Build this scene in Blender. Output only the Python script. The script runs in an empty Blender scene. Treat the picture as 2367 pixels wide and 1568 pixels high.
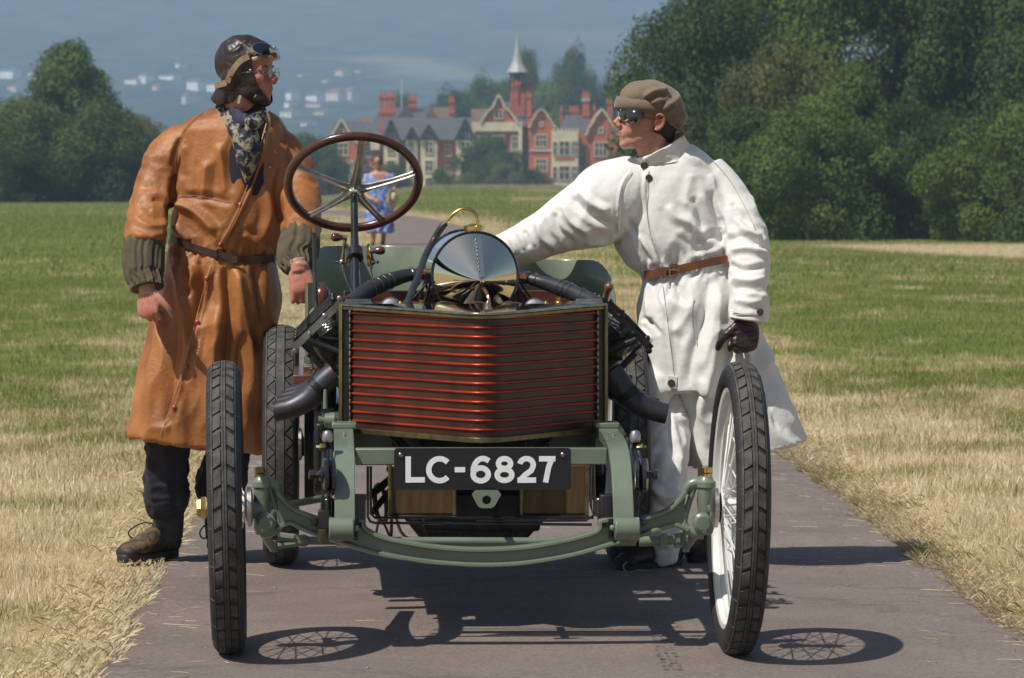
import bpy, bmesh, math, random
import numpy as np
from mathutils import Vector, Matrix, Euler, Quaternion
PI = math.pi
rnd = random.Random(7)
rng = np.random.default_rng(11)
S = bpy.context.scene
C = S.collection
# ------------------------------------------------------------------ camera
H = 1.43                      # eye height in metres
FX, CX, HY, PW, PH = 9200.0, 900.0, 385.0, 2367.0, 1568.0
cam = bpy.data.cameras.new('camera'); camo = bpy.data.objects.new('camera', cam); C.objects.link(camo)
camo.location = (0, 0, H); camo.rotation_euler = (PI/2, 0, 0)
cam.sensor_width = 36; cam.lens = FX/PW*36; cam.shift_y = -(PH/2-HY)/PW; cam.shift_x = (PW/2-CX)/PW
cam.clip_start = 1; cam.clip_end = 20000
cam.dof.use_dof = True; cam.dof.focus_distance = 12.6; cam.dof.aperture_fstop = 13
S.camera = camo
# ------------------------------------------------------------------ sky and sun
SUN = Vector((-.56, -.40, 1.0)).normalized()
elev = math.asin(SUN.z); azim = math.atan2(SUN.x, SUN.y)
w = bpy.data.worlds.new('World'); S.world = w; w.use_nodes = True
nt = w.node_tree; bg = nt.nodes['Background']
sky = nt.nodes.new('ShaderNodeTexSky'); sky.sky_type = 'NISHITA'; sky.sun_disc = False
sky.sun_elevation = elev; sky.sun_rotation = azim; sky.air_density = 1.0; sky.dust_density = 1.2; sky.ozone_density = 1.0
nt.links.new(sky.outputs[0], bg.inputs[0]); bg.inputs[1].default_value = .075
sl = bpy.data.lights.new('sun', 'SUN'); sl.energy = 5.0; sl.angle = math.radians(.6); sl.color = (1, .955, .88)
so = bpy.data.objects.new('sun', sl); C.objects.link(so)
so.rotation_euler = SUN.to_track_quat('Z', 'Y').to_euler()
S.view_settings.view_transform = 'Standard'; S.view_settings.look = 'None'
S.view_settings.gamma = 1; S.view_settings.use_curve_mapping = False; S.view_settings.exposure = 0.0
S.render.engine = 'CYCLES'
S.cycles.max_bounces = 7; S.cycles.volume_bounces = 1; S.cycles.transparent_max_bounces = 8
S.cycles.caustics_reflective = False; S.cycles.caustics_refractive = False

# ------------------------------------------------------------------ helpers
KX = (1183.5-CX)/FX           # the road and meadow run a touch to the right of the lens axis
def P(x, y, Y): return Vector(((x-CX)*Y/FX, Y, H-(y-HY)*Y/FX))
def ss(a, b, x):
    t = np.clip((np.asarray(x, float)-a)/(b-a), 0, 1); return t*t*(3-2*t)
def srgb(r, g, b):
    f = lambda c: (c/255/12.92) if c/255 <= .04045 else ((c/255+.055)/1.055)**2.4
    return (f(r), f(g), f(b))
_perm = np.random.default_rng(5).permutation(512)
_perm = np.concatenate([_perm, _perm, _perm])
_grad = np.random.default_rng(6).normal(size=(512, 3)); _grad /= np.linalg.norm(_grad, axis=1)[:, None]
def noise3(p):
    p = np.asarray(p, float); i = np.floor(p).astype(int); f = p-i; u = f*f*f*(f*(f*6-15)+10)
    out = 0
    for dx in (0, 1):
        wx = u[:, 0] if dx else 1-u[:, 0]
        for dy in (0, 1):
            wy = u[:, 1] if dy else 1-u[:, 1]
            for dz in (0, 1):
                wz = u[:, 2] if dz else 1-u[:, 2]
                h = _perm[(_perm[(_perm[(i[:, 0]+dx) & 511]+i[:, 1]+dy) & 511]+i[:, 2]+dz) & 511]
                g = _grad[h]; out = out+wx*wy*wz*((f[:, 0]-dx)*g[:, 0]+(f[:, 1]-dy)*g[:, 1]+(f[:, 2]-dz)*g[:, 2])
    return out*1.6
def noise2(x, y, s=1.0, oct=3, seed=0.0):
    x = np.asarray(x, float).ravel(); y = np.asarray(y, float).ravel(); o = np.zeros_like(x); a = 1; t = 0
    for k in range(oct):
        o += a*noise3(np.stack([x*s, y*s, np.full_like(x, seed+k*7.3)], 1)); t += a; a *= .5; s *= 2.03
    return o/t

def setp(o, label=None, cat=None, group=None, kind=None):
    if label: o['label'] = label
    if cat: o['category'] = cat
    if group: o['group'] = group
    if kind: o['kind'] = kind
    return o
def thing(name, label, cat, loc=(0, 0, 0), rotz=0, group=None, kind=None):
    o = bpy.data.objects.new(name, None); C.objects.link(o); o.location = loc; o.rotation_euler = (0, 0, rotz)
    o.empty_display_size = .1
    return setp(o, label, cat, group, kind)
def attach(o, parent):
    """parent with world-space vertices kept in place (parent empties are unrotated or share the local frame)"""
    if parent is not None:
        o.parent = parent
        if parent.get('offs') is not None and parent.type == 'EMPTY':
            o.location = (-parent.location.x, -parent.location.y, -parent.location.z)
    return o
def wthing(name, label, cat, loc, **k):
    """thing whose parts are given in world coordinates"""
    o = thing(name, label, cat, loc, **k); o['offs'] = 1; return o

class MB:
    def __init__(s): s.v = []; s.f = []; s.m = []; s.cur = 0
    def add(s, vs, fs):
        n = len(s.v); s.v += [tuple(v) for v in vs]; s.f += [tuple(i+n for i in f) for f in fs]; s.m += [s.cur]*len(fs)
    def box(s, c, d, rot=None, taper=1.0):
        c = Vector(c); vs = []
        for z in (-.5, .5):
            t = 1 if z < 0 else taper
            for x, y in ((-.5, -.5), (.5, -.5), (.5, .5), (-.5, .5)):
                p = Vector((x*d[0]*t, y*d[1]*t, z*d[2]))
                if rot is not None: p = rot @ p
                vs.append(c+p)
        s.add(vs, [(3, 2, 1, 0), (4, 5, 6, 7), (0, 1, 5, 4), (1, 2, 6, 5), (2, 3, 7, 6), (3, 0, 4, 7)])
    def rings(s, R, cap0=True, cap1=True, closed=True):
        n = len(R[0]); vs = [p for r in R for p in r]; fs = []
        for i in range(len(R)-1):
            for j in range(n if closed else n-1):
                k = (j+1) % n; fs.append((i*n+j, i*n+k, (i+1)*n+k, (i+1)*n+j))
        if cap0: fs.append(tuple(range(n-1, -1, -1)))
        if cap1: b = (len(R)-1)*n; fs.append(tuple(range(b, b+n)))
        s.add(vs, fs)
    def tube(s, pts, r, n=10, cap=True, smooth=0, flat=1.0, up=None):
        pts = [Vector(p) for p in pts]
        rs = list(r) if hasattr(r, '__len__') else [r]*len(pts)
        if smooth: pts, rs = spl(pts, rs, smooth)
        R = []; prev = None
        for i, p in enumerate(pts):
            t = (pts[min(i+1, len(pts)-1)]-pts[max(i-1, 0)])
            if t.length < 1e-9: t = Vector((0, 0, 1))
            t.normalize()
            if prev is None:
                a = up if up is not None else (Vector((0, 0, 1)) if abs(t.z) < .9 else Vector((1, 0, 0)))
                x = t.cross(Vector(a)).normalized()
            else: x = (prev-t*prev.dot(t)).normalized()
            prev = x; y = t.cross(x)
            R.append([p+(x*math.cos(2*PI*k/n)+y*math.sin(2*PI*k/n)*flat)*rs[i] for k in range(n)])
        s.rings(R, cap, cap)
    def cyl(s, a, b, r, n=16, r2=None): s.tube([a, b], [r, r if r2 is None else r2], n)
    def lathe(s, prof, c=(0, 0, 0), axis=(0, 0, 1), n=24, cap=True):
        """prof: (distance along axis, radius)"""
        c = Vector(c); ax = Vector(axis).normalized(); a = Vector((0, 0, 1)) if abs(ax.z) < .9 else Vector((1, 0, 0))
        x = ax.cross(a).normalized(); y = ax.cross(x)
        s.rings([[c+ax*h+(x*math.cos(2*PI*k/n)+y*math.sin(2*PI*k/n))*max(r, 1e-4) for k in range(n)] for h, r in prof], cap, cap)
    def torus(s, c, axis, R, r, n=48, m=12, flat=1.0):
        c = Vector(c); ax = Vector(axis).normalized(); a = Vector((0, 0, 1)) if abs(ax.z) < .9 else Vector((1, 0, 0))
        x = ax.cross(a).normalized(); y = ax.cross(x); vs = []; fs = []
        for i in range(n):
            d = x*math.cos(2*PI*i/n)+y*math.sin(2*PI*i/n)
            for j in range(m):
                t = 2*PI*j/m; vs.append(c+d*(R+r*math.cos(t))+ax*(r*flat*math.sin(t)))
        for i in range(n):
            for j in range(m):
                i2 = (i+1) % n; j2 = (j+1) % m
                fs.append((i*m+j, i2*m+j, i2*m+j2, i*m+j2))
        s.add(vs, fs)
    def ball(s, c, r, n=16, m=10, rot=None):
        c = Vector(c); r = r if hasattr(r, '__len__') else (r, r, r); R = []
        for i in range(1, m):
            t = PI*i/m; ring = []
            for k in range(n):
                p = Vector((r[0]*math.sin(t)*math.cos(2*PI*k/n), r[1]*math.sin(t)*math.sin(2*PI*k/n), -r[2]*math.cos(t)))
                if rot is not None: p = rot @ p
                ring.append(c+p)
            R.append(ring)
        s.rings(R)
    def prism(s, poly, d0, d1=None):
        """poly: list of 3D points (one face), extruded by the vector d0"""
        d = Vector(d0); n = len(poly); a = [Vector(p) for p in poly]; b = [p+d for p in a]
        s.add(a+b, [tuple(range(n-1, -1, -1)), tuple(range(n, 2*n))]+[(i, (i+1) % n, n+(i+1) % n, n+i) for i in range(n)])
    def quad(s, *p): s.add(p, [tuple(range(len(p)))])
    def build(s, name, mat, parent=None, smooth=True, angle=40, bevel=0, sub=0, recalc=True):
        me = bpy.data.meshes.new(name); me.from_pydata([tuple(v) for v in s.v], [], s.f)
        mats = mat if isinstance(mat, (list, tuple)) else [mat]
        for m_ in mats: me.materials.append(m_)
        if len(mats) > 1: me.polygons.foreach_set('material_index', s.m)
        if recalc:
            b = bmesh.new(); b.from_mesh(me); bmesh.ops.recalc_face_normals(b, faces=b.faces); b.to_mesh(me); b.free()
        if smooth:
            try: me.set_sharp_from_angle(angle=math.radians(angle))
            except Exception: pass
            me.polygons.foreach_set('use_smooth', [True]*len(me.polygons))
        o = bpy.data.objects.new(name, me); C.objects.link(o); attach(o, parent)
        if bevel:
            mo = o.modifiers.new('bevel', 'BEVEL'); mo.width = bevel; mo.segments = 2; mo.limit_method = 'ANGLE'; mo.angle_limit = math.radians(40)
        if sub:
            mo = o.modifiers.new('sub', 'SUBSURF'); mo.levels = sub; mo.render_levels = sub
        return o
def spl(pts, rs, k):
    P_ = []; R_ = []; n = len(pts)
    for i in range(n-1):
        p0, p1, p2, p3 = pts[max(i-1, 0)], pts[i], pts[i+1], pts[min(i+2, n-1)]
        r0, r1, r2, r3 = rs[max(i-1, 0)], rs[i], rs[i+1], rs[min(i+2, n-1)]
        for j in range(k):
            t = j/k; f = lambda a, b, c, d: .5*((2*b)+(c-a)*t+(2*a-5*b+4*c-d)*t*t+(3*b-a-3*c+d)*t**3)
            P_.append(Vector([f(p0[q], p1[q], p2[q], p3[q]) for q in range(3)])); R_.append(f(r0, r1, r2, r3))
    return P_+[pts[-1]], R_+[rs[-1]]
def npmesh(name, v, f, mat, parent=None, smooth=False, attrs=None, loops=None):
    """fast mesh from arrays; f is (n,k)"""
    me = bpy.data.meshes.new(name); v = np.asarray(v, np.float32); f = np.asarray(f, np.int32)
    me.vertices.add(len(v)); me.vertices.foreach_set('co', v.ravel())
    n, k = f.shape
    me.loops.add(n*k); me.loops.foreach_set('vertex_index', f.ravel())
    me.polygons.add(n); me.polygons.foreach_set('loop_start', np.arange(0, n*k, k, dtype=np.int32))
    if smooth: me.polygons.foreach_set('use_smooth', np.ones(n, bool))
    me.update(calc_edges=True)
    for nm, arr in (attrs or {}).items():
        a = me.attributes.new(nm, 'FLOAT', 'POINT'); a.data.foreach_set('value', np.asarray(arr, np.float32))
    for m_ in (mat if isinstance(mat, (list, tuple)) else [mat]): me.materials.append(m_)
    o = bpy.data.objects.new(name, me); C.objects.link(o); attach(o, parent)
    return o
def copy_tree(o, parent=None):
    c = o.copy(); C.objects.link(c); c.parent = parent
    for ch in list(o.children): copy_tree(ch, c)
    return c

# ------------------------------------------------------------------ materials
def mat(name, col, rough=.5, metal=0.0, col2=None, scale=8.0, detail=4, bump=0.0, bscale=60.0, coat=0.0, spec=None,
        lo=.35, hi=.65, stretch=None, sheen=0.0, rvar=0.0, trans=0.0, attr=None, attr_col=None, bdist=.002):
    m = bpy.data.materials.new(name); m.use_nodes = True; t = m.node_tree; N = t.nodes; L = t.links
    b = N['Principled BSDF']; b.inputs['Roughness'].default_value = rough; b.inputs['Metallic'].default_value = metal
    if coat: b.inputs['Coat Weight'].default_value = coat; b.inputs['Coat Roughness'].default_value = .12
    if spec is not None: b.inputs['Specular IOR Level'].default_value = spec
    if sheen: b.inputs['Sheen Weight'].default_value = sheen
    col2 = col2 or tuple(c*.72 for c in col)
    tc = N.new('ShaderNodeTexCoord'); mp = N.new('ShaderNodeMapping'); L.new(tc.outputs['Object'], mp.inputs[0])
    if stretch: mp.inputs['Scale'].default_value = stretch
    n = N.new('ShaderNodeTexNoise'); n.inputs['Scale'].default_value = scale; n.inputs['Detail'].default_value = detail
    n.inputs['Roughness'].default_value = .65
    L.new(mp.outputs[0], n.inputs['Vector'])
    r = N.new('ShaderNodeValToRGB'); L.new(n.outputs[0], r.inputs[0])
    r.color_ramp.elements[0].position = lo; r.color_ramp.elements[1].position = hi
    r.color_ramp.elements[0].color = (*col2, 1); r.color_ramp.elements[1].color = (*col, 1)
    out = r.outputs[0]
    if attr:
        at = N.new('ShaderNodeAttribute'); at.attribute_name = attr; mx = N.new('ShaderNodeMix'); mx.data_type = 'RGBA'
        L.new(at.outputs['Fac'], mx.inputs[0]); L.new(out, mx.inputs[6]); mx.inputs[7].default_value = (*attr_col, 1); out = mx.outputs[2]
    L.new(out, b.inputs['Base Color'])
    if rvar:
        mr = N.new('ShaderNodeMapRange'); mr.inputs[3].default_value = max(rough-rvar, .03); mr.inputs[4].default_value = rough+rvar
        L.new(n.outputs[0], mr.inputs[0]); L.new(mr.outputs[0], b.inputs['Roughness'])
    if bump:
        n2 = N.new('ShaderNodeTexNoise'); n2.inputs['Scale'].default_value = bscale; n2.inputs['Detail'].default_value = 3
        L.new(mp.outputs[0], n2.inputs['Vector'])
        bp = N.new('ShaderNodeBump'); bp.inputs['Strength'].default_value = bump; bp.inputs['Distance'].default_value = bdist
        L.new(n2.outputs[0], bp.inputs['Height']); L.new(bp.outputs[0], b.inputs['Normal'])
    if trans:
        tr = N.new('ShaderNodeBsdfTranslucent'); L.new(out, tr.inputs[0]); ms = N.new('ShaderNodeMixShader'); ms.inputs[0].default_value = trans
        L.new(b.outputs[0], ms.inputs[1]); L.new(tr.outputs[0], ms.inputs[2]); L.new(ms.outputs[0], N['Material Output'].inputs[0])
    return m
M = {}
# ------------------------------------------------------------------ land
ROAD = np.array([  # Y, left edge, right edge
    (-30, -.9, 2.3), (4, -1.05, 1.9), (11.8, -1.2, 1.58), (14, -1.28, 1.52), (20, -1.5, 1.38), (35, -1.95, .9), (52, -2.2, .3), (66, -2.35, -.2), (80, -2.6, -.65), (95, -3.1, -1.2), (110, -4.2, -2.3), (125, -6.5, -4.4), (150, -13, -10)])
def road_l(Y): return np.interp(Y, ROAD[:, 0], ROAD[:, 1])+KX*np.asarray(Y, float)
def road_r(Y): return np.interp(Y, ROAD[:, 0], ROAD[:, 2])+KX*np.asarray(Y, float)
def gz(X, Y):
    Xw = np.asarray(X, float); Y = np.asarray(Y, float); X = Xw-KX*Y
    z = -1.0*ss(32, 130, Y)*ss(2, 8, X)-.75*ss(60, 250, Y)*ss(-4, -14, X)
    z = np.minimum(z, 0)-2.0*ss(255, 480, Y)-3*ss(700, 1250, Y)
    off = np.maximum(road_l(Y)-Xw, Xw-road_r(Y))
    z = z+.02*ss(.05, .6, off)*ss(400, 100, Y)
    return z
def dryness(X, Y):
    Xw = np.asarray(X, float).ravel(); Y = np.asarray(Y, float).ravel(); X = Xw-KX*Y
    off = np.maximum(road_l(Y)-Xw, Xw-road_r(Y))
    edge = 24.5+5*noise2(X, Y, .22, 4, 3)+5*noise2(X, Y, 1.1, 3, 6)+np.where(X < 0, -1.0, 0)
    d = 1-ss(-9, 9, Y-edge)
    verge = 1-ss(.2, 1.35+.014*Y, off+.6*noise2(X, Y, .6, 3, 9))
    d = np.maximum(d, verge*.85)
    n = .55*noise2(X, Y*.7, .42, 4, 21)+.65*noise2(X, Y*.8, 1.6, 3, 24)
    d = d*.86+1.25*(n)*(1-.45*d)+.24*(1-d)
    d = d-.5*np.maximum(noise2(X, Y, 1.3, 3, 31)-.12, 0)
    band = ss(74, 84, Y)*ss(128, 118, Y)*ss(6.5, 10, X-(130-Y)*.05)
    d = np.maximum(d, band*.9)
    d = np.where(Y > 110, d*ss(170, 110, Y)+ss(110, 170, Y)*np.clip(.36+.5*noise2(X, Y*.4, .08, 3, 4), 0, 1), d)
    d = np.where((X < 0) & (off > 4) & (Y > 60), d*.55, d)
    return np.clip(d, 0, 1)

def ground_material():
    m = bpy.data.materials.new('meadow_soil'); m.use_nodes = True; t = m.node_tree; N = t.nodes; L = t.links; b = N['Principled BSDF']
    b.inputs['Roughness'].default_value = .95; b.inputs['Specular IOR Level'].default_value = .1
    at = N.new('ShaderNodeAttribute'); at.attribute_name = 'dry'; tc = N.new('ShaderNodeTexCoord')
    n = N.new('ShaderNodeTexNoise'); n.inputs['Scale'].default_value = 2.2; n.inputs['Detail'].default_value = 8; n.inputs['Roughness'].default_value = .75
    L.new(tc.outputs['Object'], n.inputs['Vector'])
    ad = N.new('ShaderNodeMath'); ad.operation = 'MULTIPLY_ADD'; ad.inputs[1].default_value = .9; ad.inputs[2].default_value = -.45; L.new(n.outputs[0], ad.inputs[0])
    s = N.new('ShaderNodeMath'); s.operation = 'ADD'; s.use_clamp = True; L.new(ad.outputs[0], s.inputs[0]); L.new(at.outputs['Fac'], s.inputs[1])
    r = N.new('ShaderNodeValToRGB'); L.new(s.outputs[0], r.inputs[0]); e = r.color_ramp.elements
    e[0].color = (.105, .145, .03, 1); e[1].color = (.47, .36, .20, 1)
    q = e.new(.35); q.color = (.17, .19, .055, 1); q = e.new(.65); q.color = (.32, .255, .12, 1)
    L.new(r.outputs[0], b.inputs['Base Color'])
    n2 = N.new('ShaderNodeTexNoise'); n2.inputs['Scale'].default_value = 30; n2.inputs['Detail'].default_value = 6; L.new(tc.outputs['Object'], n2.inputs['Vector'])
    bp = N.new('ShaderNodeBump'); bp.inputs['Strength'].default_value = .8; bp.inputs['Distance'].default_value = .03; L.new(n2.outputs[0], bp.inputs['Height']); L.new(bp.outputs[0], b.inputs['Normal'])
    return m
def grid(name, xs, ys, zf, mat_, attrs=None, kind='structure', smooth=True):
    X, Y = np.meshgrid(xs, ys); Xr, Yr = X.ravel(), Y.ravel(); Z = zf(Xr, Yr)
    nx, ny = len(xs), len(ys); i = np.arange((nx-1)*(ny-1)); a = (i//(nx-1))*nx+i % (nx-1)
    f = np.stack([a, a+1, a+nx+1, a+nx], 1)
    o = npmesh(name, np.stack([Xr, Yr, Z], 1), f, mat_, smooth=smooth, attrs={k: fn(Xr, Yr) for k, fn in (attrs or {}).items()})
    o['kind'] = kind; return o
xs = np.concatenate([np.linspace(-3200, -300, 16), np.linspace(-260, -40, 24), np.linspace(-36, -9, 40), np.arange(-8.7, 12.8, .22), np.linspace(13, 40, 40), np.linspace(44, 260, 24), np.linspace(300, 3200, 16)])
ys = np.concatenate([np.linspace(-200, 0, 8), np.arange(2, 9, 1), np.arange(9, 40, .25), np.arange(40, 140, 1.2), np.linspace(141, 520, 90), np.linspace(540, 1400, 30)])
M['ground'] = ground_material()
grid('ground', xs, ys, lambda X, Y: gz(X, Y)-.004, M['ground'], {'dry': dryness})

# road sheet
def road_material():
    m = bpy.data.materials.new('worn_asphalt'); m.use_nodes = True; t = m.node_tree; N = t.nodes; L = t.links; b = N['Principled BSDF']
    b.inputs['Roughness'].default_value = .82; b.inputs['Specular IOR Level'].default_value = .35
    tc = N.new('ShaderNodeTexCoord')
    def nz(sc, det=5, st=None):
        n = N.new('ShaderNodeTexNoise'); n.inputs['Scale'].default_value = sc; n.inputs['Detail'].default_value = det; n.inputs['Roughness'].default_value = .7
        if st:
            mp = N.new('ShaderNodeMapping'); mp.inputs['Scale'].default_value = st; L.new(tc.outputs['Object'], mp.inputs[0]); L.new(mp.outputs[0], n.inputs['Vector'])
        else: L.new(tc.outputs['Object'], n.inputs['Vector'])
        return n
    a = nz(1.3, 6); r = N.new('ShaderNodeValToRGB'); L.new(a.outputs[0], r.inputs[0]); e = r.color_ramp.elements
    e[0].position = .3; e[0].color = (.165, .132, .117, 1); e[1].position = .72; e[1].color = (.245, .198, .174, 1)
    g = nz(75, 6); r2 = N.new('ShaderNodeValToRGB'); L.new(g.outputs[0], r2.inputs[0]); e = r2.color_ramp.elements
    e[0].position = .34; e[0].color = (.42, .42, .42, 1); e[1].position = .7; e[1].color = (1.45, 1.42, 1.38, 1)
    mx = N.new('ShaderNodeMix'); mx.data_type = 'RGBA'; mx.blend_type = 'MULTIPLY'; mx.inputs[0].default_value = .65
    L.new(r.outputs[0], mx.inputs[6]); L.new(r2.outputs[0], mx.inputs[7])
    # crack-like dark joints and pale dust
    vo = N.new('ShaderNodeTexVoronoi'); vo.feature = 'DISTANCE_TO_EDGE'; vo.inputs['Scale'].default_value = .55
    wn = nz(3, 4); ad = N.new('ShaderNodeMix'); ad.data_type = 'RGBA'; ad.inputs[0].default_value = .35; L.new(tc.outputs['Object'], ad.inputs[6]); L.new(wn.outputs[1], ad.inputs[7]); L.new(ad.outputs[2], vo.inputs['Vector'])
    r3 = N.new('ShaderNodeValToRGB'); L.new(vo.outputs[0], r3.inputs[0]); e = r3.color_ramp.elements; e[0].color = (.72, .72, .72, 1); e[1].position = .012; e[1].color = (1, 1, 1, 1)
    m2 = N.new('ShaderNodeMix'); m2.data_type = 'RGBA'; m2.blend_type = 'MULTIPLY'; m2.inputs[0].default_value = .8; L.new(mx.outputs[2], m2.inputs[6]); L.new(r3.outputs[0], m2.inputs[7])
    d = nz(3.5, 7, (1, .35, 1)); r4 = N.new('ShaderNodeValToRGB'); L.new(d.outputs[0], r4.inputs[0]); e = r4.color_ramp.elements; e[0].position = .55; e[0].color = (0, 0, 0, 1); e[1].position = .8; e[1].color = (.35, .35, .35, 1)
    m3 = N.new('ShaderNodeMix'); m3.data_type = 'RGBA'; L.new(r4.outputs[0], m3.inputs[0]); L.new(m2.outputs[2], m3.inputs[6]); m3.inputs[7].default_value = (.30, .24, .18, 1)
    L.new(m3.outputs[2], b.inputs['Base Color'])
    bp = N.new('ShaderNodeBump'); bp.inputs['Strength'].default_value = .7; bp.inputs['Distance'].default_value = .004; L.new(g.outputs[0], bp.inputs['Height']); L.new(bp.outputs[0], b.inputs['Normal'])
    return m
M['road'] = road_material()
ry = np.concatenate([np.arange(-30, 9, 1.5), np.arange(9, 26, .06), np.arange(26, 150, 1.0)])
rv = []; K = 14
for y in ry:
    l, r_ = float(road_l(y)), float(road_r(y)); wob = .05*noise2([y], [0], 1.1, 3, 2)[0]+.035*noise2([y], [0], 5, 2, 8)[0]+.03*noise2([y], [0], 17, 2, 9)[0]; wob2 = .05*noise2([y], [0], 1.1, 3, 5)[0]+.035*noise2([y], [0], 5, 2, 6)[0]+.03*noise2([y], [0], 17, 2, 7)[0]
    for k in range(K+1):
        x = (l+wob)+(r_-l+wob2-wob)*k/K; rv.append((x, y, float(gz(x, y))+.006+.012*math.sin(PI*k/K)))
rf = [(i*(K+1)+k, i*(K+1)+k+1, (i+1)*(K+1)+k+1, (i+1)*(K+1)+k) for i in range(len(ry)-1) for k in range(K)]
ro = npmesh('road', rv, rf, M['road'], smooth=True); ro['kind'] = 'structure'
def zr(X, Y):
    l, r_ = float(road_l(Y)), float(road_r(Y)); return float(gz(X, Y))+.006+.012*math.sin(PI*min(max((X-l)/(r_-l), 0), 1))

# rubber mark left by a wheel
tv = []; tf = []
for i in range(17):
    f = i/16; c = P(1512+44*f+rnd.uniform(-2, 2), 1440+124*f, 1); y_ = 1440+124*f; Yt = H*FX/(y_-HY); cx = (1512+44*f-CX)*Yt/FX
    for k in range(3):
        x0 = cx-.03+k*.022+rnd.uniform(-.004, .004); w_ = rnd.uniform(.008, .016); h_ = rnd.uniform(.010, .022); y0 = Yt+rnd.uniform(-.01, .01); z_ = zr(cx, Yt)+.004; b0 = len(tv)
        tv += [(x0, y0, z_), (x0+w_, y0+.004, z_), (x0+w_, y0+h_, z_), (x0, y0+h_, z_)]; tf.append((b0, b0+1, b0+2, b0+3))
o = npmesh('tyre_mark', tv, tf, mat('rubber_smear', (.055, .046, .042), .8, col2=(.11, .09, .08), scale=60)); o['kind'] = 'structure'
# hillside
def hill_z(X, Y):
    z = np.interp(Y, [1200, 1500, 2200, 2600, 3000, 3500, 4200, 5000, 6000], [-6, -3, 28, 53, 88, 147, 255, 335, 300])
    return z+ss(1500, 2500, Y)*(14*noise2(X, Y, .0016, 3, 1))+9*ss(1400, 2200, Y)*noise2(X, Y, .016, 3, 5)
hm = bpy.data.materials.new('wooded_hill'); hm.use_nodes = True; t = hm.node_tree; N = t.nodes; L = t.links; b = N['Principled BSDF']; b.inputs['Roughness'].default_value = 1; b.inputs['Specular IOR Level'].default_value = 0
tc = N.new('ShaderNodeTexCoord'); n = N.new('ShaderNodeTexNoise'); n.inputs['Scale'].default_value = .03; n.inputs['Detail'].default_value = 9; n.inputs['Roughness'].default_value = .7; L.new(tc.outputs['Object'], n.inputs['Vector'])
r = N.new('ShaderNodeValToRGB'); L.new(n.outputs[0], r.inputs[0]); e = r.color_ramp.elements; e[0].position = .38; e[0].color = (.005, .010, .006, 1); e[1].position = .66; e[1].color = (.065, .08, .035, 1)
at = N.new('ShaderNodeAttribute'); at.attribute_name = 'field'; mx = N.new('ShaderNodeMix'); mx.data_type = 'RGBA'; L.new(at.outputs['Fac'], mx.inputs[0]); L.new(r.outputs[0], mx.inputs[6]); mx.inputs[7].default_value = (.20, .19, .08, 1)
at2 = N.new('ShaderNodeAttribute'); at2.attribute_name = 'bracken'; mx2 = N.new('ShaderNodeMix'); mx2.data_type = 'RGBA'; L.new(at2.outputs['Fac'], mx2.inputs[0]); L.new(mx.outputs[2], mx2.inputs[6]); mx2.inputs[7].default_value = (.26, .13, .06, 1)
L.new(mx2.outputs[2], b.inputs['Base Color'])
def field_a(X, Y):
    px = CX+FX*X/Y; py = HY-FX*(hill_z(X, Y)-H)/Y
    a = ss(30, 20, np.abs(py-(162+(px-1010)*.14))+.13*np.abs(px-985)-9*noise2(X, Y, .012, 3, 2))
    return np.clip(a, 0, 1)*.75
def brack_a(X, Y):
    px = CX+FX*X/Y; py = HY-FX*(hill_z(X, Y)-H)/Y
    return np.clip(ss(.0, .35, noise2(X, Y, .004, 3, 12)+.0)*ss(150, 40, py)*ss(1050, 1350, px), 0, 1)*.55
grid('hillside', np.linspace(-2200, 2200, 160), np.concatenate([np.linspace(1200, 3600, 200), np.linspace(3640, 6000, 40)]), hill_z, hm, {'field': field_a, 'bracken': brack_a})

# haze
hz = MB(); hz.box((0, 2900, 169), (6200, 6040, 348)); ho = hz.build('haze', bpy.data.materials.new('haze_air'), smooth=False); ho['kind'] = 'stuff'
m = ho.data.materials[0]; m.use_nodes = True; t = m.node_tree; t.nodes.remove(t.nodes['Principled BSDF'])
v = t.nodes.new('ShaderNodeVolumePrincipled'); v.inputs['Color'].default_value = (.52, .72, 1, 1); v.inputs['Density'].default_value = .00035; v.inputs['Anisotropy'].default_value = .0
t.links.new(v.outputs[0], t.nodes['Material Output'].inputs['Volume'])

# ------------------------------------------------------------------ grass blades
def blade_material():
    m = bpy.data.materials.new('grass_blade'); m.use_nodes = True; t = m.node_tree; N = t.nodes; L = t.links; b = N['Principled BSDF']
    b.inputs['Roughness'].default_value = .6; b.inputs['Specular IOR Level'].default_value = .25
    at = N.new('ShaderNodeAttribute'); at.attribute_name = 'dry'
    r = N.new('ShaderNodeValToRGB'); L.new(at.outputs['Fac'], r.inputs[0]); e = r.color_ramp.elements
    e[0].color = (.19, .235, .05, 1); e[1].color = (.82, .70, .49, 1)
    for p, c in ((.3, (.25, .28, .07, 1)), (.5, (.34, .30, .12, 1)), (.75, (.58, .46, .26, 1))): q = e.new(p); q.color = c
    L.new(r.outputs[0], b.inputs['Base Color'])
    tr = N.new('ShaderNodeBsdfTranslucent'); L.new(r.outputs[0], tr.inputs[0]); ms = N.new('ShaderNodeMixShader'); ms.inputs[0].default_value = .3
    L.new(b.outputs[0], ms.inputs[1]); L.new(tr.outputs[0], ms.inputs[2]); L.new(ms.outputs[0], N['Material Output'].inputs[0])
    return m
M['blade'] = blade_material()
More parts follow.
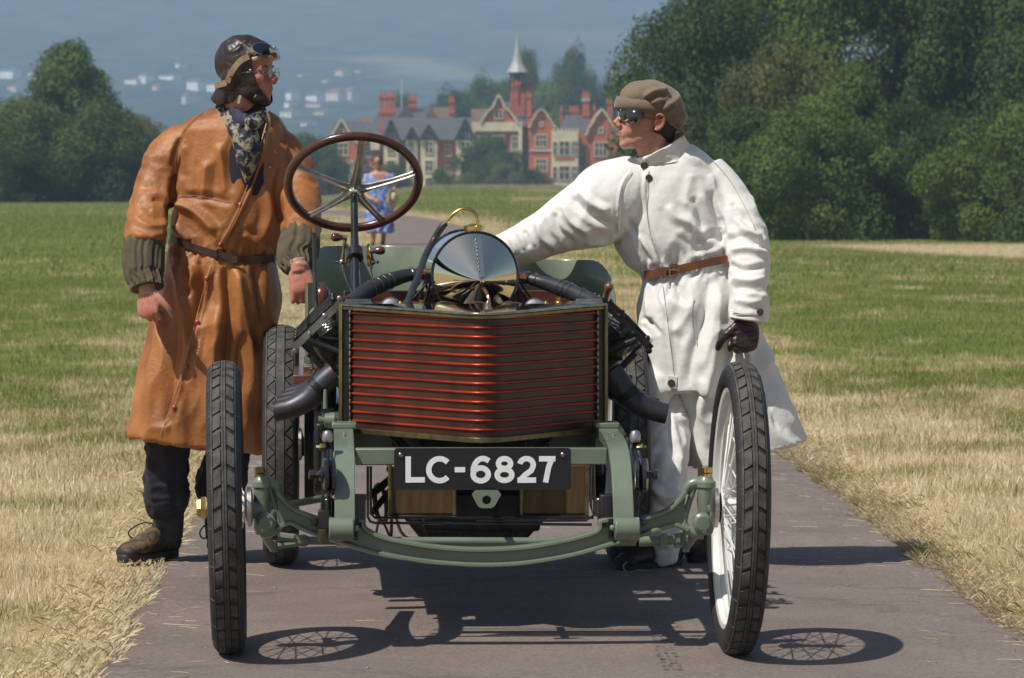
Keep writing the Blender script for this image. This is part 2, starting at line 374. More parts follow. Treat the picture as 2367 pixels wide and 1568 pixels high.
def blades(y0, y1, n, hmin, hmax, wd, name, margin=1.0, parts=3):
    Y = np.sqrt(rng.uniform(y0*y0, y1*y1, n)); hw = 1183.5/FX*Y*1.03+margin; X = rng.uniform(-1, 1, n)*hw+KX*Y
    # tufting
    off = np.maximum(road_l(Y)-X, X-road_r(Y))
    keep = off > rng.normal(.0, .045, n)+.16*noise2(X, Y, 2.6, 3, 77)+.02
    tn = noise2(X, Y, 2.4, 2, 14); keep &= rng.uniform(-.6, .5, n) < tn+.35
    X, Y, off, tn = X[keep], Y[keep], off[keep], tn[keep]; n = len(X)
    d = dryness(X, Y); dd = np.clip(d+rng.normal(0, .2, n)+.1*(d > .5), 0, 1)
    h = rng.uniform(hmin, hmax, n)*(1+.6*tn); a = rng.uniform(0, 2*PI, n)
    lean = np.abs(rng.normal(.45, .4, n)); lean = np.where(off < .25, lean+.7, lean); lean = np.clip(lean, 0, 1.45)
    # near the road blades lie over the edge
    hz_ = h*np.cos(lean); hx = h*np.sin(lean)
    z = gz(X, Y)
    w_ = wd*rng.uniform(.6, 1.4, n); px, py = -np.sin(a), np.cos(a); fa = rng.uniform(0, 2*PI, n); wx, wy = np.cos(fa)*w_, np.sin(fa)*w_*.3
    base = np.stack([X, Y, z-.01], 1); W = np.stack([wx, wy, 0*wx], 1)
    D = np.stack([np.cos(a)*hx, np.sin(a)*hx, hz_], 1); mid = base+D*.55+np.stack([0*h, 0*h, h*.10], 1); tip = base+D
    if parts == 3:
        V = np.stack([base-W, base+W, mid+W*.8, mid-W*.8, tip], 1).reshape(-1, 3); i = np.arange(n)[:, None]*5
        F = np.concatenate([i+np.array([0, 1, 2]), i+np.array([0, 2, 3]), i+np.array([3, 2, 4])]); k = 5
    else:
        V = np.stack([base-W, base+W, tip], 1).reshape(-1, 3); i = np.arange(n)[:, None]*3; F = i+np.array([0, 1, 2]); k = 3
    o = npmesh(name, V, F, M['blade'], attrs={'dry': np.repeat(dd, k)}); o['kind'] = 'stuff'; return o
GQ = 1.0
blades(9.6, 16, int(150000*GQ), .02, .055, .0015, 'grass', 1.0)
blades(16, 27, int(190000*GQ), .025, .065, .0022, 'grass', 1.0)
def edge_blades(n):
    Y = np.sqrt(rng.uniform(9.8**2, 45**2, n)); s_ = np.where(rng.random(n) < .5, -1, 1); q = np.abs(rng.normal(0, .12, n))-.05+.11*noise2(Y*s_, Y*0, 2.2, 3, 50)
    edge = np.where(s_ < 0, road_l(Y), road_r(Y)); X = edge+s_*q; bt = P(335, 1300, 14.2); h = rng.uniform(.02, .075, n)*np.where(np.hypot((X-bt.x-.03)/.30, (Y-bt.y+.12)/.55) < 1, .22, 1); a = np.where(s_ < 0, 0, PI)+rng.normal(0, 1.5, n); lean = rng.uniform(.5, 1.5, n)
    z = gz(X, Y)+.008+.012*rng.random(n); D = np.stack([np.cos(a)*h*np.sin(lean), np.sin(a)*h*np.sin(lean), h*np.cos(lean)], 1); w_ = .0005*rng.uniform(.6, 1.5, n)*np.maximum(1, Y/16); W = np.stack([-np.sin(a)*w_, np.cos(a)*w_, w_*.6], 1); b = np.stack([X, Y, z], 1)
    V = np.stack([b-W, b+W, b+D*.6+W*.8+[0, 0, .006], b+D], 1).reshape(-1, 3); i = np.arange(n)[:, None]*4; F = np.concatenate([i+[0, 1, 2], i+[0, 2, 3]])
    o = npmesh('grass', V, F, M['blade'], attrs={'dry': np.repeat(np.clip(rng.normal(.82, .10, n)-.22*ss(.15, .4, noise2(X, Y, 1.2, 2, 61)), 0, 1), 4)}); o['kind'] = 'stuff'
edge_blades(90000)
blades(27, 50, int(180000*GQ), .03, .075, .0038, 'grass', 1.0, 1)
blades(50, 135, int(170000*GQ), .04, .10, .009, 'grass', 1.5, 1)
blades(135, 255, int(90000*GQ), .05, .12, .016, 'grass', 1.5, 1)
# straw wisps lying on the asphalt and its edge
n = 800; sv = []; sf = []; sd = []
for i in range(n):
    y = math.sqrt(rnd.uniform(10*10, 24*24)); e_ = rnd.random()
    side = -1 if e_ < .5 else 1; k = abs(rnd.gauss(0, .16))
    if i < 90: k = rnd.uniform(0, 1.4)
    x = float(road_l(y))+k if side < 0 else float(road_r(y))-k
    if x < road_l(y) or x > road_r(y): continue
    L_ = rnd.uniform(.03, .13)*(2.0 if i < 26 else 1); a = rnd.gauss(0, .9) + (PI if rnd.random() < .5 else 0); w_ = rnd.uniform(.0003, .0007); bend = rnd.gauss(0, .8); z0 = zr(x, y)+.003
    base = len(sv); K2 = 6
    for q in range(K2+1):
        t_ = q/K2; cx = x+L_*t_*math.cos(a+bend*t_); cy = y+L_*t_*math.sin(a+bend*t_); zz = z0
        nx, ny = -math.sin(a), math.cos(a)
        sv += [(cx-nx*w_, cy-ny*w_*.5, zz), (cx+nx*w_, cy+ny*w_*.5, zz+.0012)]
    for q in range(K2): sf.append((base+2*q, base+2*q+1, base+2*q+3, base+2*q+2))
    sd += [rnd.uniform(.75, 1)]*(2*K2+2)
o = npmesh('loose_straw', sv, sf, M['blade'], attrs={'dry': sd}); setp(o, kind='stuff')
# gravel crumbs on the road
gv = MB()
for i in range(260):
    y = math.sqrt(rnd.uniform(10*10, 22*22)); x = rnd.uniform(float(road_l(y))+.05, float(road_r(y))-.05); r_ = rnd.uniform(.002, .006)
    gv.ball((x, y, zr(x, y)+r_*.4), (r_, r_*rnd.uniform(.6, 1), r_*.6), 5, 4)
o = gv.build('gravel', mat('grit', (.36, .32, .28), .8, scale=90)); setp(o, kind='stuff')

# ------------------------------------------------------------------ trees
def leaf_mat(name, c1, c2, tr=.16):
    m = bpy.data.materials.new(name); m.use_nodes = True; t = m.node_tree; N = t.nodes; L = t.links; b = N['Principled BSDF']
    b.inputs['Roughness'].default_value = .55; b.inputs['Specular IOR Level'].default_value = .18
    at = N.new('ShaderNodeAttribute'); at.attribute_name = 'tone'
    r = N.new('ShaderNodeValToRGB'); L.new(at.outputs['Fac'], r.inputs[0]); e = r.color_ramp.elements; e[0].color = (*c2, 1); e[1].color = (*c1, 1)
    L.new(r.outputs[0], b.inputs['Base Color'])
    tr_ = N.new('ShaderNodeBsdfTranslucent'); L.new(r.outputs[0], tr_.inputs[0]); ms = N.new('ShaderNodeMixShader'); ms.inputs[0].default_value = tr
    L.new(b.outputs[0], ms.inputs[1]); L.new(tr_.outputs[0], ms.inputs[2]); L.new(ms.outputs[0], N['Material Output'].inputs[0])
    return m
M['leaf_dark'] = leaf_mat('leaf_dark', (.095, .150, .030), (.022, .048, .012))
M['leaf_mid'] = leaf_mat('leaf_mid', (.145, .20, .036), (.036, .070, .015))
M['leaf_olive'] = leaf_mat('leaf_olive', (.19, .19, .06), (.08, .09, .03))
M['bark'] = mat('bark', (.10, .075, .05), .9, col2=(.045, .035, .025), scale=12, bump=.8, bscale=30, stretch=(1, 1, .3), bdist=.02)
def crown_mesh(name, n_clump, per, leaf, seed, low=.0, wide=1.0, top=1.0, clr=.17):
    """crown inside a unit-ish envelope: height 1, radius about .5; clumps of leaf-sized faces"""
    g = np.random.default_rng(seed); cs = []
    tries = 0
    while len(cs) < n_clump and tries < 20000:
        tries += 1; z = g.uniform(low, 1); a = g.uniform(0, 2*PI)
        prof = .5*wide*(math.sin(PI*min(1, (z*.82+.18)))**.6)*(1-.25*(z**2)*(1-top))*(1+.22*math.sin(3*a+seed)+.12*math.sin(5*a+2*z*6))
        rr = prof*math.sqrt(g.uniform(.25, 1)); cs.append((rr*math.cos(a), rr*math.sin(a), z*.93, g.uniform(.6, 1.35)*clr, g.uniform(0, 1)))
    V = []; T = []
    for cx, cy, cz, cr, tone in cs:
        n = int(per*(cr/clr)**1.5); d = g.normal(size=(n, 3)); d /= np.linalg.norm(d, axis=1)[:, None]; rad = cr*(1-.42*g.random(n)**2)
        lump = 1+.35*noise3(d*2.2+seed+cx*9)
        p = np.array([cx, cy, cz])+d*(rad*lump)[:, None]*np.array([1, 1, .78])
        nn = d*.8+g.normal(size=(n, 3))*.55+np.array([0, 0, .35]); nn /= np.linalg.norm(nn, axis=1)[:, None]
        a = np.cross(nn, g.normal(size=(n, 3))); a /= np.linalg.norm(a, axis=1)[:, None]; b_ = np.cross(nn, a)
        s_ = leaf*g.uniform(.6, 1.3, n)[:, None]
        V.append(np.stack([p-a*s_, p-b_*s_*.55, p+a*s_, p+b_*s_*.55], 1).reshape(-1, 3)); T.append(np.repeat(np.clip(tone*.7+.3*g.random(n), 0, 1), 4))
    V = np.concatenate(V); T = np.concatenate(T); F = np.arange(len(V)).reshape(-1, 4)
    return V, F, T
CROWNS = {}
def crown(key, *a, **k): CROWNS[key] = crown_mesh(key, *a, **k)
crown('oak', 85, 760, .0110, 1, low=.02, wide=1.12, clr=.155)
crown('ash', 95, 640, .0105, 2, low=.0, wide=.95, top=.6, clr=.135)
crown('bush', 66, 760, .0140, 3, low=.0, wide=1.5, clr=.17)
crown('cone', 95, 640, .0115, 4, low=.0, wide=1.0, top=-.6, clr=.13)
_cm = {}
def crown_data(key, mname):
    if (key, mname) not in _cm:
        V, F, T = CROWNS[key]; o = npmesh('crown', V, F, M[mname], attrs={'tone': T}); _cm[(key, mname)] = o.data; bpy.data.objects.remove(o)
    return _cm[(key, mname)]
_trunk = {}
def trunk_data(seed):
    if seed not in _trunk:
        g = random.Random(seed); mb = MB(); top = Vector((g.uniform(-.04, .04), g.uniform(-.04, .04), .72))
        mb.tube([(0, 0, -.03), (0, 0, .02), (g.uniform(-.01, .01), 0, .2), (top.x*.6, top.y*.6, .45), top], [.045, .032, .024, .017, .006], 10, smooth=3)
        for k in range(9):
            z = g.uniform(.14, .6); a = g.uniform(0, 2*PI); l = g.uniform(.10, .2); s0 = Vector((top.x*z, top.y*z, z))
            e = s0+Vector((math.cos(a)*l, math.sin(a)*l, l*.7)); mb.tube([s0, (s0+e)/2+Vector((0, 0, -.02)), e], [.012, .008, .002], 7, smooth=2)
        o = mb.build('trunk', M['bark']); _trunk[seed] = o.data; bpy.data.objects.remove(o)
    return _trunk[seed]
def tree(px, base_y, Y, hpx, wpx, key, mname, label, cat='tree', name='tree', group=None, bare=.06, trunk=True, z0=None):
    """px,base_y: where the foot shows; hpx,wpx: crown height/width measured in the photo"""
    s = Y/FX; X = (px-CX)*s; h = hpx*s; wd = wpx*s
    z = float(gz(X, Y)) if z0 is None else z0
    top = H-(base_y-hpx-HY)*s; h = top-z
    t = thing(name, label, cat, (X, Y, z-.05), rnd.uniform(0, 6.28), group)
    c = bpy.data.objects.new('crown', crown_data(key, mname)); C.objects.link(c); c.parent = t
    c.location = (0, 0, h*bare); c.scale = (wd, wd, h*(1-bare))
    if trunk:
        k = bpy.data.objects.new('trunk', trunk_data(rnd.randint(1, 3))); C.objects.link(k); k.parent = t; k.scale = (h, h, h)
    return t
G_R = 'trees along the right edge of the meadow'
T_ = tree
# right mass (x, foot y, Y, height, width)
T_(1640, 560, 150, 640, 330, 'oak', 'leaf_dark', 'tall dark broadleaf tree behind the man in the tweed cap', group=G_R)
T_(1590, 500, 175, 330, 240, 'ash', 'leaf_dark', 'lower dark tree at the left end of the right-hand wood, behind the tweed cap', group=G_R)
T_(1830, 560, 158, 760, 420, 'ash', 'leaf_dark', 'very tall dark green tree above the pale bushy thicket', group=G_R)
T_(2060, 560, 152, 800, 430, 'oak', 'leaf_mid', 'broad lighter green tree in the middle of the right-hand wood', group=G_R)
T_(2290, 560, 150, 820, 380, 'ash', 'leaf_dark', 'tall dark tree in the top right corner of the photo', group=G_R)
T_(1740, 557, 137, 300, 240, 'bush', 'leaf_dark', 'dark rounded tree just beyond the white coated shoulder', group=G_R, bare=.0)
T_(1870, 557, 131, 330, 270, 'bush', 'leaf_mid', 'bright green bushy tree low in front of the dark wood', group=G_R, bare=.0)
T_(1975, 557, 133, 420, 230, 'cone', 'leaf_mid', 'light green pointed tree beside the bright bushy one', group=G_R, bare=.0)
T_(2110, 558, 134, 330, 270, 'oak', 'leaf_dark', 'dark shadowy tree between the two bright green ones', group=G_R, bare=.0)
T_(2215, 560, 132, 220, 190, 'bush', 'leaf_mid', 'small low shrub at the foot of the right-hand wood', cat='shrub', name='shrub', bare=.0, trunk=False)
T_(2350, 562, 128, 320, 260, 'bush', 'leaf_mid', 'sunlit green tree cut by the right edge of the photo', group=G_R, bare=.0)
T_(1800, 560, 142, 470, 260, 'oak', 'leaf_olive', 'olive green tree between the tall dark one and the thicket', group=G_R, bare=.0)
T_(2165, 560, 166, 820, 430, 'oak', 'leaf_dark', 'dark tree filling the gap between the two tallest crowns on the right', group=G_R)
T_(2480, 562, 140, 700, 420, 'oak', 'leaf_dark', 'dark tree just beyond the right edge of the frame', group=G_R)
# left group
T_(165, 472, 248, 385, 270, 'cone', 'leaf_mid', 'tallest tree on the left with a pointed crown', bare=.0)
T_(45, 470, 240, 235, 230, 'bush', 'leaf_mid', 'rounded bush at the left edge of the photo', bare=.0)
T_(-60, 470, 250, 260, 240, 'oak', 'leaf_dark', 'dark tree cut by the left edge of the photo', bare=.0)
T_(300, 472, 256, 215, 200, 'oak', 'leaf_olive', 'lower tree right of the pointed one, behind the orange coat', bare=.0)
T_(215, 472, 243, 230, 220, 'bush', 'leaf_dark', 'dark bush at the foot of the pointed tree', cat='bush', name='bush', bare=.0, trunk=False)
T_(380, 472, 262, 120, 160, 'bush', 'leaf_dark', 'low dark bush beside the sleeve of the orange coat', cat='bush', name='bush', bare=.0, trunk=False)
T_(690, 438, 430, 125, 150, 'bush', 'leaf_dark', 'dark tree left of the brick house beyond the orange shoulder', bare=.0)
T_(600, 438, 440, 110, 170, 'oak', 'leaf_dark', 'dark tree hidden behind the orange coat', bare=.0)
T_(750, 438, 470, 120, 90, 'oak', 'leaf_dark', 'dark tree touching the left gable of the brick house', bare=.0)
# behind the house
B_ = [(1050, 140, 150, 'oak', 'leaf_dark', 'dark tree behind the low roofs left of the spire'), (1120, 170, 140, 'oak', 'leaf_mid', 'light green tree behind the central gable'),
      (1215, 225, 110, 'ash', 'leaf_mid', 'tree rising directly behind the spire'), (1325, 240, 110, 'oak', 'leaf_dark', 'tallest round-headed tree right of the spire'),
      (1285, 150, 140, 'bush', 'leaf_mid', 'lower light green tree under the round-headed one'), (1415, 165, 120, 'oak', 'leaf_dark', 'tree behind the right chimneys of the brick house'),
      (1480, 185, 120, 'ash', 'leaf_dark', 'tree between the brick house and the tweed cap'), (1160, 150, 130, 'bush', 'leaf_dark', 'dark tree right behind the central roof'),
      (930, 120, 90, 'bush', 'leaf_dark', 'small dark tree behind the flagpole'), (1550, 170, 140, 'oak', 'leaf_dark', 'far tree hidden behind the tweed cap')]
for px, hp, wp, k, mm, lb in B_:
    T_(px, 345, 640+rnd.uniform(-15, 15), hp, wp, k, mm, lb, bare=.02, group='trees behind the brick house')
# garden front
T_(1135, 440, 470, 125, 118, 'bush', 'leaf_dark', 'big dark spreading tree on the lawn before the house', bare=.0)
T_(1165, 440, 462, 62, 62, 'bush', 'leaf_olive', 'brownish shrub at the right foot of the big spreading tree', cat='shrub', name='shrub', bare=.0, trunk=False)
T_(1018, 440, 480, 55, 55, 'cone', 'leaf_mid', 'pointed dark shrub left of the spreading tree', cat='shrub', name='shrub', bare=.0, trunk=False)
T_(905, 440, 476, 62, 70, 'bush', 'leaf_mid', 'green shrub behind the woman in the blue dress', cat='shrub', name='shrub', bare=.0, trunk=False)
T_(1230, 440, 470, 48, 60, 'bush', 'leaf_dark', 'clipped dark yew right of the spreading tree', cat='shrub', name='shrub', bare=.0, trunk=False)
T_(1420, 440, 466, 78, 80, 'bush', 'leaf_mid', 'green shrub behind the white sleeve', cat='shrub', name='shrub', bare=.0, trunk=False)
T_(1090, 440, 466, 40, 50, 'bush', 'leaf_mid', 'low rounded green bush left of the spreading tree foot', cat='bush', name='bush', bare=.0, trunk=False)
# long hedge at the garden edge
g = np.random.default_rng(44); n = 26000; Yh = 455
hx = g.uniform((700-CX)*Yh/FX, (1500-CX)*Yh/FX, n); hyy = Yh+g.uniform(-1.2, 1.2, n); htop = 1.45+.35*noise2(hx, hyy, .25, 2, 5)
hzz = g.uniform(0, 1, n)**.7*htop+gz(hx, hyy); p = np.stack([hx, hyy, hzz], 1); a = g.normal(size=(n, 3)); a /= np.linalg.norm(a, axis=1)[:, None]; b_ = np.cross(a, g.normal(size=(n, 3))); b_ /= np.linalg.norm(b_, axis=1)[:, None]
V = np.stack([p-a*.14, p-b_*.09, p+a*.14, p+b_*.09], 1).reshape(-1, 3)
o = npmesh('hedge', V, np.arange(4*n).reshape(-1, 4), M['leaf_dark'], attrs={'tone': np.repeat(g.random(n), 4)})
setp(o, 'long low dark green hedge in front of the brick house', 'hedge')
# pale stone ha-ha wall edge at the meadow end
mb = MB(); Yw = 262
for i in range(46):
    x0 = (700-CX)*Yw/FX+i*.5; mb.box((x0+.25, Yw+.02*rnd.random(), float(gz(x0, Yw))+.11+rnd.uniform(-.02, .02)), (.49, .35, .26))
o = mb.build('stone_edging', mat('pale_stone', (.34, .29, .20), .9, scale=3), smooth=False); setp(o, 'low pale stone edging between meadow and hedge', 'wall')

# ------------------------------------------------------------------ far houses on the hill
HM = [mat('white_render', (.93, .92, .89), .9, col2=(.86, .85, .82), scale=.3), mat('pink_render', (.78, .58, .50), .9, scale=.3), mat('cream_render', (.85, .78, .66), .9, scale=.3)]
RM = mat('far_slate', (.12, .11, .11), .8, scale=.4); RM2 = mat('far_tile', (.22, .09, .06), .8, scale=.4); GM = mat('far_glass', (.03, .04, .05), .2)
hl = [(12, 170, 36, 20, 0, 'white block above the left edge bush'), (72, 176, 20, 18, 0, 'white house left of the pointed tree top'), (25, 205, 22, 12, 1, 'pinkish house low by the left edge'),
      (326, 182, 20, 22, 0, 'tall white house right of the pointed tree'), (300, 192, 30, 14, 0, 'wide white house touching the pointed tree'), (382, 178, 36, 10, 0, 'long low white building'),
      (443, 198, 28, 26, 0, 'big square white villa left of the flying helmet'), (489, 203, 28, 18, 0, 'white house close against the flying helmet'), (408, 151, 10, 9, 0, 'tiny white house highest on the left slope'),
      (423, 229, 10, 22, 2, 'narrow cream house below the villa'), (443, 226, 9, 16, 1, 'narrow pinkish house below the villa'), (665, 219, 14, 18, 0, 'white house just right of the spectacles'),
      (718, 227, 26, 16, 0, 'white house in the middle of the right cluster'), (766, 221, 30, 24, 2, 'largest cream villa left of the flagpole'), (802, 216, 20, 22, 1, 'pinkish villa left of the flagpole'),
      (661, 242, 12, 12, 0, 'small white cottage beside the chin'), (721, 244, 36, 11, 1, 'long pinkish terrace under the white house'), (659, 264, 28, 15, 2, 'cream house low beside the scarf'),
      (763, 262, 9, 10, 0, 'tiny round-looking white cottage'), (782, 169, 20, 14, 1, 'upper pink villa'), (824, 167, 14, 10, 1, 'small pink villa right of the upper one'), (748, 190, 12, 9, 1, 'small pink house under the upper villa'),
      (356, 205, 12, 12, 1, 'small pinkish cottage under the long low building'), (690, 175, 14, 8, 1, 'small pink house level with the spectacles'), (735, 262, 24, 12, 1, 'pinkish house below the terrace'), (700, 286, 16, 9, 2, 'lowest cream house of the slope')]
for (px, py, wpx, hpx, k, lb) in hl:
    Ys = np.linspace(1500, 3400, 400); Xs = (px-CX)*Ys/FX; zz = hill_z(Xs, Ys); wpx, hpx = wpx*1.2, hpx*1.15; line = H-(py+hpx/2-HY)*Ys/FX
    j = np.argmax(zz > line); Y = float(Ys[j]) if j > 0 else 2400.; s = Y/FX; X = (px-CX)*s; base = float(hill_z(np.array([X]), np.array([Y]))[0]); wd, hh = wpx*s, hpx*s
    t = wthing('hill_house', lb+' on the hazy hillside', 'house', (X, Y, base), group='pale houses scattered on the hillside'); t.rotation_euler.z = math.radians(-38)
    mb = MB(); mb.box((X, Y+5, base+hh*.35-.5), (wd, 9, hh*.8+1)); mb.build('wall', HM[k], t, smooth=False)
    mb = MB(); z1 = base+hh*.75-.003; x0, x1 = X-wd/2-.4, X+wd/2+.4; y0, y1 = Y+.1, Y+9.9
    mb.add([(x0, y0, z1), (x1, y0, z1), (x1, y1, z1), (x0, y1, z1), (x0+wd*.15, Y+5, z1+hh*.3), (x1-wd*.15, Y+5, z1+hh*.3)], [(0, 1, 5, 4), (1, 2, 5), (2, 3, 4, 5), (3, 0, 4), (3, 2, 1, 0)])
    mb.build('roof', RM if k == 0 else RM2, t, smooth=False)
    nx = max(1, int(wd/3.2))
    for q in range(nx):
        for fl in range(2 if hh > 5 else 1):
            mb = MB(); mb.box((X-wd/2+(q+.5)*wd/nx, Y+.5, base+1.2+fl*2.7), (.6, .1, .9)); mb.build('window', GM, t, smooth=False)
# ------------------------------------------------------------------ the brick house
YM = 550.0; SM = YM/FX
def Q(x, y, dy=0.0): return Vector(((x-CX)*SM, YM+dy, H-(y-HY)*SM))
M['brick'] = mat('red_brick', (.50, .135, .062), .9, col2=(.38, .095, .048), scale=1.6, detail=6, lo=.3, hi=.7)
M['stone'] = mat('cream_stone', (.70, .60, .42), .9, col2=(.56, .48, .33), scale=1.2)
M['slate'] = mat('grey_slate', (.105, .10, .105), .7, col2=(.06, .058, .065), scale=1.5, stretch=(1, 1, 3), detail=6)
M['tile'] = mat('mossy_tile', (.20, .11, .055), .85, col2=(.10, .075, .05), scale=1.5)
M['timber'] = mat('dark_timber', (.03, .025, .022), .8); M['plaster'] = mat('pale_plaster', (.42, .39, .34), .9)
M['pane'] = mat('window_glass', (.05, .06, .07), .15, spec=.8); M['lead'] = mat('pale_lead', (.42, .41, .40), .55, col2=(.3, .3, .3), scale=.8); M['verdigris'] = mat('verdigris', (.25, .50, .42), .7)
man = wthing('manor_house', 'red brick house with cream stone bays, shaped gables and a slim spire', 'house', (Q(1120, 430).x, YM, -2.5))
GB = Q(0, 437).z-.6
def slab(name, poly, dy0, dy1, m, parent=man):
    mb = MB(); mb.prism([Q(x, y, dy0) for x, y in poly], (0, dy1-dy0, 0)); return mb.build(name, m, parent, smooth=False)
def strip(name, pts, dy, w, m, parent=man, d=.5):
    mb = MB()
    for a, b in zip(pts[:-1], pts[1:]):
        a, b = Q(*a, dy), Q(*b, dy); dr = (b-a).normalized(); nn = Vector((-dr.z, 0, dr.x))*w/2; a = a-dr*.05; b = b+dr*.05
        mb.prism([a-nn, b-nn, b+nn, a+nn], (0, -d, 0))
    return mb.build(name, m, parent, smooth=False)
def win(x, y, w, h, nx=2, ny=2, dy=0.0, parent=man, sur=2.2, m=None):
    """stone window: x,y centre; each pane is a sub-part"""
    mb = MB(); x0, x1, y0, y1 = x-w/2, x+w/2, y-h/2, y+h/2
    for a, b, c, d in ((x0-sur, y0-sur, x1+sur, y0), (x0-sur, y1, x1+sur, y1+sur), (x0-sur, y0, x0, y1), (x1, y0, x1+sur, y1)):
        mb.prism([Q(a, d, dy-.16), Q(c, d, dy-.16), Q(c, b, dy-.16), Q(a, b, dy-.16)], (0, .3, 0))
    for i in range(1, nx): q = x0+w*i/nx; mb.prism([Q(q-.9, y1, dy-.10), Q(q+.9, y1, dy-.10), Q(q+.9, y0, dy-.10), Q(q-.9, y0, dy-.10)], (0, .15, 0))
    for i in range(1, ny): q = y0+h*i/ny*(.8 if ny == 2 else 1); mb.prism([Q(x0, q+.8, dy-.09), Q(x1, q+.8, dy-.09), Q(x1, q-.8, dy-.09), Q(x0, q-.8, dy-.09)], (0, .13, 0))
    f = mb.build('window', m or M['stone'], parent, smooth=False)
    for i in range(nx):
        for j in range(ny):
            a, b = x0+w*i/nx, x0+w*(i+1)/nx; c, d = y0+h*j/ny, y0+h*(j+1)/ny
            pm = MB(); pm.prism([Q(a+.5, d-.4, dy-.06), Q(b-.5, d-.4, dy-.06), Q(b-.5, c+.4, dy-.06), Q(a+.5, c+.4, dy-.06)], (0, .05, 0))
            po = pm.build('pane', M['pane'], None, smooth=False); po.parent = f
    return f
def roofx(x0, x1, ye, yr, dy0, dy1, m, hip=0):
    """ridge along x: eaves at ye, ridge at yr"""
    mb = MB(); dm = (dy0+dy1)/2
    mb.add([Q(x0, ye, dy0), Q(x1, ye, dy0), Q(x1, ye, dy1), Q(x0, ye, dy1), Q(x0+hip, yr, dm), Q(x1-hip, yr, dm)], [(0, 1, 5, 4), (1, 2, 5), (2, 3, 4, 5), (3, 0, 4), (3, 2, 1, 0)])
    return mb.build('roof', m, man, smooth=False)
def roofy(x0, x1, ye, yr, dy0, dy1, m):
    xm = (x0+x1)/2; mb = MB()
    mb.add([Q(x0, ye, dy0), Q(x1, ye, dy0), Q(xm, yr, dy0), Q(x0, ye, dy1), Q(x1, ye, dy1), Q(xm, yr, dy1)], [(0, 1, 2), (5, 4, 3), (1, 4, 5, 2), (3, 0, 2, 5), (0, 3, 4, 1)])
    return mb.build('roof', m, man, smooth=False)
def chimney(x0, x1, yt, yb, dy, pots=2, band=None, shafts=1):
    mb = MB(); w = (x1-x0)*SM; c = Q((x0+x1)/2, yt, dy); zb = Q(0, yb).z; hgt = c.z-zb
    for k in range(shafts):
        xx = c.x-w/2+w*(k+.5)/shafts; mb.box((xx, c.y, (c.z+zb)/2), (w/shafts*.86, w/shafts*.9, hgt))
    mb.box((c.x, c.y, c.z-.25), (w*1.14, w*.9/shafts*1.25+.1, .22)); mb.box((c.x, c.y, c.z-.02), (w*1.04, w/shafts*1.06, .24)); mb.box((c.x, c.y, zb+hgt*.35), (w*1.1, w/shafts*1.05+.1, .35))
    o = mb.build('chimney', M['brick'], man, smooth=False)
    if band:
        b = MB(); b.box((c.x, c.y, Q(0, band).z), (w*1.2, w*1.2, .5)); bo = b.build('stone_band', M['lead'], None, smooth=False); bo.parent = o
    for k in range(pots):
        b = MB(); b.lathe([(0, .16), (.5, .12), (.55, .17)], (c.x-w/2+w*(k+.5)/pots, c.y, c.z+.08), n=8); bo = b.build('chimney_pot', M['brick'], None); bo.parent = o
    return o
YB = 442
# A left wing
slab('wall', [(750, YB), (826, YB), (826, 330), (815, 322), (790, 277), (764, 322), (750, 330)], -2, 12, M['brick'])
strip('coping', [(748, 331), (762, 322), (790, 275), (817, 323), (828, 331)], -2, .22, M['stone'])
roofx(770, 872, 326, 281, -1, 16, M['slate'])
win(789, 345, 30, 26, 3, 2, -2); win(789, 306, 9, 9, 1, 1, -2)
slab('stone_bay', [(757, 418), (818, 418), (818, 372), (757, 372)], -3.2, -1.99, M['stone']); win(788, 392, 44, 26, 4, 2, -3.2)
slab('stone_quoin', [(744, YB), (752, YB), (752, 330), (744, 330)], -2.3, -.5, M['stone'])
# B long range with timbered gables
slab('wall', [(826, YB), (1092, YB), (1092, 322), (826, 322)], 0, 10, M['brick'])
slab('stone_band', [(880, 404), (1060, 404), (1060, 397), (880, 397)], -.25, -.002, M['stone'])
roofx(862, 1098, 324, 271, -1, 12, M['slate'])
for x, yp, hw_, ye in ((904, 283, 17, 322), (952, 300, 13, 322), (991, 294, 19, 322), (1075, 281, 21, 322)):
    slab('wall', [(x-hw_, YB), (x+hw_, YB), (x+hw_, ye), (x-hw_, ye)], -2.2 if hw_ > 14 else -1.4, -.003, M['stone'])
    dy = -2.3 if hw_ > 14 else -1.5
    slab('timbered_gable', [(x-hw_, ye), (x+hw_, ye), (x, yp)], dy, dy+2, M['plaster'])
    strip('bargeboard', [(x-hw_-2.5, ye+3), (x, yp-3), (x+hw_+2.5, ye+3)], dy-.15, .4, M['timber'], d=.3)
    tb = MB()
    for q in (-.55, -.2, .2, .55):
        a, b = Q(x+q*hw_, ye, dy-.06), Q(x+q*hw_, yp+(ye-yp)*abs(q)+1, dy-.06); tb.tube([a, b], .09, 4)
    a, b = Q(x-hw_, ye-1, dy-.08), Q(x+hw_, ye-1, dy-.08); tb.tube([a, b], .12, 4); a, b = Q(x-hw_*.5, (ye+yp)/2, dy-.08), Q(x+hw_*.5, (ye+yp)/2, dy-.08); tb.tube([a, b], .09, 4)
    tb.build('timber', M['timber'], man, smooth=False)
    roofy(x-hw_-2, x+hw_+2, ye+1, yp-1, dy+.3, 5, M['slate'])
    win(x, 342, hw_*.85, 26, 2, 2, dy+.1); win(x, 384, hw_*.85, 24, 2, 2, dy+.1); win(x, 421, hw_*.8, 18, 2, 1, dy+.1)
win(930, 345, 12, 22, 2, 2, 0); win(1035, 348, 12, 24, 2, 2, 0); win(1035, 395, 12, 22, 2, 2, 0); win(850, 352, 12, 22, 2, 2, 0); win(850, 395, 12, 22, 2, 2, 0)
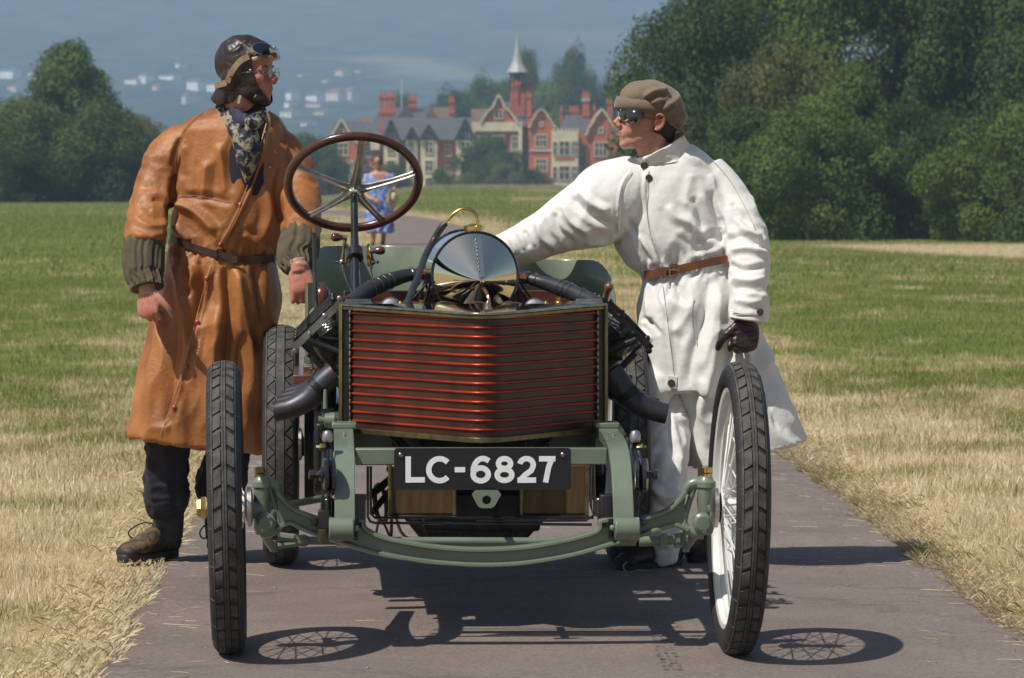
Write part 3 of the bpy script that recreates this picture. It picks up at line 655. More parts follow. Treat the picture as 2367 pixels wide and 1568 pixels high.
# back roofs
roofx(905, 1055, 275, 243, 14, 26, M['slate']); roofy(918, 960, 272, 240, 8, 24, M['slate']); roofy(985, 1012, 270, 244, 8, 24, M['tile']); roofx(1000, 1045, 270, 246, 9, 20, M['tile'])
roofx(825, 880, 290, 270, 12, 22, M['tile'])
chimney(876, 914, 219, 280, 8, 4, shafts=3); chimney(878, 886, 258, 322, -1.2, 1); chimney(1040, 1053, 229, 275, 10, 2); chimney(946, 966, 224, 250, 18, 3, shafts=2)
d = MB(); q = Q(867, 312, -1.5); d.lathe([(0, .5), (.15, .5), (.5, .38), (.75, .12), (1.1, .03)], q-Vector((0, 0, .9)), n=14); d.build('copper_dome', M['verdigris'], man)
# E centre block
slab('wall', [(1092, YB), (1204, YB), (1204, 284), (1092, 284)], -1, 12, M['brick'])
slab('gable', [(1110, 284), (1196, 284), (1190, 280), (1176, 258), (1166, 250), (1158, 230), (1152, 219), (1146, 230), (1138, 250), (1128, 258), (1114, 280)], -1.2, 1.0, M['brick'])
strip('coping', [(1110, 284), (1127, 257), (1138, 250), (1146, 230), (1152, 218), (1158, 230), (1166, 250), (1177, 257), (1196, 284)], -1.2, .23, M['stone'])
roofy(1112, 1194, 284, 226, 1, 22, M['slate']); roofx(1160, 1215, 286, 232, 6, 20, M['slate']); roofx(1092, 1140, 284, 250, 3, 12, M['tile'])
slab('parapet', [(1090, 304), (1206, 304), (1206, 283), (1090, 283)], -1.5, -1.21, M['stone']); slab('stone_band', [(1090, 352), (1206, 352), (1206, 346), (1090, 346)], -1.3, -1.01, M['stone'])
win(1152, 265, 17, 17, 2, 2, -1.2); win(1152, 330, 26, 30, 3, 2, -1.2); win(1112, 330, 13, 28, 2, 2, -1.2); win(1190, 330, 13, 28, 2, 2, -1.2); win(1152, 385, 26, 30, 3, 2, -1.2); win(1112, 385, 13, 26, 2, 2, -1.2); win(1186, 385, 14, 26, 2, 2, -1.2)
slab('stone_quoin', [(1198, YB), (1206, YB), (1206, 304), (1198, 304)], -1.6, -1.02, M['stone']); slab('stone_quoin', [(1090, YB), (1097, YB), (1097, 304), (1090, 304)], -1.6, -1.02, M['stone'])
# link, in shade
slab('wall', [(1204, YB), (1226, YB), (1226, 290), (1204, 290)], 2, 12, M['brick']); roofx(1196, 1232, 292, 262, 1, 12, M['slate'])
# spire
sp = Q(1200, 190, 7); t = MB(); zt = lambda y: Q(0, y).z
t.rings([[Vector((sp.x+w*sx, sp.y+w*sy, z)) for sx, sy in ((-1, -1), (1, -1), (1, 1), (-1, 1))] for w, z in ((1.0, zt(300)), (1.0, zt(205)))])
t.build('tower', M['brick'], man, smooth=False)
t = MB()
for sx in (-1, 0, 1):
    for sy in (-1, 0, 1):
        if sx or sy: t.tube([Vector((sp.x+sx*.95, sp.y+sy*.95, zt(206))), Vector((sp.x+sx*.95, sp.y+sy*.95, zt(164)))], .13, 6)
for yy in (205, 190, 168): t.box((sp.x, sp.y, zt(yy)), (2.3, 2.3, .3))
t.box((sp.x, sp.y, zt(198)), (1.7, 1.7, .9)); t.box((sp.x, sp.y, zt(180)), (.9, .9, 2.2)); t.build('belfry', M['timber'], man, smooth=False)
t = MB(); t.lathe([(0, 1.55), (.5, 1.25), (1.2, .86), (2.2, .55), (3.4, .34), (4.6, .18), (5.6, .08), (5.65, .02)], (sp.x, sp.y, zt(165)), n=8); t.build('spire', M['lead'], man, smooth=False)
t = MB(); t.cyl((sp.x, sp.y, zt(165)+5.5), (sp.x, sp.y, zt(74)), .05, 6); t.ball((sp.x, sp.y, zt(82)), .14, 8, 6); t.build('finial', M['timber'], man)
for x, yt, dy in ((1187, 196, 4), (1195, 193, 3.4), (1203, 196, 4)): chimney(x-3, x+3, yt, 245, dy, 1)
chimney(1218, 1237, 197, 262, 8, 3, shafts=2, band=246); chimney(1217, 1229, 221, 292, 0.5, 2)
# G Dutch gable 2
slab('wall', [(1222, YB), (1281, YB), (1281, 293), (1276, 290), (1274, 281), (1266, 272), (1262, 262), (1256, 257), (1250, 255), (1244, 257), (1238, 262), (1234, 272), (1227, 281), (1225, 290), (1222, 293)], -1.5, 8, M['brick'])
strip('coping', [(1221, 295), (1226, 289), (1227, 281), (1234, 272), (1238, 262), (1244, 256), (1250, 253), (1256, 256), (1262, 262), (1266, 272), (1274, 281), (1277, 289), (1283, 295)], -1.5, .23, M['stone'])
win(1250, 288, 5, 8, 1, 1, -1.5); win(1250, 326, 24, 26, 3, 2, -1.5); win(1250, 382, 24, 26, 3, 2, -1.5); slab('stone_band', [(1224, 350), (1280, 350), (1280, 346), (1224, 346)], -1.7, -1.51, M['stone'])
roofy(1224, 1280, 294, 262, 1, 16, M['slate'])
# H stone bay between the gables
slab('wall', [(1272, YB), (1352, YB), (1352, 306), (1272, 306)], 0, 9, M['brick'])
slab('stone_bay', [(1274, YB), (1334, YB), (1334, 304), (1274, 304)], -3.2, -.002, M['stone'])
for x in range(1276, 1334, 9): slab('merlon', [(x, 304), (x+4, 304), (x+4, 298), (x, 298)], -3.2, -2.8, M['stone'])
slab('brick_panel', [(1281, 371), (1326, 371), (1326, 363), (1281, 363)], -3.26, -3.19, M['brick']); 
for y in (343, 400): win(1280, y, 7, 28, 1, 2, -3.2, sur=1.2); win(1302, y, 22, 30, 2, 2, -3.2, sur=1.5); win(1326, y, 12, 30, 2, 2, -3.2, sur=1.2)
mb = MB(); mb.add([Q(1290, 304, -2), Q(1330, 304, -2), Q(1330, 304, 4), Q(1290, 304, 4), Q(1311, 264, 1)], [(0, 1, 4), (1, 2, 4), (2, 3, 4), (3, 0, 4)]); mb.build('roof', M['slate'], man, smooth=False)
roofx(1310, 1370, 308, 266, 1, 12, M['slate'])
win(1342, 345, 10, 28, 2, 2, 0); win(1342, 400, 10, 28, 2, 2, 0)
# I gable 3
slab('wall', [(1352, YB), (1426, YB), (1426, 312), (1421, 306), (1419, 297), (1411, 288), (1404, 272), (1397, 262), (1389, 254), (1381, 262), (1374, 272), (1366, 288), (1359, 297), (1357, 306), (1352, 312)], -2, 8, M['brick'])
strip('coping', [(1351, 313), (1357, 306), (1358, 297), (1366, 288), (1374, 272), (1389, 252), (1404, 272), (1412, 288), (1420, 297), (1421, 306), (1427, 313)], -2, .24, M['stone'])
win(1387, 302, 7, 10, 1, 1, -2); win(1387, 346, 27, 30, 3, 2, -2); win(1387, 400, 27, 30, 3, 2, -2); roofy(1355, 1423, 312, 260, 1, 18, M['slate'])
slab('wall', [(1426, YB), (1520, YB), (1520, 316), (1426, 316)], 1, 10, M['brick']); roofx(1424, 1522, 318, 280, 0, 11, M['slate'])
for x in (1450, 1490): win(x, 348, 16, 28, 2, 2, 1); win(x, 400, 16, 28, 2, 2, 1)
chimney(1351, 1367, 218, 290, 6, 2, band=229); chimney(1321, 1344, 252, 290, 7, 3, shafts=3); chimney(1409, 1424, 232, 300, 8, 2, shafts=2); chimney(1378, 1386, 248, 285, 9, 1); chimney(1300, 1306, 252, 290, 8, 1)
f = MB(); a = Q(930, 262, 30); b = Q(930, 177, 30); f.cyl(a, b, .09, 8, .05); f.ball(b, .14, 8, 6); o = f.build('flagpole', mat('white_pole', (.7, .7, .68), .5)); setp(o, 'thin white flagpole standing above the roofs of the brick house', 'flagpole')
# low rail fence in front

t = MB(); q = Q(867, 322, -1.5); t.box((q.x, q.y, q.z-.6), (1.3, 1.3, 1.8)); t.build('turret', M['stone'], man, smooth=False)
# ------------------------------------------------------------------ the racing car (local frame: u right, v back from the front axle, z up)
F0 = Vector((-.085+KX*11.70, 11.70, 0)); TH = math.radians(1.0); RL = .4275
car = thing('racing_car', 'green vintage racing car with bare chassis, copper radiator and wooden steering wheel', 'car', F0, TH)
cT, sT = math.cos(TH), math.sin(TH)
def U(x, y, v):
    """photo pixel -> car-local point on the plane at depth v"""
    a, b = (x-CX)/FX, (y-HY)/FX          # X=a*t, Y=t ; v=-sT*(X-F0x)+cT*(Y-F0y)
    t = (v-sT*F0.x+cT*F0.y)/(cT-sT*a); X = a*t-F0.x; Y = t-F0.y
    return Vector((cT*X+sT*Y, v, H-b*t))
def W2L(p): p = Vector(p)-F0; return Vector((cT*p.x+sT*p.y, -sT*p.x+cT*p.y, p.z))
green = (.175, .215, .155)
M['paint'] = mat('sage_green_paint', green, .32, col2=(.145, .18, .13), scale=7, detail=6, coat=.35, bump=.25, bscale=45, rvar=.1, bdist=.001)
M['rubber'] = mat('tyre_rubber', (.030, .029, .028), .6, col2=(.016, .015, .015), scale=22, detail=6, bump=.4, bscale=160, rvar=.12)
M['rubber_dusty'] = mat('dusty_tread', (.105, .098, .088), .85, col2=(.038, .036, .034), scale=26, detail=7, bump=.4, bscale=140)
M['white'] = mat('white_enamel', (.80, .79, .75), .3, col2=(.68, .67, .63), scale=10, coat=.4, lo=.3)
M['black'] = mat('black_enamel', (.010, .011, .014), .25, col2=(.018, .018, .02), scale=15, coat=.5)
M['iron'] = mat('oily_iron', (.05, .048, .045), .42, .85, col2=(.018, .017, .017), scale=25, detail=6, bump=.3, bscale=90, rvar=.15)
M['steel'] = mat('bare_steel', (.42, .41, .40), .3, 1, col2=(.22, .21, .2), scale=18, detail=6, rvar=.15)
M['dsteel'] = mat('dark_steel', (.16, .15, .14), .38, .9, col2=(.08, .075, .07), scale=25, rvar=.1)
M['alu'] = mat('cast_aluminium', (.60, .59, .57), .42, 1, col2=(.40, .38, .36), scale=20, detail=6, bump=.3, bscale=120, rvar=.1)
M['brass'] = mat('brass', (.72, .52, .20), .25, 1, col2=(.5, .34, .12), scale=18, detail=6, rvar=.12)
M['brass_dull'] = mat('tarnished_brass', (.30, .25, .12), .42, .9, col2=(.14, .13, .07), scale=20, detail=6, rvar=.12)
M['nickel'] = mat('polished_nickel', (.74, .70, .56), .045, 1, col2=(.68, .64, .50), scale=4)
M['exhaust'] = mat('blued_exhaust', (.075, .078, .095), .42, .6, col2=(.06, .04, .038), scale=9, detail=7, bump=.35, bscale=40, rvar=.12)
M['hose'] = mat('rubber_hose', (.022, .023, .026), .42, col2=(.035, .035, .038), scale=30, bump=.2, bscale=200)
M['wood'] = mat('varnished_wood', (.16, .055, .026), .32, col2=(.07, .022, .012), scale=6, stretch=(.6, 6, 6), detail=6, coat=.5)
M['rimwood'] = mat('steering_rim_wood', (.115, .038, .022), .28, col2=(.04, .014, .009), scale=9, detail=7, coat=.6)
M['knob'] = mat('brown_knob', (.12, .028, .018), .2, col2=(.06, .015, .01), scale=20, coat=.6)
M['case'] = mat('aged_copper_case', (.17, .10, .045), .5, .55, col2=(.10, .06, .03), scale=9, stretch=(6, 6, .6), detail=6, bump=.3, bscale=60)
M['copper'] = mat('copper_pipe', (.75, .30, .16), .25, 1, scale=10)
M['plate'] = mat('plate_black', (.010, .010, .012), .45, scale=20, coat=.15); M['plate_white'] = mat('plate_white', (.90, .90, .90), .4, col2=(.82, .82, .82), scale=30)

for k_ in ('paint',):
    rp2 = [n_ for n_ in M[k_].node_tree.nodes if n_.bl_idname == 'ShaderNodeValToRGB'][0].color_ramp; q_ = rp2.elements.new(.30); q_.color = (.06, .065, .05, 1); q_ = rp2.elements.new(.315); q_.color = (.145, .18, .13, 1)
# ---------------- wheels
def tyre_profile(w, R, th, k=22):
    """closed section (x across, r radius) of a high narrow beaded tyre"""
    pts = []
    rc = R-th/2
    for i in range(k):
        a = 2*PI*i/k; c, s_ = math.cos(a), math.sin(a)
        x = w/2*abs(s_)**.8*(1 if s_ >= 0 else -1); r = rc+th/2*abs(c)**.85*(1 if c >= 0 else -1)
        pts.append((x, r))
    return pts
def make_wheel(name, cen, w, th, tilt, kind, outer):
    """outer: +1 when the outside faces +u"""
    wl = bpy.data.objects.new(name, None); C.objects.link(wl); wl.parent = car; wl.location = cen
    wl.rotation_euler = (0, tilt[0], tilt[1])
    R = RL; prof = tyre_profile(w, R-.0045, th); n = 96; mb = MB()
    mb.rings([[Vector((x, r*math.sin(2*PI*i/n), r*math.cos(2*PI*i/n))) for x, r in prof] for i in range(n+1)], False, False)
    mb.build('tyre', M['rubber'], wl, recalc=True)
    ty = wl.children[0]
    # tread pieces following the crown
    rc = R-.0045-th/2
    def surf(x, lift):
        q = min(1, abs(x)/(w/2))**(1/.8); c = math.sqrt(max(0, 1-q*q))**.85; return rc+th/2*c+lift
    tb = MB()
    def pad(corners, h0=.0006, h1=.0052):
        """corners: (x, angle)"""
        lo = [Vector((x, surf(x, -.003)*math.sin(a), surf(x, -.003)*math.cos(a))) for x, a in corners]
        cx = sum(x for x, a in corners)/len(corners); ca = sum(a for x, a in corners)/len(corners)
        hi = []
        for x, a in corners:
            x2, a2 = cx+(x-cx)*.93, ca+(a-ca)*.93; r = surf(x2, h1); hi.append(Vector((x2, r*math.sin(a2), r*math.cos(a2))))
        m_ = len(corners); tb.add(lo+hi, [tuple(range(m_, 2*m_))]+[(i, (i+1) % m_, m_+(i+1) % m_, m_+i) for i in range(m_)])
    def rib(xa, xb, h1=.0055, nn=96):
        vs = []
        for i in range(nn):
            a = 2*PI*i/nn
            for x, l in ((xa, -.003), (xa, h1), (xb, h1), (xb, -.003)): r = surf(x, l); vs.append(Vector((x, r*math.sin(a), r*math.cos(a))))
        tb.add(vs, [(i*4+j, ((i+1) % nn)*4+j, ((i+1) % nn)*4+j+1, i*4+j+1) for i in range(nn) for j in range(3)])
    if kind == 'front':
        rib(-.0065, -.0008); rib(.0008, .0065)
        N_ = 46
        for i in range(N_):
            a0 = 2*PI*i/N_; a1 = a0+2*PI/N_*.80; sh = 2*PI/N_*.22
            for s_ in (-1, 1):
                pad([(s_*.0085, a0+sh), (s_*.0085, a1+sh), (s_*.031, a1), (s_*.031, a0)])
            if i % 2 == 0:
                for s_ in (-1, 1): pad([(s_*.036, a0), (s_*.036, a0+.012), (s_*.046, a0+.012), (s_*.046, a0)], h1=.003)
        rib(.0325, .036, .004); rib(-.036, -.0325, .004)
    else:
        rib(-.014, .014); N_ = 40
        for i in range(N_):
            a0 = 2*PI*i/N_; da = 2*PI/N_; g_ = .0045/R
            for s_ in (-1, 1):
                pad([(s_*.017, a0+g_), (s_*.017, a0+da-g_), (s_*.046, a0+da/2)]); pad([(s_*.046, a0+da/2+g_*1.6), (s_*.046, a0+1.5*da-g_*1.6), (s_*.018, a0+da)])
        rib(.0475, .052, .004); rib(-.052, -.0475, .004)
    to = tb.build('tread', M['rubber_dusty'], None, smooth=False); to.parent = ty; to['kind'] = 'stuff'
    # rim
    rr = R-th; mb = MB(); hw_ = w*.36
    sec = [(-hw_, rr+.016), (-hw_-.003, rr+.02), (-hw_-.005, rr+.012), (-hw_, rr-.004), (-hw_*.6, rr-.010), (-hw_*.5, rr-.020), (hw_*.5, rr-.020), (hw_*.6, rr-.010), (hw_, rr-.004), (hw_+.005, rr+.012), (hw_+.003, rr+.02), (hw_, rr+.016), (0, rr+.004)]
    n = 84; mb.rings([[Vector((x, r*math.sin(2*PI*i/n), r*math.cos(2*PI*i/n))) for x, r in sec] for i in range(n+1)], False, False)
    mb.build('rim', M['white'], wl)
    # hub
    mb = MB(); mb.lathe([(-.055, .028), (-.052, .047), (-.044, .047), (-.040, .030), (.040, .030), (.044, .044), (.052, .044), (.056, .026), (.066, .026)], axis=(outer, 0, 0), n=24); mb.build('hub', M['white'], wl)
    mb = MB(); mb.lathe([(.058, .030), (.062, .036), (.074, .036), (.076, .029), (.086, .026), (.088, .02)] if kind == 'front' else [(.058, .026), (.066, .024)], axis=(outer, 0, 0), n=6); mb.build('hub_cap', M['brass'], wl, smooth=False)
    mb = MB(); mb.lathe([(-.078, .034), (-.072, .058), (-.060, .058), (-.056, .036)], axis=(outer, 0, 0), n=24); mb.build('hub_drum', M['alu'], wl)
    # crossed wire spokes, all one mesh datum per flange
    ns = 22; data = {}
    for side in (-1, 1):
        for sgn in (-1, 1):
            s0 = MB(); fa = 0; ra = sgn*.62
            a = Vector((side*.048, .040*math.sin(fa), .040*math.cos(fa))); b = Vector((side*.006, (rr-.018)*math.sin(ra), (rr-.018)*math.cos(ra)))
            s0.tube([a, b], .0022, 5, cap=False); so_ = s0.build('spoke', M['white'], wl); data = so_.data
            for k in range(ns//2):
                ang = 2*PI*(k+(.25 if sgn > 0 else 0)+(.5 if side > 0 else 0)*.5)/(ns//2)
                o = so_ if k == 0 else so_.copy()
                if k: C.objects.link(o); o.parent = wl
                o.rotation_euler = (-ang, 0, 0)
    return wl
cb = math.radians(1.3)
wFL = make_wheel('wheel', U(524, 1178, -.07), .100, .086, (-cb, math.radians(.6)), 'front', -1)
wFR = make_wheel('wheel', U(1706, 1180, -.13), .098, .086, (cb, math.radians(.6)), 'front', 1)
wRL = make_wheel('wheel', U(650, 1030, 2.56), .128, .092, (0, 0), 'rear', -1)
wRR = make_wheel('wheel', U(1443, 1030, 2.56), .128, .092, (0, 0), 'rear', 1)
for w_ in (wFL, wFR, wRL, wRR): w_.location.z = RL+.008

# ---------------- front axle
top = [(640, 1135), (661, 1163), (684, 1181), (716, 1194), (740, 1201), (771, 1203), (833, 1203), (839, 1216), (852, 1229), (887, 1244), (933, 1254), (1002, 1265), (1084, 1271), (1160, 1270), (1229, 1264), (1298, 1252), (1344, 1241), (1377, 1230), (1388, 1218), (1393, 1204), (1460, 1203), (1494, 1197), (1529, 1187), (1552, 1174), (1570, 1157), (1586, 1135)]
bot = [(640, 1222), (661, 1210), (675, 1209), (693, 1219), (716, 1229), (740, 1238), (794, 1255), (863, 1276), (933, 1290), (1002, 1299), (1084, 1305), (1160, 1305), (1229, 1299), (1321, 1283), (1390, 1264), (1460, 1244), (1506, 1228), (1552, 1214), (1566, 1214), (1590, 1226)]
VA = -.02
ax = bpy.data.objects.new('front_axle', None)
tp = [U(x, y, VA) for x, y in top]; bp_ = [U(x, y, VA) for x, y in bot]
mb = MB()
# web: strip between resampled curves
def resamp(c, xs_): return [Vector((x, VA, float(np.interp(x, [p.x for p in c], [p.z for p in c])))) for x in xs_]
us = np.linspace(tp[0].x+.003, tp[-1].x-.003, 90); A = resamp(tp, us); B = resamp(bp_, us)
for i in range(len(us)-1):
    mb.prism([B[i], B[i+1], A[i+1], A[i]], (0, .014, 0))
def flange(curve, hw_=.026, tk=.011, dz=0):
    pts, _ = spl(curve, [1]*len(curve), 4); R = []
    for i, p in enumerate(pts):
        t = (pts[min(i+1, len(pts)-1)]-pts[max(i-1, 0)]).normalized(); nrm = Vector((-t.z, 0, t.x)); c = p+Vector((0, .007, 0))
        R.append([c+Vector((0, -hw_, 0))-nrm*tk*.3, c+Vector((0, -hw_, 0))+nrm*tk*.3, c+Vector((0, -hw_*.4, 0))+nrm*tk*.7, c+Vector((0, hw_*.4, 0))+nrm*tk*.7, c+Vector((0, hw_, 0))+nrm*tk*.3, c+Vector((0, hw_, 0))-nrm*tk*.3, c+Vector((0, hw_*.3, 0))-nrm*tk*.7, c+Vector((0, -hw_*.3, 0))-nrm*tk*.7])
    mb.rings(R)
flange(tp); flange(bp_)
# fork arms at both ends
L_ = lambda pts, r: mb.tube([U(x, y, VA+.007) for x, y in pts], r, 8, smooth=4, up=Vector((0, 1, 0)))
L_([(644, 1140), (636, 1124), (622, 1116), (606, 1118), (596, 1124)], [.012, .015, .018, .020, .018]); L_([(619, 1122), (632, 1160), (643, 1205), (640, 1219)], [.010, .009, .010, .013]); L_([(645, 1220), (625, 1229), (604, 1230)], [.013, .017, .018])
L_([(1583, 1139), (1592, 1124), (1606, 1117), (1624, 1118), (1636, 1124)], [.012, .015, .018, .020, .018]); L_([(1606, 1123), (1594, 1160), (1582, 1205), (1586, 1219)], [.010, .009, .010, .013]); L_([(1582, 1220), (1604, 1231), (1626, 1233)], [.013, .017, .018])
axle = mb.build('front_axle', M['paint'], car, angle=50)
for x, dx in ((605, 1), (1632, -1)):
    k = MB(); a, b = U(x, 1236, VA), U(x, 1114, VA)
    k.lathe([(0, .016), (.006, .020), (.02, .024), (.135, .024), (.14, .029), (.155, .029), (.158, .024), (.172, .018)], a, (b-a), 18)
    s_ = -dx
    k.tube([U(x, 1176, VA), U(x-30*dx, 1178, VA)], [.026, .030], 14)
    c = U(x+10*dx, 1207, VA); k.lathe([(0, .030), (.03, .030), (.034, .024), (.04, .02), (.041, .008)], c+Vector((0, -.005, 0)), (0, -1, 0), 18)
    for q in range(6): k.ball(c+Vector((.018*math.cos(q*PI/3), -.042, .018*math.sin(q*PI/3))), .0035, 6, 5)
    k.build('king_pin', M['paint'], car)
    g = MB(); g.lathe([(0, .009), (.004, .012), (.006, .0155), (.022, .0155), (.024, .012), (.026, .016), (.040, .016), (.042, .008)], U(x+(-4 if dx > 0 else 2), 1113, VA), (0, 0, 1), 16); g.build('grease_cup', M['brass_dull'] if dx > 0 else M['brass'], car)
# steering arms and tie rod
k = MB(); k.tube([U(612, 1232, .03), U(622, 1255, .10), U(632, 1268, .14)], [.016, .013, .013], 10); k.tube([U(632, 1250, .14), U(632, 1276, .14)], .011, 8); k.tube([U(642, 1240, .14), U(690, 1246, .14)], .013, 8); k.tube([U(642, 1262, .14), U(690, 1256, .14)], .010, 8); k.ball(U(700, 1250, .14), (.022, .016, .019))
k.tube([U(700, 1250, .15), U(1470, 1253, .15)], .0125, 10)
k.tube([U(1478, 1252, .15), U(1486, 1252, .15), U(1560, 1248, .14), U(1562, 1248, .14)], [.016, .016, .014, .010], 12); k.box(U(1534, 1250, .14), (.02, .038, .05)); k.tube([U(1558, 1240, .14), U(1582, 1236, .14)], .008, 8); k.tube([U(1558, 1262, .14), U(1582, 1258, .14)], .008, 8)
k.tube([U(1608, 1232, .03), U(1596, 1250, .10), U(1586, 1264, .14)], [.016, .013, .012], 10); k.tube([U(1586, 1230, .14), U(1586, 1276, .14)], .010, 8); k.ball(U(1586, 1249, .14), (.018, .016, .018))
k.build('tie_rod', M['paint'], car)
k = MB(); k.tube([U(628, 1184, .0), U(640, 1172, .02), U(690, 1163, .10), U(760, 1150, .3)], [.020, .012, .011, .011], 10); k.ball(U(626, 1186, -.01), .021); k.build('drag_link', M['paint'], car)

# ---------------- frame
RU = .405
fr = MB()
for s_ in (-1, 1):
    fr.box((s_*RU, 1.9, .575), (.058, 2.5, .09))
    # dumb iron ribbon
    pv = [(.66, .625), (.45, .622), (.25, .612), (.10, .590), (.0, .548), (-.055, .49), (-.085, .43), (-.10, .385)]
    pts, _ = spl([Vector((s_*(RU+.002), v, z)) for v, z in pv], [1]*len(pv), 5); R = []
    for i, p in enumerate(pts):
        t = (pts[min(i+1, len(pts)-1)]-pts[max(i-1, 0)]).normalized(); nrm = Vector((0, t.z, -t.y)); q = i/(len(pts)-1); w_ = .030; dp = .036*(1-q*.35)
        R.append([p+Vector((-w_, 0, 0)), p+Vector((w_, 0, 0)), p+Vector((w_, 0, 0))+nrm*(-dp), p+Vector((-w_, 0, 0))+nrm*(-dp)])
    fr.rings(R)
    fr.lathe([(-.037, .026), (-.035, .034), (.035, .034), (.037, .026)], (s_*(RU+.012), -.085, .372), (1, 0, 0), 22)
    for q in range(4): fr.ball((s_*RU+rnd.uniform(-.003, .003), .32+q*.085, .618-q*.0), (.007, .007, .005), 8, 6)
    fr.ball((s_*(RU-.03), -.09, .375), .010, 8, 6)
fr.build('chassis_rail', M['paint'], car, bevel=.003)
cbm = MB(); cbm.prism([Vector((-.375, .13, .592)), Vector((.375, .13, .592)), Vector((.375, .13, .542)), Vector((-.375, .13, .542))], (0, .05, 0)); cbm.tube([Vector((-.41, .12, .567)), Vector((-.455, .12, .567))], .018, 8); cbm.tube([Vector((.41, .12, .567)), Vector((.455, .12, .567))], .018, 8)
cbm.build('cross_member', M['paint'], car, bevel=.004)
for v in (1.0, 1.8, 2.5): cm2 = MB(); cm2.box((0, v, .56), (.78, .06, .06)); cm2.build('cross_member', M['paint'], car, bevel=.003)
# triangular bracket with hole below the plate
tb = MB(); o_ = [(1086, 1134), (1164, 1134), (1144, 1170), (1138, 1175), (1110, 1175), (1104, 1170)]; c0 = (1125, 1156)
oc = [U(x, y, .03) for x, y in o_]; hc = U(*c0, .03); hole = [hc+Vector((.0135*math.cos(a), 0, .0135*math.sin(a))) for a in [2*PI*k/18 for k in range(18)]]
outr = []
for k in range(18):
    a = 2*PI*k/18; d = Vector((math.cos(a), 0, math.sin(a))); best = None
    for i in range(len(oc)):
        p, q = oc[i], oc[(i+1) % len(oc)]; e = q-p; den = d.x*e.z-d.z*e.x
        if abs(den) < 1e-9: continue
        tt = ((p.x-hc.x)*e.z-(p.z-hc.z)*e.x)/den; uu = ((p.x-hc.x)*d.z-(p.z-hc.z)*d.x)/den
        if tt > 0 and -1e-6 <= uu <= 1+1e-6 and (best is None or tt < best): best = tt
    outr.append(hc+d*best)
for k in range(18): j = (k+1) % 18; tb.prism([hole[k], hole[j], outr[j], outr[k]], (0, .012, 0))
tb.build('crank_bracket', M['paint'], car, smooth=False)
k = MB(); k.cyl(hc+Vector((0, .02, 0)), hc+Vector((0, .3, 0)), .011, 12); k.box(hc+Vector((0, .025, 0)), (.034, .01, .006), Matrix.Rotation(.5, 3, 'Y')); k.build('crank_shaft_end', M['iron'], car)

# ---------------- number plate
plt = MB(); x0, x1, y0, y1 = 911, 1320, 1036, 1133; VP = .105
def rrect(x0, x1, z0, z1, r, v):
    out = []
    for cx, cz, a0 in ((x1-r, z1-r, 0), (x0+r, z1-r, 90), (x0+r, z0+r, 180), (x1-r, z0+r, 270)):
        for k in range(6): a = math.radians(a0+k*18); out.append(Vector((cx+r*math.cos(a), v, cz+r*math.sin(a))))
    return out
a, b = U(x0, y1, VP), U(x1, y0, VP)
plt.prism(rrect(a.x, b.x, a.z, b.z, .010, VP), (0, .004, 0)); plate = plt.build('number_plate', M['plate'], car, smooth=False)
sc = (b.x-a.x)/(x1-x0)
def PL(px, py, d=-.0012): return Vector((a.x+(px-x0)*sc, VP+d, a.z+(y1-py)*sc*((b.z-a.z)/((y1-y0)*sc))))
def ribbon(mb, pts, w, closed=False):
    """flat stroke of width w (px) through the pixel points"""
    n = len(pts); Lf = []; Rt = []
    for i in range(n):
        p0 = pts[(i-1) % n] if closed or i > 0 else pts[i]; p1 = pts[(i+1) % n] if closed or i < n-1 else pts[i]
        q = pts[i]
        def nrm(a_, b_):
            dx, dy = b_[0]-a_[0], b_[1]-a_[1]; l = math.hypot(dx, dy) or 1; return (-dy/l, dx/l)
        na = nrm(p0, q) if p0 != q else nrm(q, p1); nb = nrm(q, p1) if p1 != q else na
        mx_, my_ = na[0]+nb[0], na[1]+nb[1]; l = math.hypot(mx_, my_) or 1; mx_, my_ = mx_/l, my_/l; k = 1/max(.5, mx_*na[0]+my_*na[1])
        Lf.append((q[0]+mx_*w/2*k, q[1]+my_*w/2*k)); Rt.append((q[0]-mx_*w/2*k, q[1]-my_*w/2*k))
    R = [[PL(*Lf[i]), PL(*Rt[i]), PL(*Rt[i], d=0), PL(*Lf[i], d=0)] for i in range(n)]
    if closed: R.append(R[0])
    mb.rings(R, not closed, not closed)
def arc(cx, cy, rx, ry, a0, a1, n=18): return [(cx+rx*math.cos(math.radians(a0+(a1-a0)*k/n)), cy-ry*math.sin(math.radians(a0+(a1-a0)*k/n))) for k in range(n+1)]
SW = 12.5; T0, T1 = 1055, 1116
glyphs = {
 'L': [([(943.5, T0), (943.5, T1-6), (943.5, T1)], 0), ([(950, T1-6.5), (982, T1-6.5)], 0)],
 'C': [(arc(1016, 1086, 25, 25.5, 42, 318, 26), 0)],
 '-': [([(1051, 1086), (1075, 1086)], 0)],
 '6': [(arc(1111, 1097, 17.5, 15, 0, 360, 26)[:-1], 1), (arc(1116, 1092, 22.5, 32, 176, 62, 12)+[(1130, 1066)], 0)],
 '8': [(arc(1166, 1072, 14, 11.5, 0, 360, 24)[:-1], 1), (arc(1166, 1098, 17, 13, 0, 360, 24)[:-1], 1)],
 '2': [(arc(1217, 1075, 15.5, 14.5, 170, -20, 14)+[(1228, 1088), (1213, 1099), (1203, 1110)], 0), ([(1196, T1-5.5), (1239, T1-5.5)], 0)],
 '7': [([(1246, T0+6), (1284, T0+6)], 0), ([(1277, T0+2), (1268, 1080), (1261, T1)], 0)]}
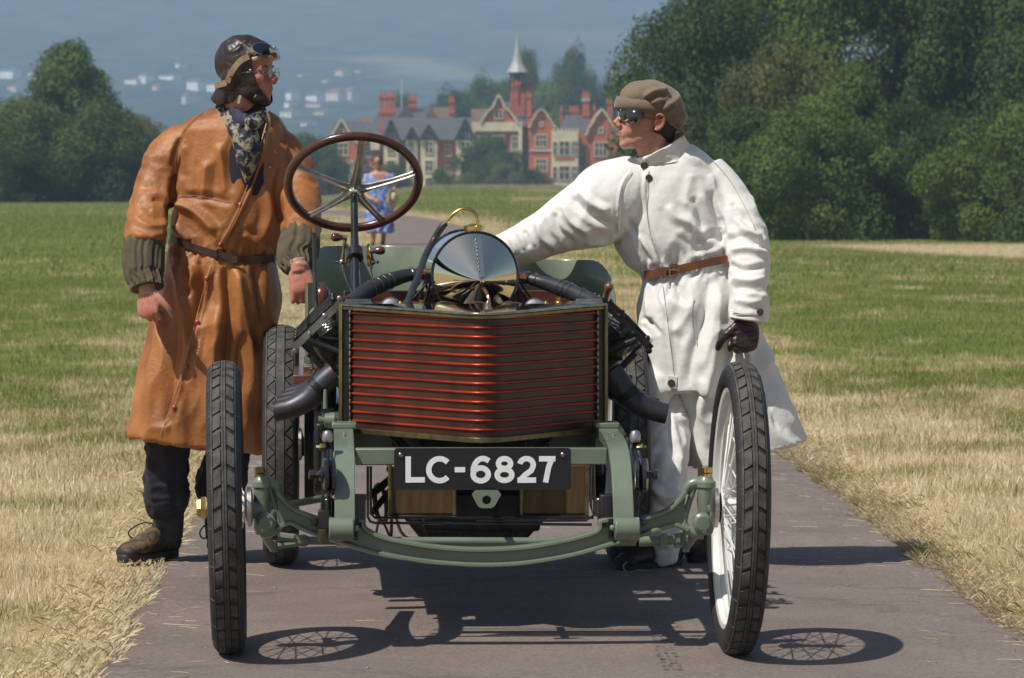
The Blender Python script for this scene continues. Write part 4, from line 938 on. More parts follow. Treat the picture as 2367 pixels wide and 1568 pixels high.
for ch, sts in glyphs.items():
    mb = MB()
    for gi, (pts, cl) in enumerate(sts):
        n0 = len(mb.v); ribbon(mb, pts, SW if ch != '-' else 12, cl); mb.v = mb.v[:n0]+[(v[0], v[1]-.0005*gi, v[2]) for v in mb.v[n0:]]
    o = mb.build('character', M['plate_white'], None, smooth=False, recalc=True); o.parent = plate; o['label'] = 'white painted '+('hyphen' if ch == '-' else ('letter '+ch if ch.isalpha() else 'figure '+ch))
for x in (926, 1301):
    mb = MB(); mb.ball(PL(x, 1052, -.001), (.0085, .006, .0085), 12, 8); o = mb.build('bolt', M['steel'], None); o.parent = plate
bk = MB(); bk.box((-.18, .125, .55), (.03, .02, .05)); bk.box((.18, .125, .55), (.03, .02, .05)); bk.build('plate_bracket', M['paint'], car)

# ---------------- V radiator
VS, VN, RW = .74, .20, .405
def vee(off=0.0, n=9, rad=.10):
    """plan path of the rounded V front, left to right"""
    hw_ = RW; d = Vector((hw_, VN-VS, 0)); L0 = Vector((-hw_, VS, 0)); N0 = Vector((.012, VN, 0)); R0 = Vector((hw_, VS, 0))
    dl = (N0-L0).normalized(); dr = (R0-N0).normalized(); pts = [L0+(N0-L0)*t for t in np.linspace(0, 1, 14)[:-1] if (N0-(L0+(N0-L0)*t)).length > rad]
    a, b = N0-dl*rad, N0+dr*rad
    pts += [a*(1-t)**2+N0*2*t*(1-t)+b*t*t for t in np.linspace(0, 1, n)]
    pts += [N0+(R0-N0)*t for t in np.linspace(0, 1, 14)[1:] if ((N0+(R0-N0)*t)-N0).length > rad]
    out = []
    for i, p in enumerate(pts):
        t = (pts[min(i+1, len(pts)-1)]-pts[max(i-1, 0)]).normalized(); out.append(p+Vector((t.y, -t.x, 0))*off)
    return out
ZT, ZB = 1.000, .605
def ztop(v): return ZT-.012*(VS-v)/(VS-VN)
def zbot(v): return ZB
rad = bpy.data.objects.new('radiator', None); C.objects.link(rad); rad.parent = car
mr = bpy.data.materials.new('radiator_copper_glint'); mr.use_nodes = True; t = mr.node_tree; N = t.nodes; L = t.links; b_ = N['Principled BSDF']
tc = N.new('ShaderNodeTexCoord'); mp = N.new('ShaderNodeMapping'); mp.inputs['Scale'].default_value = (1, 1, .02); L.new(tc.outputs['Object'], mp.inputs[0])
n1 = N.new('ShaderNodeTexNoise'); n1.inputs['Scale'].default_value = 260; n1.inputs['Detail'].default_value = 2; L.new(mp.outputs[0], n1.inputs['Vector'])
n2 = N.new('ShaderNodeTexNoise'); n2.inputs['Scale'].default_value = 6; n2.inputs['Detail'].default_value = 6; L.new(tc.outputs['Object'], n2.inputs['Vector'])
r1 = N.new('ShaderNodeValToRGB'); L.new(n2.outputs[0], r1.inputs[0]); e = r1.color_ramp.elements; e[0].position = .3; e[0].color = (.13, .018, .008, 1); e[1].position = .64; e[1].color = (.46, .046, .015, 1)  # brighter red on the tube ridges: their highlight lines put into the copper colour
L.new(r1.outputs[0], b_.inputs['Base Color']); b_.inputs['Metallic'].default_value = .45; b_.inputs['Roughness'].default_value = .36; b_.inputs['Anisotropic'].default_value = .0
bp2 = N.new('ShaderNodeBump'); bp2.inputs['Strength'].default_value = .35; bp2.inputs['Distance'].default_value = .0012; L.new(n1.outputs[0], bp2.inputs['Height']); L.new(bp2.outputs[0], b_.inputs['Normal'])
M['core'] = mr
M['fin'] = mat('radiator_fin', (.085, .024, .010), .45, .2, col2=(.035, .012, .007), scale=7, detail=6, bump=.5, bscale=300, stretch=(1, 1, .02), bdist=.001, rvar=.1)  # darker flats between the ridges that carry the painted highlight
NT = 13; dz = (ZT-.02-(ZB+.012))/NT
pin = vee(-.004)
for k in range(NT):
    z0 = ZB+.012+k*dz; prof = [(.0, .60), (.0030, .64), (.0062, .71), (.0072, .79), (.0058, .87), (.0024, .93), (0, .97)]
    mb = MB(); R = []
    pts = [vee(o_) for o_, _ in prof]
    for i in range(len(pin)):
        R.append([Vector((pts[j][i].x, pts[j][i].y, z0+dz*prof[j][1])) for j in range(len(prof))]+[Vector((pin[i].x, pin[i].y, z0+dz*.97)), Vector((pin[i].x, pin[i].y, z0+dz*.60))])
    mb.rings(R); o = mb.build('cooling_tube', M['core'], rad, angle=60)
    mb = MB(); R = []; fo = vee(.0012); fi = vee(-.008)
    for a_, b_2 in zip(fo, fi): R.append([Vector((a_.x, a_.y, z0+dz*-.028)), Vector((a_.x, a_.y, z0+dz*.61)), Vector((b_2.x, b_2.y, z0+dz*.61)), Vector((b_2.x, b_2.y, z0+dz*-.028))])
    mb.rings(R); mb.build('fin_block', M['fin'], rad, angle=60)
# frame edges
def vband(name, z0, z1, off, th, m, fn=None):
    mb = MB(); A = vee(off); B = vee(off-th); R = []
    for p, q in zip(A, B):
        f = fn(p.y) if fn else 0
        R.append([Vector((p.x, p.y, z0+f)), Vector((p.x, p.y, z1+f)), Vector((q.x, q.y, z1+f)), Vector((q.x, q.y, z0+f))])
    mb.rings(R); return mb.build(name, m, rad, bevel=.001)
vband('bottom_edge', ZB-.004, ZB+.011, .013, .05, M['brass_dull']); vband('top_edge', ZT-.020, ZT-.010, .012, .02, M['brass_dull'], lambda v: ztop(v)-ZT+.004); vband('top_lip', ZT-.0055, ZT+.001, .016, .02, M['steel'], lambda v: ztop(v)-ZT+.001)
mb = MB(); A = vee(-.006); n = len(A); mb.add([Vector((p.x, p.y, ztop(p.y)-.002)) for p in A]+[Vector((p.x, VS+.09, ztop(VS)-.002)) for p in A], [(i, i+1, n+i+1, n+i) for i in range(n-1)])
mb.build('top_tank', M['nickel'], rad)
for s_ in (-1, 1):
    mb = MB(); dirv = Vector((s_*RW, VS-VN, 0)).normalized(); base = Vector((s_*RW, VS, 0)); nn = Vector((s_*(VS-VN), -RW, 0)).normalized()
    p0 = base+dirv*.002; 
    for o1, o2, w1, w2 in ((.002, .014, -.004, .006),):
        mb.prism([p0-dirv*.012+nn*.016+Vector((0, 0, ZB-.006)), p0+dirv*.004+nn*.016+Vector((0, 0, ZB-.006)), p0+dirv*.004+nn*.016+Vector((0, 0, ZT+.002)), p0-dirv*.012+nn*.016+Vector((0, 0, ZT+.002))], -nn*.05)
    mb.build('side_column', M['brass_dull'], rad, bevel=.0015)
    mb = MB(); q = p0-dirv*.045
    mb.prism([q+nn*.010+Vector((0, 0, ZB+.01)), q+dirv*.036+nn*.010+Vector((0, 0, ZB+.01)), q+dirv*.036+nn*.010+Vector((0, 0, ZT-.02)), q+nn*.010+Vector((0, 0, ZT-.02))], -nn*.01); mb.build('side_plate', M['iron'], rad)
    mb = MB()
    for k in range(17): mb.ball(q-dirv*.002+nn*.010+Vector((0, 0, ZB+.03+k*.0212)), (.004, .004, .009), 8, 6)
    o = mb.build('solder_seam', M['steel'], rad); o['kind'] = 'stuff'
    mb = MB(); c = Vector((s_*(RW-.045), VS-.02, ZT+.006))
    mb.box(c, (.085, .030, .008)); mb.tube([c+Vector((-.04, 0, .006)), c+Vector((.04, 0, .006))], .005, 8); mb.build('top_hinge', M['steel'], rad)
    mb = MB(); mb.box((s_*(RW+.002), VS+.03, (ZT+ZB)/2), (.014, .07, ZT-ZB-.01)); mb.build('side_tank', M['paint'], rad, bevel=.003)
mb = MB(); mb.box((0, VS+.055, (ZT+ZB)/2-.02), (.78, .02, ZT-ZB-.06)); mb.build('back_baffle', M['iron'], rad)
for v in (.55,): 
    for s_ in (-1, 1):
        mb = MB(); mb.box((s_*RU, .60, .632), (.075, .12, .016)); mb.build('mounting_foot', M['paint'], rad, bevel=.003)
# brass odds on the radiator top
mb = MB(); mb.lathe([(0, .012), (.006, .012), (.008, .008), (.018, .009), (.026, .004)], U(1128, 716, .30), (0, 0, 1), 12); mb.build('drain_cock', M['steel'], rad)
for x in (925, 1262): mb = MB(); mb.lathe([(0, .007), (.004, .007), (.006, .004), (.010, .004)], U(x, 703, .62), (0, 0, 1), 8); mb.build('filler_nut', M['brass'], rad)

# ---------------- header tank with cone nose
TC = U(1098, 636, 1.30); TR = .140; tdir = Vector((-.045, 1, .0)).normalized()
tank = bpy.data.objects.new('header_tank', None); C.objects.link(tank); tank.parent = car
mb = MB(); mb.lathe([(0, TR), (.40, TR)], TC, tdir, 72); mb.build('tank_shell', M['nickel'], tank)
mb = MB(); apex = TC-tdir*.085+Vector((.012, 0, -.016)); n = 96; x_ = tdir.cross(Vector((0, 0, 1))).normalized(); y_ = x_.cross(tdir)
R = []
for f in np.linspace(0, 1, 10):
    c = TC.lerp(apex, f); R.append([c+(x_*math.cos(2*PI*k/n)+y_*math.sin(2*PI*k/n))*max(TR*(1-f), .0006) for k in range(n)])
mb.rings(R, False, True); mb.build('nose_cone', M['nickel'], tank)
for d_ in (0, .39):
    mb = MB(); mb.torus(TC+tdir*d_, tdir, TR, .0048, 72, 8); o = mb.build('rim_band', M['black'], tank)
    mb = MB()
    for k in range(44):
        a = 2*PI*k/44; mb.ball(TC+tdir*(d_+.0)+(x_*math.cos(a)+y_*math.sin(a))*(TR+.003)-tdir*.003, .0022, 6, 5)
    o = mb.build('rivet', M['steel'], tank); o['kind'] = 'stuff'
mb = MB(); tp_ = TC+Vector((.0, 0, TR)); ap = apex
q0 = TC.lerp(apex, .10)+Vector((.004, -.002, TR*.90)); q1 = TC.lerp(apex, .93)+Vector((.002, -.002, TR*.07)); wv = Vector((.013, 0, 0))
mb.prism([q0-wv*.6, q0+wv, q1+wv*.9, q1-wv*.1], (0, .004, 0.001)); mb.build('seam_strip', M['nickel'], tank)
mb = MB()
for k in range(9): p = q0.lerp(q1, .08+k*.095)+Vector((-.004, -.002, .001)); mb.ball(p, (.0032, .0022, .0032), 8, 6)
o = mb.build('seam_rivet', M['steel'], tank); o['kind'] = 'stuff'
# filler cap and gooseneck
fc = TC+tdir*.06+Vector((.002, 0, TR-.004))
mb = MB(); mb.lathe([(0, .030), (.010, .030), (.011, .034), (.022, .034), (.024, .030), (.029, .016), (.031, .004)], fc, (0, 0, 1), 8); mb.build('filler_cap', M['brass'], tank, smooth=False)
mb = MB(); mb.box(fc+Vector((-.004, -.038, -.004)), (.030, .01, .024)); mb.box(fc+Vector((-.004, -.052, -.022)), (.022, .016, .012), Matrix.Rotation(-.6, 3, 'X')); mb.build('cap_strap', M['brass'], tank, bevel=.002)
VG = 1.34
gp = [(1103, 528), (1104, 512), (1100, 496), (1090, 486), (1076, 483), (1062, 486), (1047, 496), (1036, 508), (1030, 517)]
mb = MB(); mb.tube([U(x, y, VG) for x, y in gp], .0058, 10, smooth=4); mb.build('overflow_pipe', M['brass'], tank)
mb = MB(); mb.tube([U(x, y, v) for x, y, v in ((1031, 516, VG), (1020, 527, VG), (1000, 560, VG), (982, 595, 1.25), (968, 635, 1.1), (953, 672, 1.0), (938, 712, .9))], [.010, .0115, .011, .011, .011, .0115, .0115], 12, smooth=5); mb.build('overflow_hose', M['hose'], tank)
mb = MB(); mb.tube([U(1118, 668, 1.2), U(1126, 680, 1.12), U(1131, 700, 1.1), U(1129, 725, 1.1)], .006, 8, smooth=4); mb.build('copper_feed_pipe', M['copper'], tank)
for s_, pts in ((-1, [(1008, 632, 1.40), (975, 633, 1.40), (940, 637, 1.38), (905, 648, 1.34), (868, 663, 1.28), (838, 680, 1.2), (806, 704, 1.1)]), (1, [(1190, 640, 1.40), (1215, 643, 1.40), (1250, 652, 1.38), (1290, 665, 1.33), (1325, 678, 1.28), (1372, 700, 1.2), (1392, 715, 1.15)])):
    PT = [U(*p) for p in pts]; mb = MB(); mb.tube(PT[1:], [.017, .022, .0255, .0265, .027, .026], 16, smooth=5); ho_ = mb.build('water_hose', M['hose'], car)
    mb = MB(); mb.tube([PT[0], PT[1]], .0165, 14); mb.tube([PT[1]+(PT[0]-PT[1])*.3, PT[1]], .021, 14); mb.build('pipe_stub', M['copper'], tank)
    for i, f in ((1, .2), (1, .7), (3, .2), (3, .55), (3, .9), (4, .5)):
        c = PT[i].lerp(PT[i+1], f); d = (PT[i+1]-PT[i]).normalized(); mb = MB(); r0 = [.0175, .018, .0225, .026, .0268, .027, .026][min(i+1, 6)] if i > 1 else .0205
        if i >= 3: r0 = .0275
        mb.torus(c, d, r0, .0016, 20, 6); mb.box(c+Vector((0, -.0, r0+.002)), (.012, .007, .006)); o = mb.build('hose_clip', M['steel'], None); o.parent = ho_
# tank cradle struts
mb = MB()
for s_ in (-1, 1):
    mb = MB(); mb.box(TC+tdir*.16+Vector((s_*(TR+.004), 0, -.01)), (.02, .30, .03))
    for dv in (.03, .3): mb.tube([TC+tdir*dv+Vector((s_*TR*.98, 0, -.01)), Vector((s_*.20, 1.30+dv, .80))], .005, 6); mb.tube([TC+tdir*dv+Vector((s_*TR, 0, -.01)), Vector((s_*.33, 1.30+dv, .82))], .004, 6)
    mb.build('tank_bracket', M['iron'], tank)

# ---------------- dashboard, floor
mb = MB(); mb.box((.0, 1.78, .91), (.80, .03, .20)); mb.build('dashboard', M['wood'], car, bevel=.004)
mb = MB(); mb.box((0, 2.1, .62), (.84, .9, .03)); mb.box((-.52, 2.0, .715), (.10, .70, .03)); mb.box((.52, 2.0, .715), (.10, .70, .03)); mb.build('floor_board', M['wood'], car, bevel=.003)

# ---------------- bucket seats
def seat(xl, xr, ytop, v, zb, dep, side=1):
    a, b = U(xl, ytop, v), U(xr, ytop, v); cx, hw_ = (a.x+b.x)/2, (b.x-a.x)/2; zt = a.z; R = []; n = 30
    for i in range(n+1):
        th = math.radians(-100+200*i/n); px = cx+hw_*math.sin(th)*(1 if abs(th) < PI/2 else 1); py = v-dep+dep*max(math.cos(th), -.9)
        q = abs(th)/math.radians(100); top_ = zt-(zt-zb)*.50*max(0, (q-.45)/.55)**1.7
        R.append((px, py, top_))
    mb = MB(); th_ = .006; vs = []
    for (px, py, tz) in R: 
        d = Vector((px-cx, py-(v-dep), 0)); d = d.normalized() if d.length > 0 else Vector((0, 1, 0))
        vs.append([Vector((px, py, zb))*1, Vector((px, py, zb+(tz-zb)*.5))+d*.012, Vector((px, py, tz))+d*.02, Vector((px, py, tz+.004))+d*(.02+th_/2), Vector((px, py, tz))+d*(.02+th_), Vector((px, py, zb+(tz-zb)*.5))+d*(.012+th_), Vector((px, py, zb))+d*th_])
    mb.rings(vs); o = mb.build('seat_shell', M['paint'], car, angle=60)
    mb = MB(); mb.box((cx, v-dep, zb+.03), (hw_*1.8, dep*1.7, .07)); mb.build('seat_cushion', mat('brown_leather_seat', (.07, .03, .015), .45, scale=8), car, bevel=.02)
    return o
seat(722, 992, 571, 2.62, .76, .30); seat(1166, 1392, 603, 2.62, .76, .30)
# left body side panel
mb = MB(); pts = [U(x, y, 2.02) for x, y in ((704, 640), (714, 650), (740, 655), (760, 640), (790, 640), (790, 822), (720, 822), (704, 822))]
sp_ = [(U(704, 842, 2.0), 0)]
A = U(705, 645, 1.98); B = U(705, 842, 1.98); mb2 = MB()
cols = [(705, 1.98), (712, 1.95), (728, 1.97), (745, 2.06), (756, 2.2), (762, 2.4)]
R = []
for x, v in cols:
    zt_ = U(x, 640, 1.98).z; zb_ = U(x, 842, 1.98).z; p = U(x, 700, v); R.append([Vector((p.x, v, zb_)), Vector((p.x, v, zt_-.02)), Vector((p.x, v+.007, zt_-.02)), Vector((p.x, v+.007, zb_))])
mb2.rings(R); mb2.build('body_side', M['paint'], car, angle=60)
mb = MB(); c = U(748, 832, 1.94); mb.box(c+Vector((-.0, 0, 0)), (.135, .008, .026)); 
for x in (716, 728): mb.ball(U(x, 832, 1.93), .005, 6, 5)
mb.build('body_flange', M['paint'], car)
mb = MB(); mb.box(U(748, 853, 1.96), (.14, .08, .022)); mb.build('running_board', M['wood'], car, bevel=.003)

# ---------------- steering
SC_ = U(818, 437, 1.62); sn = Vector((.04, -.70, -.71)).normalized()   # towards the dashboard, down the column
upv = Vector((0, -.71, .70)); rgt = sn.cross(upv).normalized(); upv = rgt.cross(sn).normalized()
if rgt.x < 0: rgt = -rgt
SR = .219; st = bpy.data.objects.new('steering_wheel', None); C.objects.link(st); st.parent = car
mb = MB(); mb.torus(SC_-sn*.03, sn, SR, .0158, 72, 14, .9); mb.build('steering_rim', M['rimwood'], st)
def wp(a, r, d=0.0): return SC_+(rgt*math.cos(a)+upv*math.sin(a))*r+sn*d
for k in range(5):
    a = math.radians(82+72*k); mb = MB(); R = []
    for r, w_, t_, d in ((.020, .022, .010, .004), (.06, .0145, .009, .0), (.13, .0105, .008, -.012), (.19, .0115, .007, -.024), (.208, .015, .006, -.028)):
        c = wp(a, r, d); s_ = rgt*(-math.sin(a))+upv*math.cos(a)
        R.append([c-s_*w_-sn*t_*.3, c-s_*w_+sn*t_*.4, c-s_*w_*.35+sn*t_*.6, c-s_*w_*.25+sn*t_*1.6, c+s_*w_*.25+sn*t_*1.6, c+s_*w_*.35+sn*t_*.6, c+s_*w_+sn*t_*.4, c+s_*w_-sn*t_*.3, c-sn*t_*.5])
    mb.rings(R); mb.build('spoke', M['alu'], st, angle=35)
mb = MB(); mb.lathe([(-.012, .026), (.010, .030), (.012, .024), (.030, .022), (.032, .018)], SC_, sn, 6); mb.build('hub', M['alu'], st, smooth=False)
mb = MB(); cb0 = U(822, 700, 1.30); mb.tube([SC_+sn*.02, SC_.lerp(cb0, .40), SC_.lerp(cb0, .42), cb0+ (cb0-SC_)*.35], [.0125, .0125, .0135, .020], 20); mb.build('steering_column', M['black'], car)
cc = SC_.lerp(cb0, .58); mb = MB(); mb.lathe([(-.022, .018), (-.018, .028), (.018, .028), (.024, .019)], cc, sn, 24); mb.build('column_collar', M['black'], car)
for s_, kx, ky in ((-1, 779, 549), (1, 870, 580)):
    q = bpy.data.objects.new('hand_lever', None); C.objects.link(q); q.parent = car
    qx = 803 if s_ < 0 else 852; base = U(qx, 590, 1.48)
    mb = MB(); mb.torus(base, (1, .12*s_, 0), .036, .0028, 28, 6); mb.torus(base+Vector((.002, 0, 0)), (1, .12*s_, 0), .031, .0018, 28, 6); mb.cyl(base+Vector((-.004, 0, 0)), base+Vector((.004, 0, 0)), .012, 10); mb.box(base+Vector((0, 0, -.012)), (.004, .008, .05)); mb.build('quadrant', M['brass'], q)
    mb = MB(); px = 797 if s_ < 0 else 858; kk = U(kx, ky, 1.45); j = U(px, ky+1, 1.45); lo = U(790 if s_ < 0 else 862, 606, 1.46)
    mb.tube([j+(kk-j)*-.1, lo], [.006, .0045], 8); mb.ball(lo, .010, 10, 8); mb.tube([lo+Vector((-s_*-.012, 0, 0)), lo+Vector((s_*.02, 0, 0))], .005, 8); mb.cyl(j+Vector((-.006, 0, 0)), j+Vector((.006, 0, 0)), .009, 10); mb.build('lever_arm', M['steel'], q)
    mb = MB(); d = (kk-j).normalized(); mb.lathe([(0, .007), (.008, .010), (.018, .0135), (.028, .0145), (.036, .012), (.041, .005)], j+d*.006, d, 16); mb.build('lever_knob', M['knob'], q)
    mb = MB(); pl = [U(793, 622, 1.46), U(797, 640, 1.4), U(812, 672, 1.3), U(824, 692, 1.2)] if s_ < 0 else [U(858, 622, 1.46), U(861, 640, 1.42), U(864, 660, 1.3)]; mb.tube(pl, .0028, 6, smooth=4); mb.tube([pl[0]+Vector((0, 0, .02)), pl[0]+Vector((0, 0, -.01))], [.007, .002], 8); mb.build('control_rod', M['steel'], q)
# outer brake lever
mb = MB(); mb.tube([U(724, 541, 1.62), U(725, 548, 1.62), U(728, 640, 1.60), U(733, 752, 1.58)], [.0070, .0066, .0070, .0085], 12, smooth=2); mb.lathe([(-.012, .016), (.012, .016), (.016, .009)], U(733, 755, 1.58), (0, -1, 0), 16)
mb.tube([U(735, 757, 1.57), U(770, 800, 1.5), U(800, 850, 1.45)], .009, 10); mb.build('brake_lever', M['dsteel'], car)
mb = MB(); mb.lathe([(-.05, .016), (-.035, .026), (0, .032), (.03, .027), (.042, .014)], U(744, 692, 1.66), (0, .1, 1), 18); mb.build('gear_knob', M['knob'], car)
mb = MB(); mb.tube([U(744, 715, 1.66), U(742, 760, 1.64)], .018, 14); mb.cyl(U(733, 730, 1.60), U(752, 728, 1.66), .03, 18); mb.build('gear_gate', M['alu'], car)
mb = MB(); a = U(1398, 692, 1.9); b = U(1411, 655, 1.86); d = (b-a).normalized(); mb.lathe([(0, .014), (.02, .0125), (.035, .012), (.055, .016), (.064, .012), (.068, .004)], a, d, 16); mb.build('pump_handle', mat('turned_wood', (.20, .09, .035), .3, coat=.5, scale=15), car)
mb = MB(); mb.lathe([(-.045, .022), (-.03, .032), (-.012, .026), (.0, .018), (.012, .013)], a, d, 16); mb.build('pump_collar', M['brass'], car)

# ---------------- V8 engine: two banks splayed outwards
eng = bpy.data.objects.new('engine', None); C.objects.link(eng); eng.parent = car
mb = MB(); mb.box((0, 1.25, .50), (.34, .95, .26)); mb.build('crankcase', M['iron'], eng, bevel=.03)
for s_ in (-1, 1):
    d = Vector((s_*.70, 0, .72)).normalized(); side = Vector((-.72*s_, 0, .70)).normalized()
    for k in range(4):
        v = .92+k*.215; b0 = Vector((s_*.13, v, .56))
        cy = bpy.data.objects.new('cylinder', None)
        mb = MB(); prof = [(0, .058)]
        for q in range(9): prof += [(.22+q*.017, .060), (.222+q*.017, .072), (.227+q*.017, .072), (.229+q*.017, .060)]
        prof += [(.39, .062), (.42, .068), (.425, .068), (.465, .062), (.48, .05), (.482, .02)]
        mb.lathe(prof, b0, d, 24); cyo = mb.build('cylinder', M['iron'], eng)
        hd = b0+d*.445
        mb = MB()
        for q in range(8):
            a = 2*PI*q/8; c = hd+side*.050*math.cos(a)+Vector((0, 1, 0))*.050*math.sin(a); mb.lathe([(-.02, .0085), (.012, .0085), (.014, .005), (.022, .005)], c, d, 6)
        o = mb.build('head_bolt', M['steel'], None); o.parent = cyo; o['kind'] = 'stuff'
        mb = MB()
        for dv in (-.03, .03):
            c = hd+Vector((0, dv, 0))+side*.012; mb.tube([c, c+d*.075], .004, 8)
            for q in range(5): mb.torus(c+d*(.012+q*.011), d, .012, .0022, 14, 5)
            mb.lathe([(0, .015), (.006, .015)], c+d*.068, d, 12)
        o = mb.build('valve_spring', M['steel'], None); o.parent = cyo; o['kind'] = 'stuff'
        mb = MB(); c = hd+d*.085+side*.012
        mb.tube([c+side*.075+Vector((0, -.03, 0)), c+Vector((0, -.03, 0)), c-side*.09+Vector((0, -.03, 0))], [.007, .011, .007], 8); mb.ball(c+side*.075+Vector((0, -.03, 0)), .011, 8, 6); mb.ball(c-side*.09+Vector((0, -.03, 0)), .011, 8, 6)
        mb.tube([c-side*.09+Vector((0, -.03, 0)), b0+d*.02-side*.08+Vector((0, -.03, 0))], .005, 8); mb.tube([c+side*.075+Vector((0, .03, 0)), b0+d*.02+side*.075+Vector((0, .03, 0))], .005, 8)
        mb.cyl(c-side*.03+Vector((0, -.05, 0)), c-side*.03+Vector((0, .05, 0)), .009, 10)
        o = mb.build('rocker', M['iron'], None); o.parent = cyo
        mb = MB(); c = hd-d*.05+Vector((0, -.065, 0)); mb.lathe([(0, .012), (.02, .012), (.022, .007), (.05, .006)], c, (0, -1, 0), 6); mb.ball(c+Vector((0, -.01, 0)), .014, 8, 6); o = mb.build('spark_plug', M['alu'], None); o.parent = cyo
    # long tappet bar slanting outwards seen from the front
    mb = MB(); f0 = Vector((s_*.13, .84, .56))
    a = f0+d*.525+side*.11; b = f0+d*.505-side*.105
    mb.box((a+b)/2+Vector((0, .0, 0)), (.026, .022, (b-a).length), side.to_track_quat('Z', 'Y').to_matrix()); 
    for q in range(4): mb.lathe([(-.016, .010), (.0, .010), (.003, .006)], a.lerp(b, q/3)+Vector((0, -.012, 0)), (0, -1, 0), 8)
    mb.build('valve_gear_bar', M['steel'] if s_ < 0 else M['iron'], eng)
    mb = MB()
    for q in range(5):
        o1 = f0+d*(.26+q*.055)+side*rnd.uniform(-.07, .07); mb.lathe([(0, .012), (.02, .012), (.022, .007), (.03, .007)], o1, (0, -1, 0), 8)
        mb.tube([o1, o1+d*.06+side*.05*rnd.choice((-1, 1))+Vector((0, -.01, 0))], .006, 8)
    mb.tube([f0+d*.15+side*.05, f0+d*.33+side*.02+Vector((0, -.03, 0)), f0+d*.50-side*.05+Vector((0, -.02, 0))], .012, 10, smooth=4); mb.tube([f0+d*.12+side*.08, f0+d*.50+side*.09], .009, 8); mb.tube([f0+d*.12-side*.08, f0+d*.47-side*.08], .010, 8)
    for q in range(6): mb.lathe([(0, .017), (.012, .017), (.014, .009), (.022, .009)], f0+d*(.30+.04*q)+side*(.03*(-1)**q)+Vector((0, .02, 0)), (0, -1, 0), 6)
    mb.tube([f0+d*.1-side*.06, f0+d*.25-side*.07+Vector((0, -.03, 0)), f0+d*.38-side*.02], .008, 10, smooth=4)
    mb.build('valve_gear', M['iron'], eng)
# magneto / brass domes seen over the radiator
for x, y in ((905, 700), (1240, 702)):
    mb = MB(); c = U(x, y, .95); mb.lathe([(-.10, .036), (.02, .036), (.030, .030), (.034, .018)], c+Vector((0, .12, -.024)), (0, -1, .1), 22); mb.build('intake_cover', M['alu'], eng)
for x, y, v in ((975, 710, .9), (1290, 704, 1.0)):
    mb = MB(); mb.lathe([(0, .014), (.015, .014), (.018, .008), (.03, .008)], U(x, y+6, v), (0, 0, 1), 6); mb.build('union_nut', M['brass'], eng)
mb = MB()
for k in range(7):
    x = 850+k*75; mb.tube([U(x, 712, 1.0), U(x+20, 700, 1.1), U(x+60, 706, 1.2), U(x+80, 725, 1.2)], .005, 8, smooth=4)
mb.build('fuel_pipe', M['copper'], eng)
# exhaust stubs
for s_ in (-1, 1):
    for k in range(4):
        v = .84+k*.215; b0 = Vector((s_*.30, v, .80)); 
        if s_ < 0: path = [(775, 862), (752, 880), (735, 897), (712, 922), (680, 941), (650, 949), (633, 952)]
        else: path = [(1410, 858), (1432, 885), (1450, 912), (1475, 932), (1502, 945), (1528, 954), (1541, 957)]
        # the local path is fixed by the front pipe, the others repeat it further back
        base = [U(x, y, .80) for x, y in path]; pts = [p+Vector((0, k*.215, -.0)) for p in base]; 
        if k: pts = [p+Vector((s_*-.012*k, 0, .004*k)) for p in pts]
        mb = MB(); rs = [.038, .037, .037, .036, .034, .0325, .0325]
        P2, R2 = spl(pts, rs, 5); mb.tube(P2, R2, 20, cap=False)
        e = (P2[-1]-P2[-2]).normalized(); mb.tube([P2[-1], P2[-1]+e*.0005, P2[-1]-e*.08], [R2[-1], R2[-1]*.88, R2[-1]*.86], 20, cap=False)
        mb.build('exhaust_pipe', M['exhaust'], eng)
        mb = MB(); c, d2 = pts[2], (pts[2]-pts[1]).normalized(); mb.lathe([(-.012, .040), (.010, .040), (.013, .034)], c, d2, 20); o = mb.build('exhaust_flange', M['iron'], eng)
# rocker perforated guard near the left panel
mb = MB(); c = U(742, 845, 1.35)
for i in range(7):
    for j in range(4): mb.torus(c+Vector((-.03+j*.018+(i % 2)*.009, 0, .05-i*.017)), (0, 1, 0), .0075, .0025, 10, 5)
o = mb.build('mesh_guard', M['steel'], eng); o['kind'] = 'stuff'

# ---------------- dark machinery below
low = MB()
for x, y, w_, h_, v, dv in ((1105, 1165, .36, .12, .85, .6),): low.box(U(x, y, v), (w_, dv, h_))
low.prism([U(930, 1195, .7), U(1268, 1195, .7), U(1215, 1250, .7), U(975, 1250, .7)], (0, .5, 0)); low.build('sump', M['iron'], eng, bevel=.01)
for x in (1040, 1178):
    mb = MB(); c = U(x, 1222, .69); mb.lathe([(0, .036), (.016, .036), (.018, .028), (.012, .026), (.012, .014), (.022, .013), (.022, .004)], c, (0, -1, 0), 28)
    for q in range(32): a = 2*PI*q/32; mb.box(c+Vector((.037*math.cos(a), -.008, .037*math.sin(a))), (.004, .014, .004))
    mb.build('timing_gear', M['iron'], eng)
for x0, x1, y0, y1 in ((900, 1052, 1075, 1190), (1204, 1358, 1075, 1190)):
    mb = MB(); a, b = U(x0, y1, .40), U(x1, y0, .40); mb.box(((a.x+b.x)/2, .47, (a.z+b.z)/2), (b.x-a.x, .14, b.z-a.z)); o = mb.build('oil_tank', M['case'], car, bevel=.004)
    mb = MB(); mb.box(((a.x+b.x)/2, .465, a.z-.006), (b.x-a.x+.008, .16, .012)); mb.build('tank_strap', M['iron'], car, bevel=.002)
    for xx in (a.x+.002, b.x-.002): mb = MB(); mb.cyl((xx, .395, a.z), (xx, .395, b.z), .006, 8); mb.build('tank_edge', M['brass_dull'], car)
pp = MB()
V1 = .30
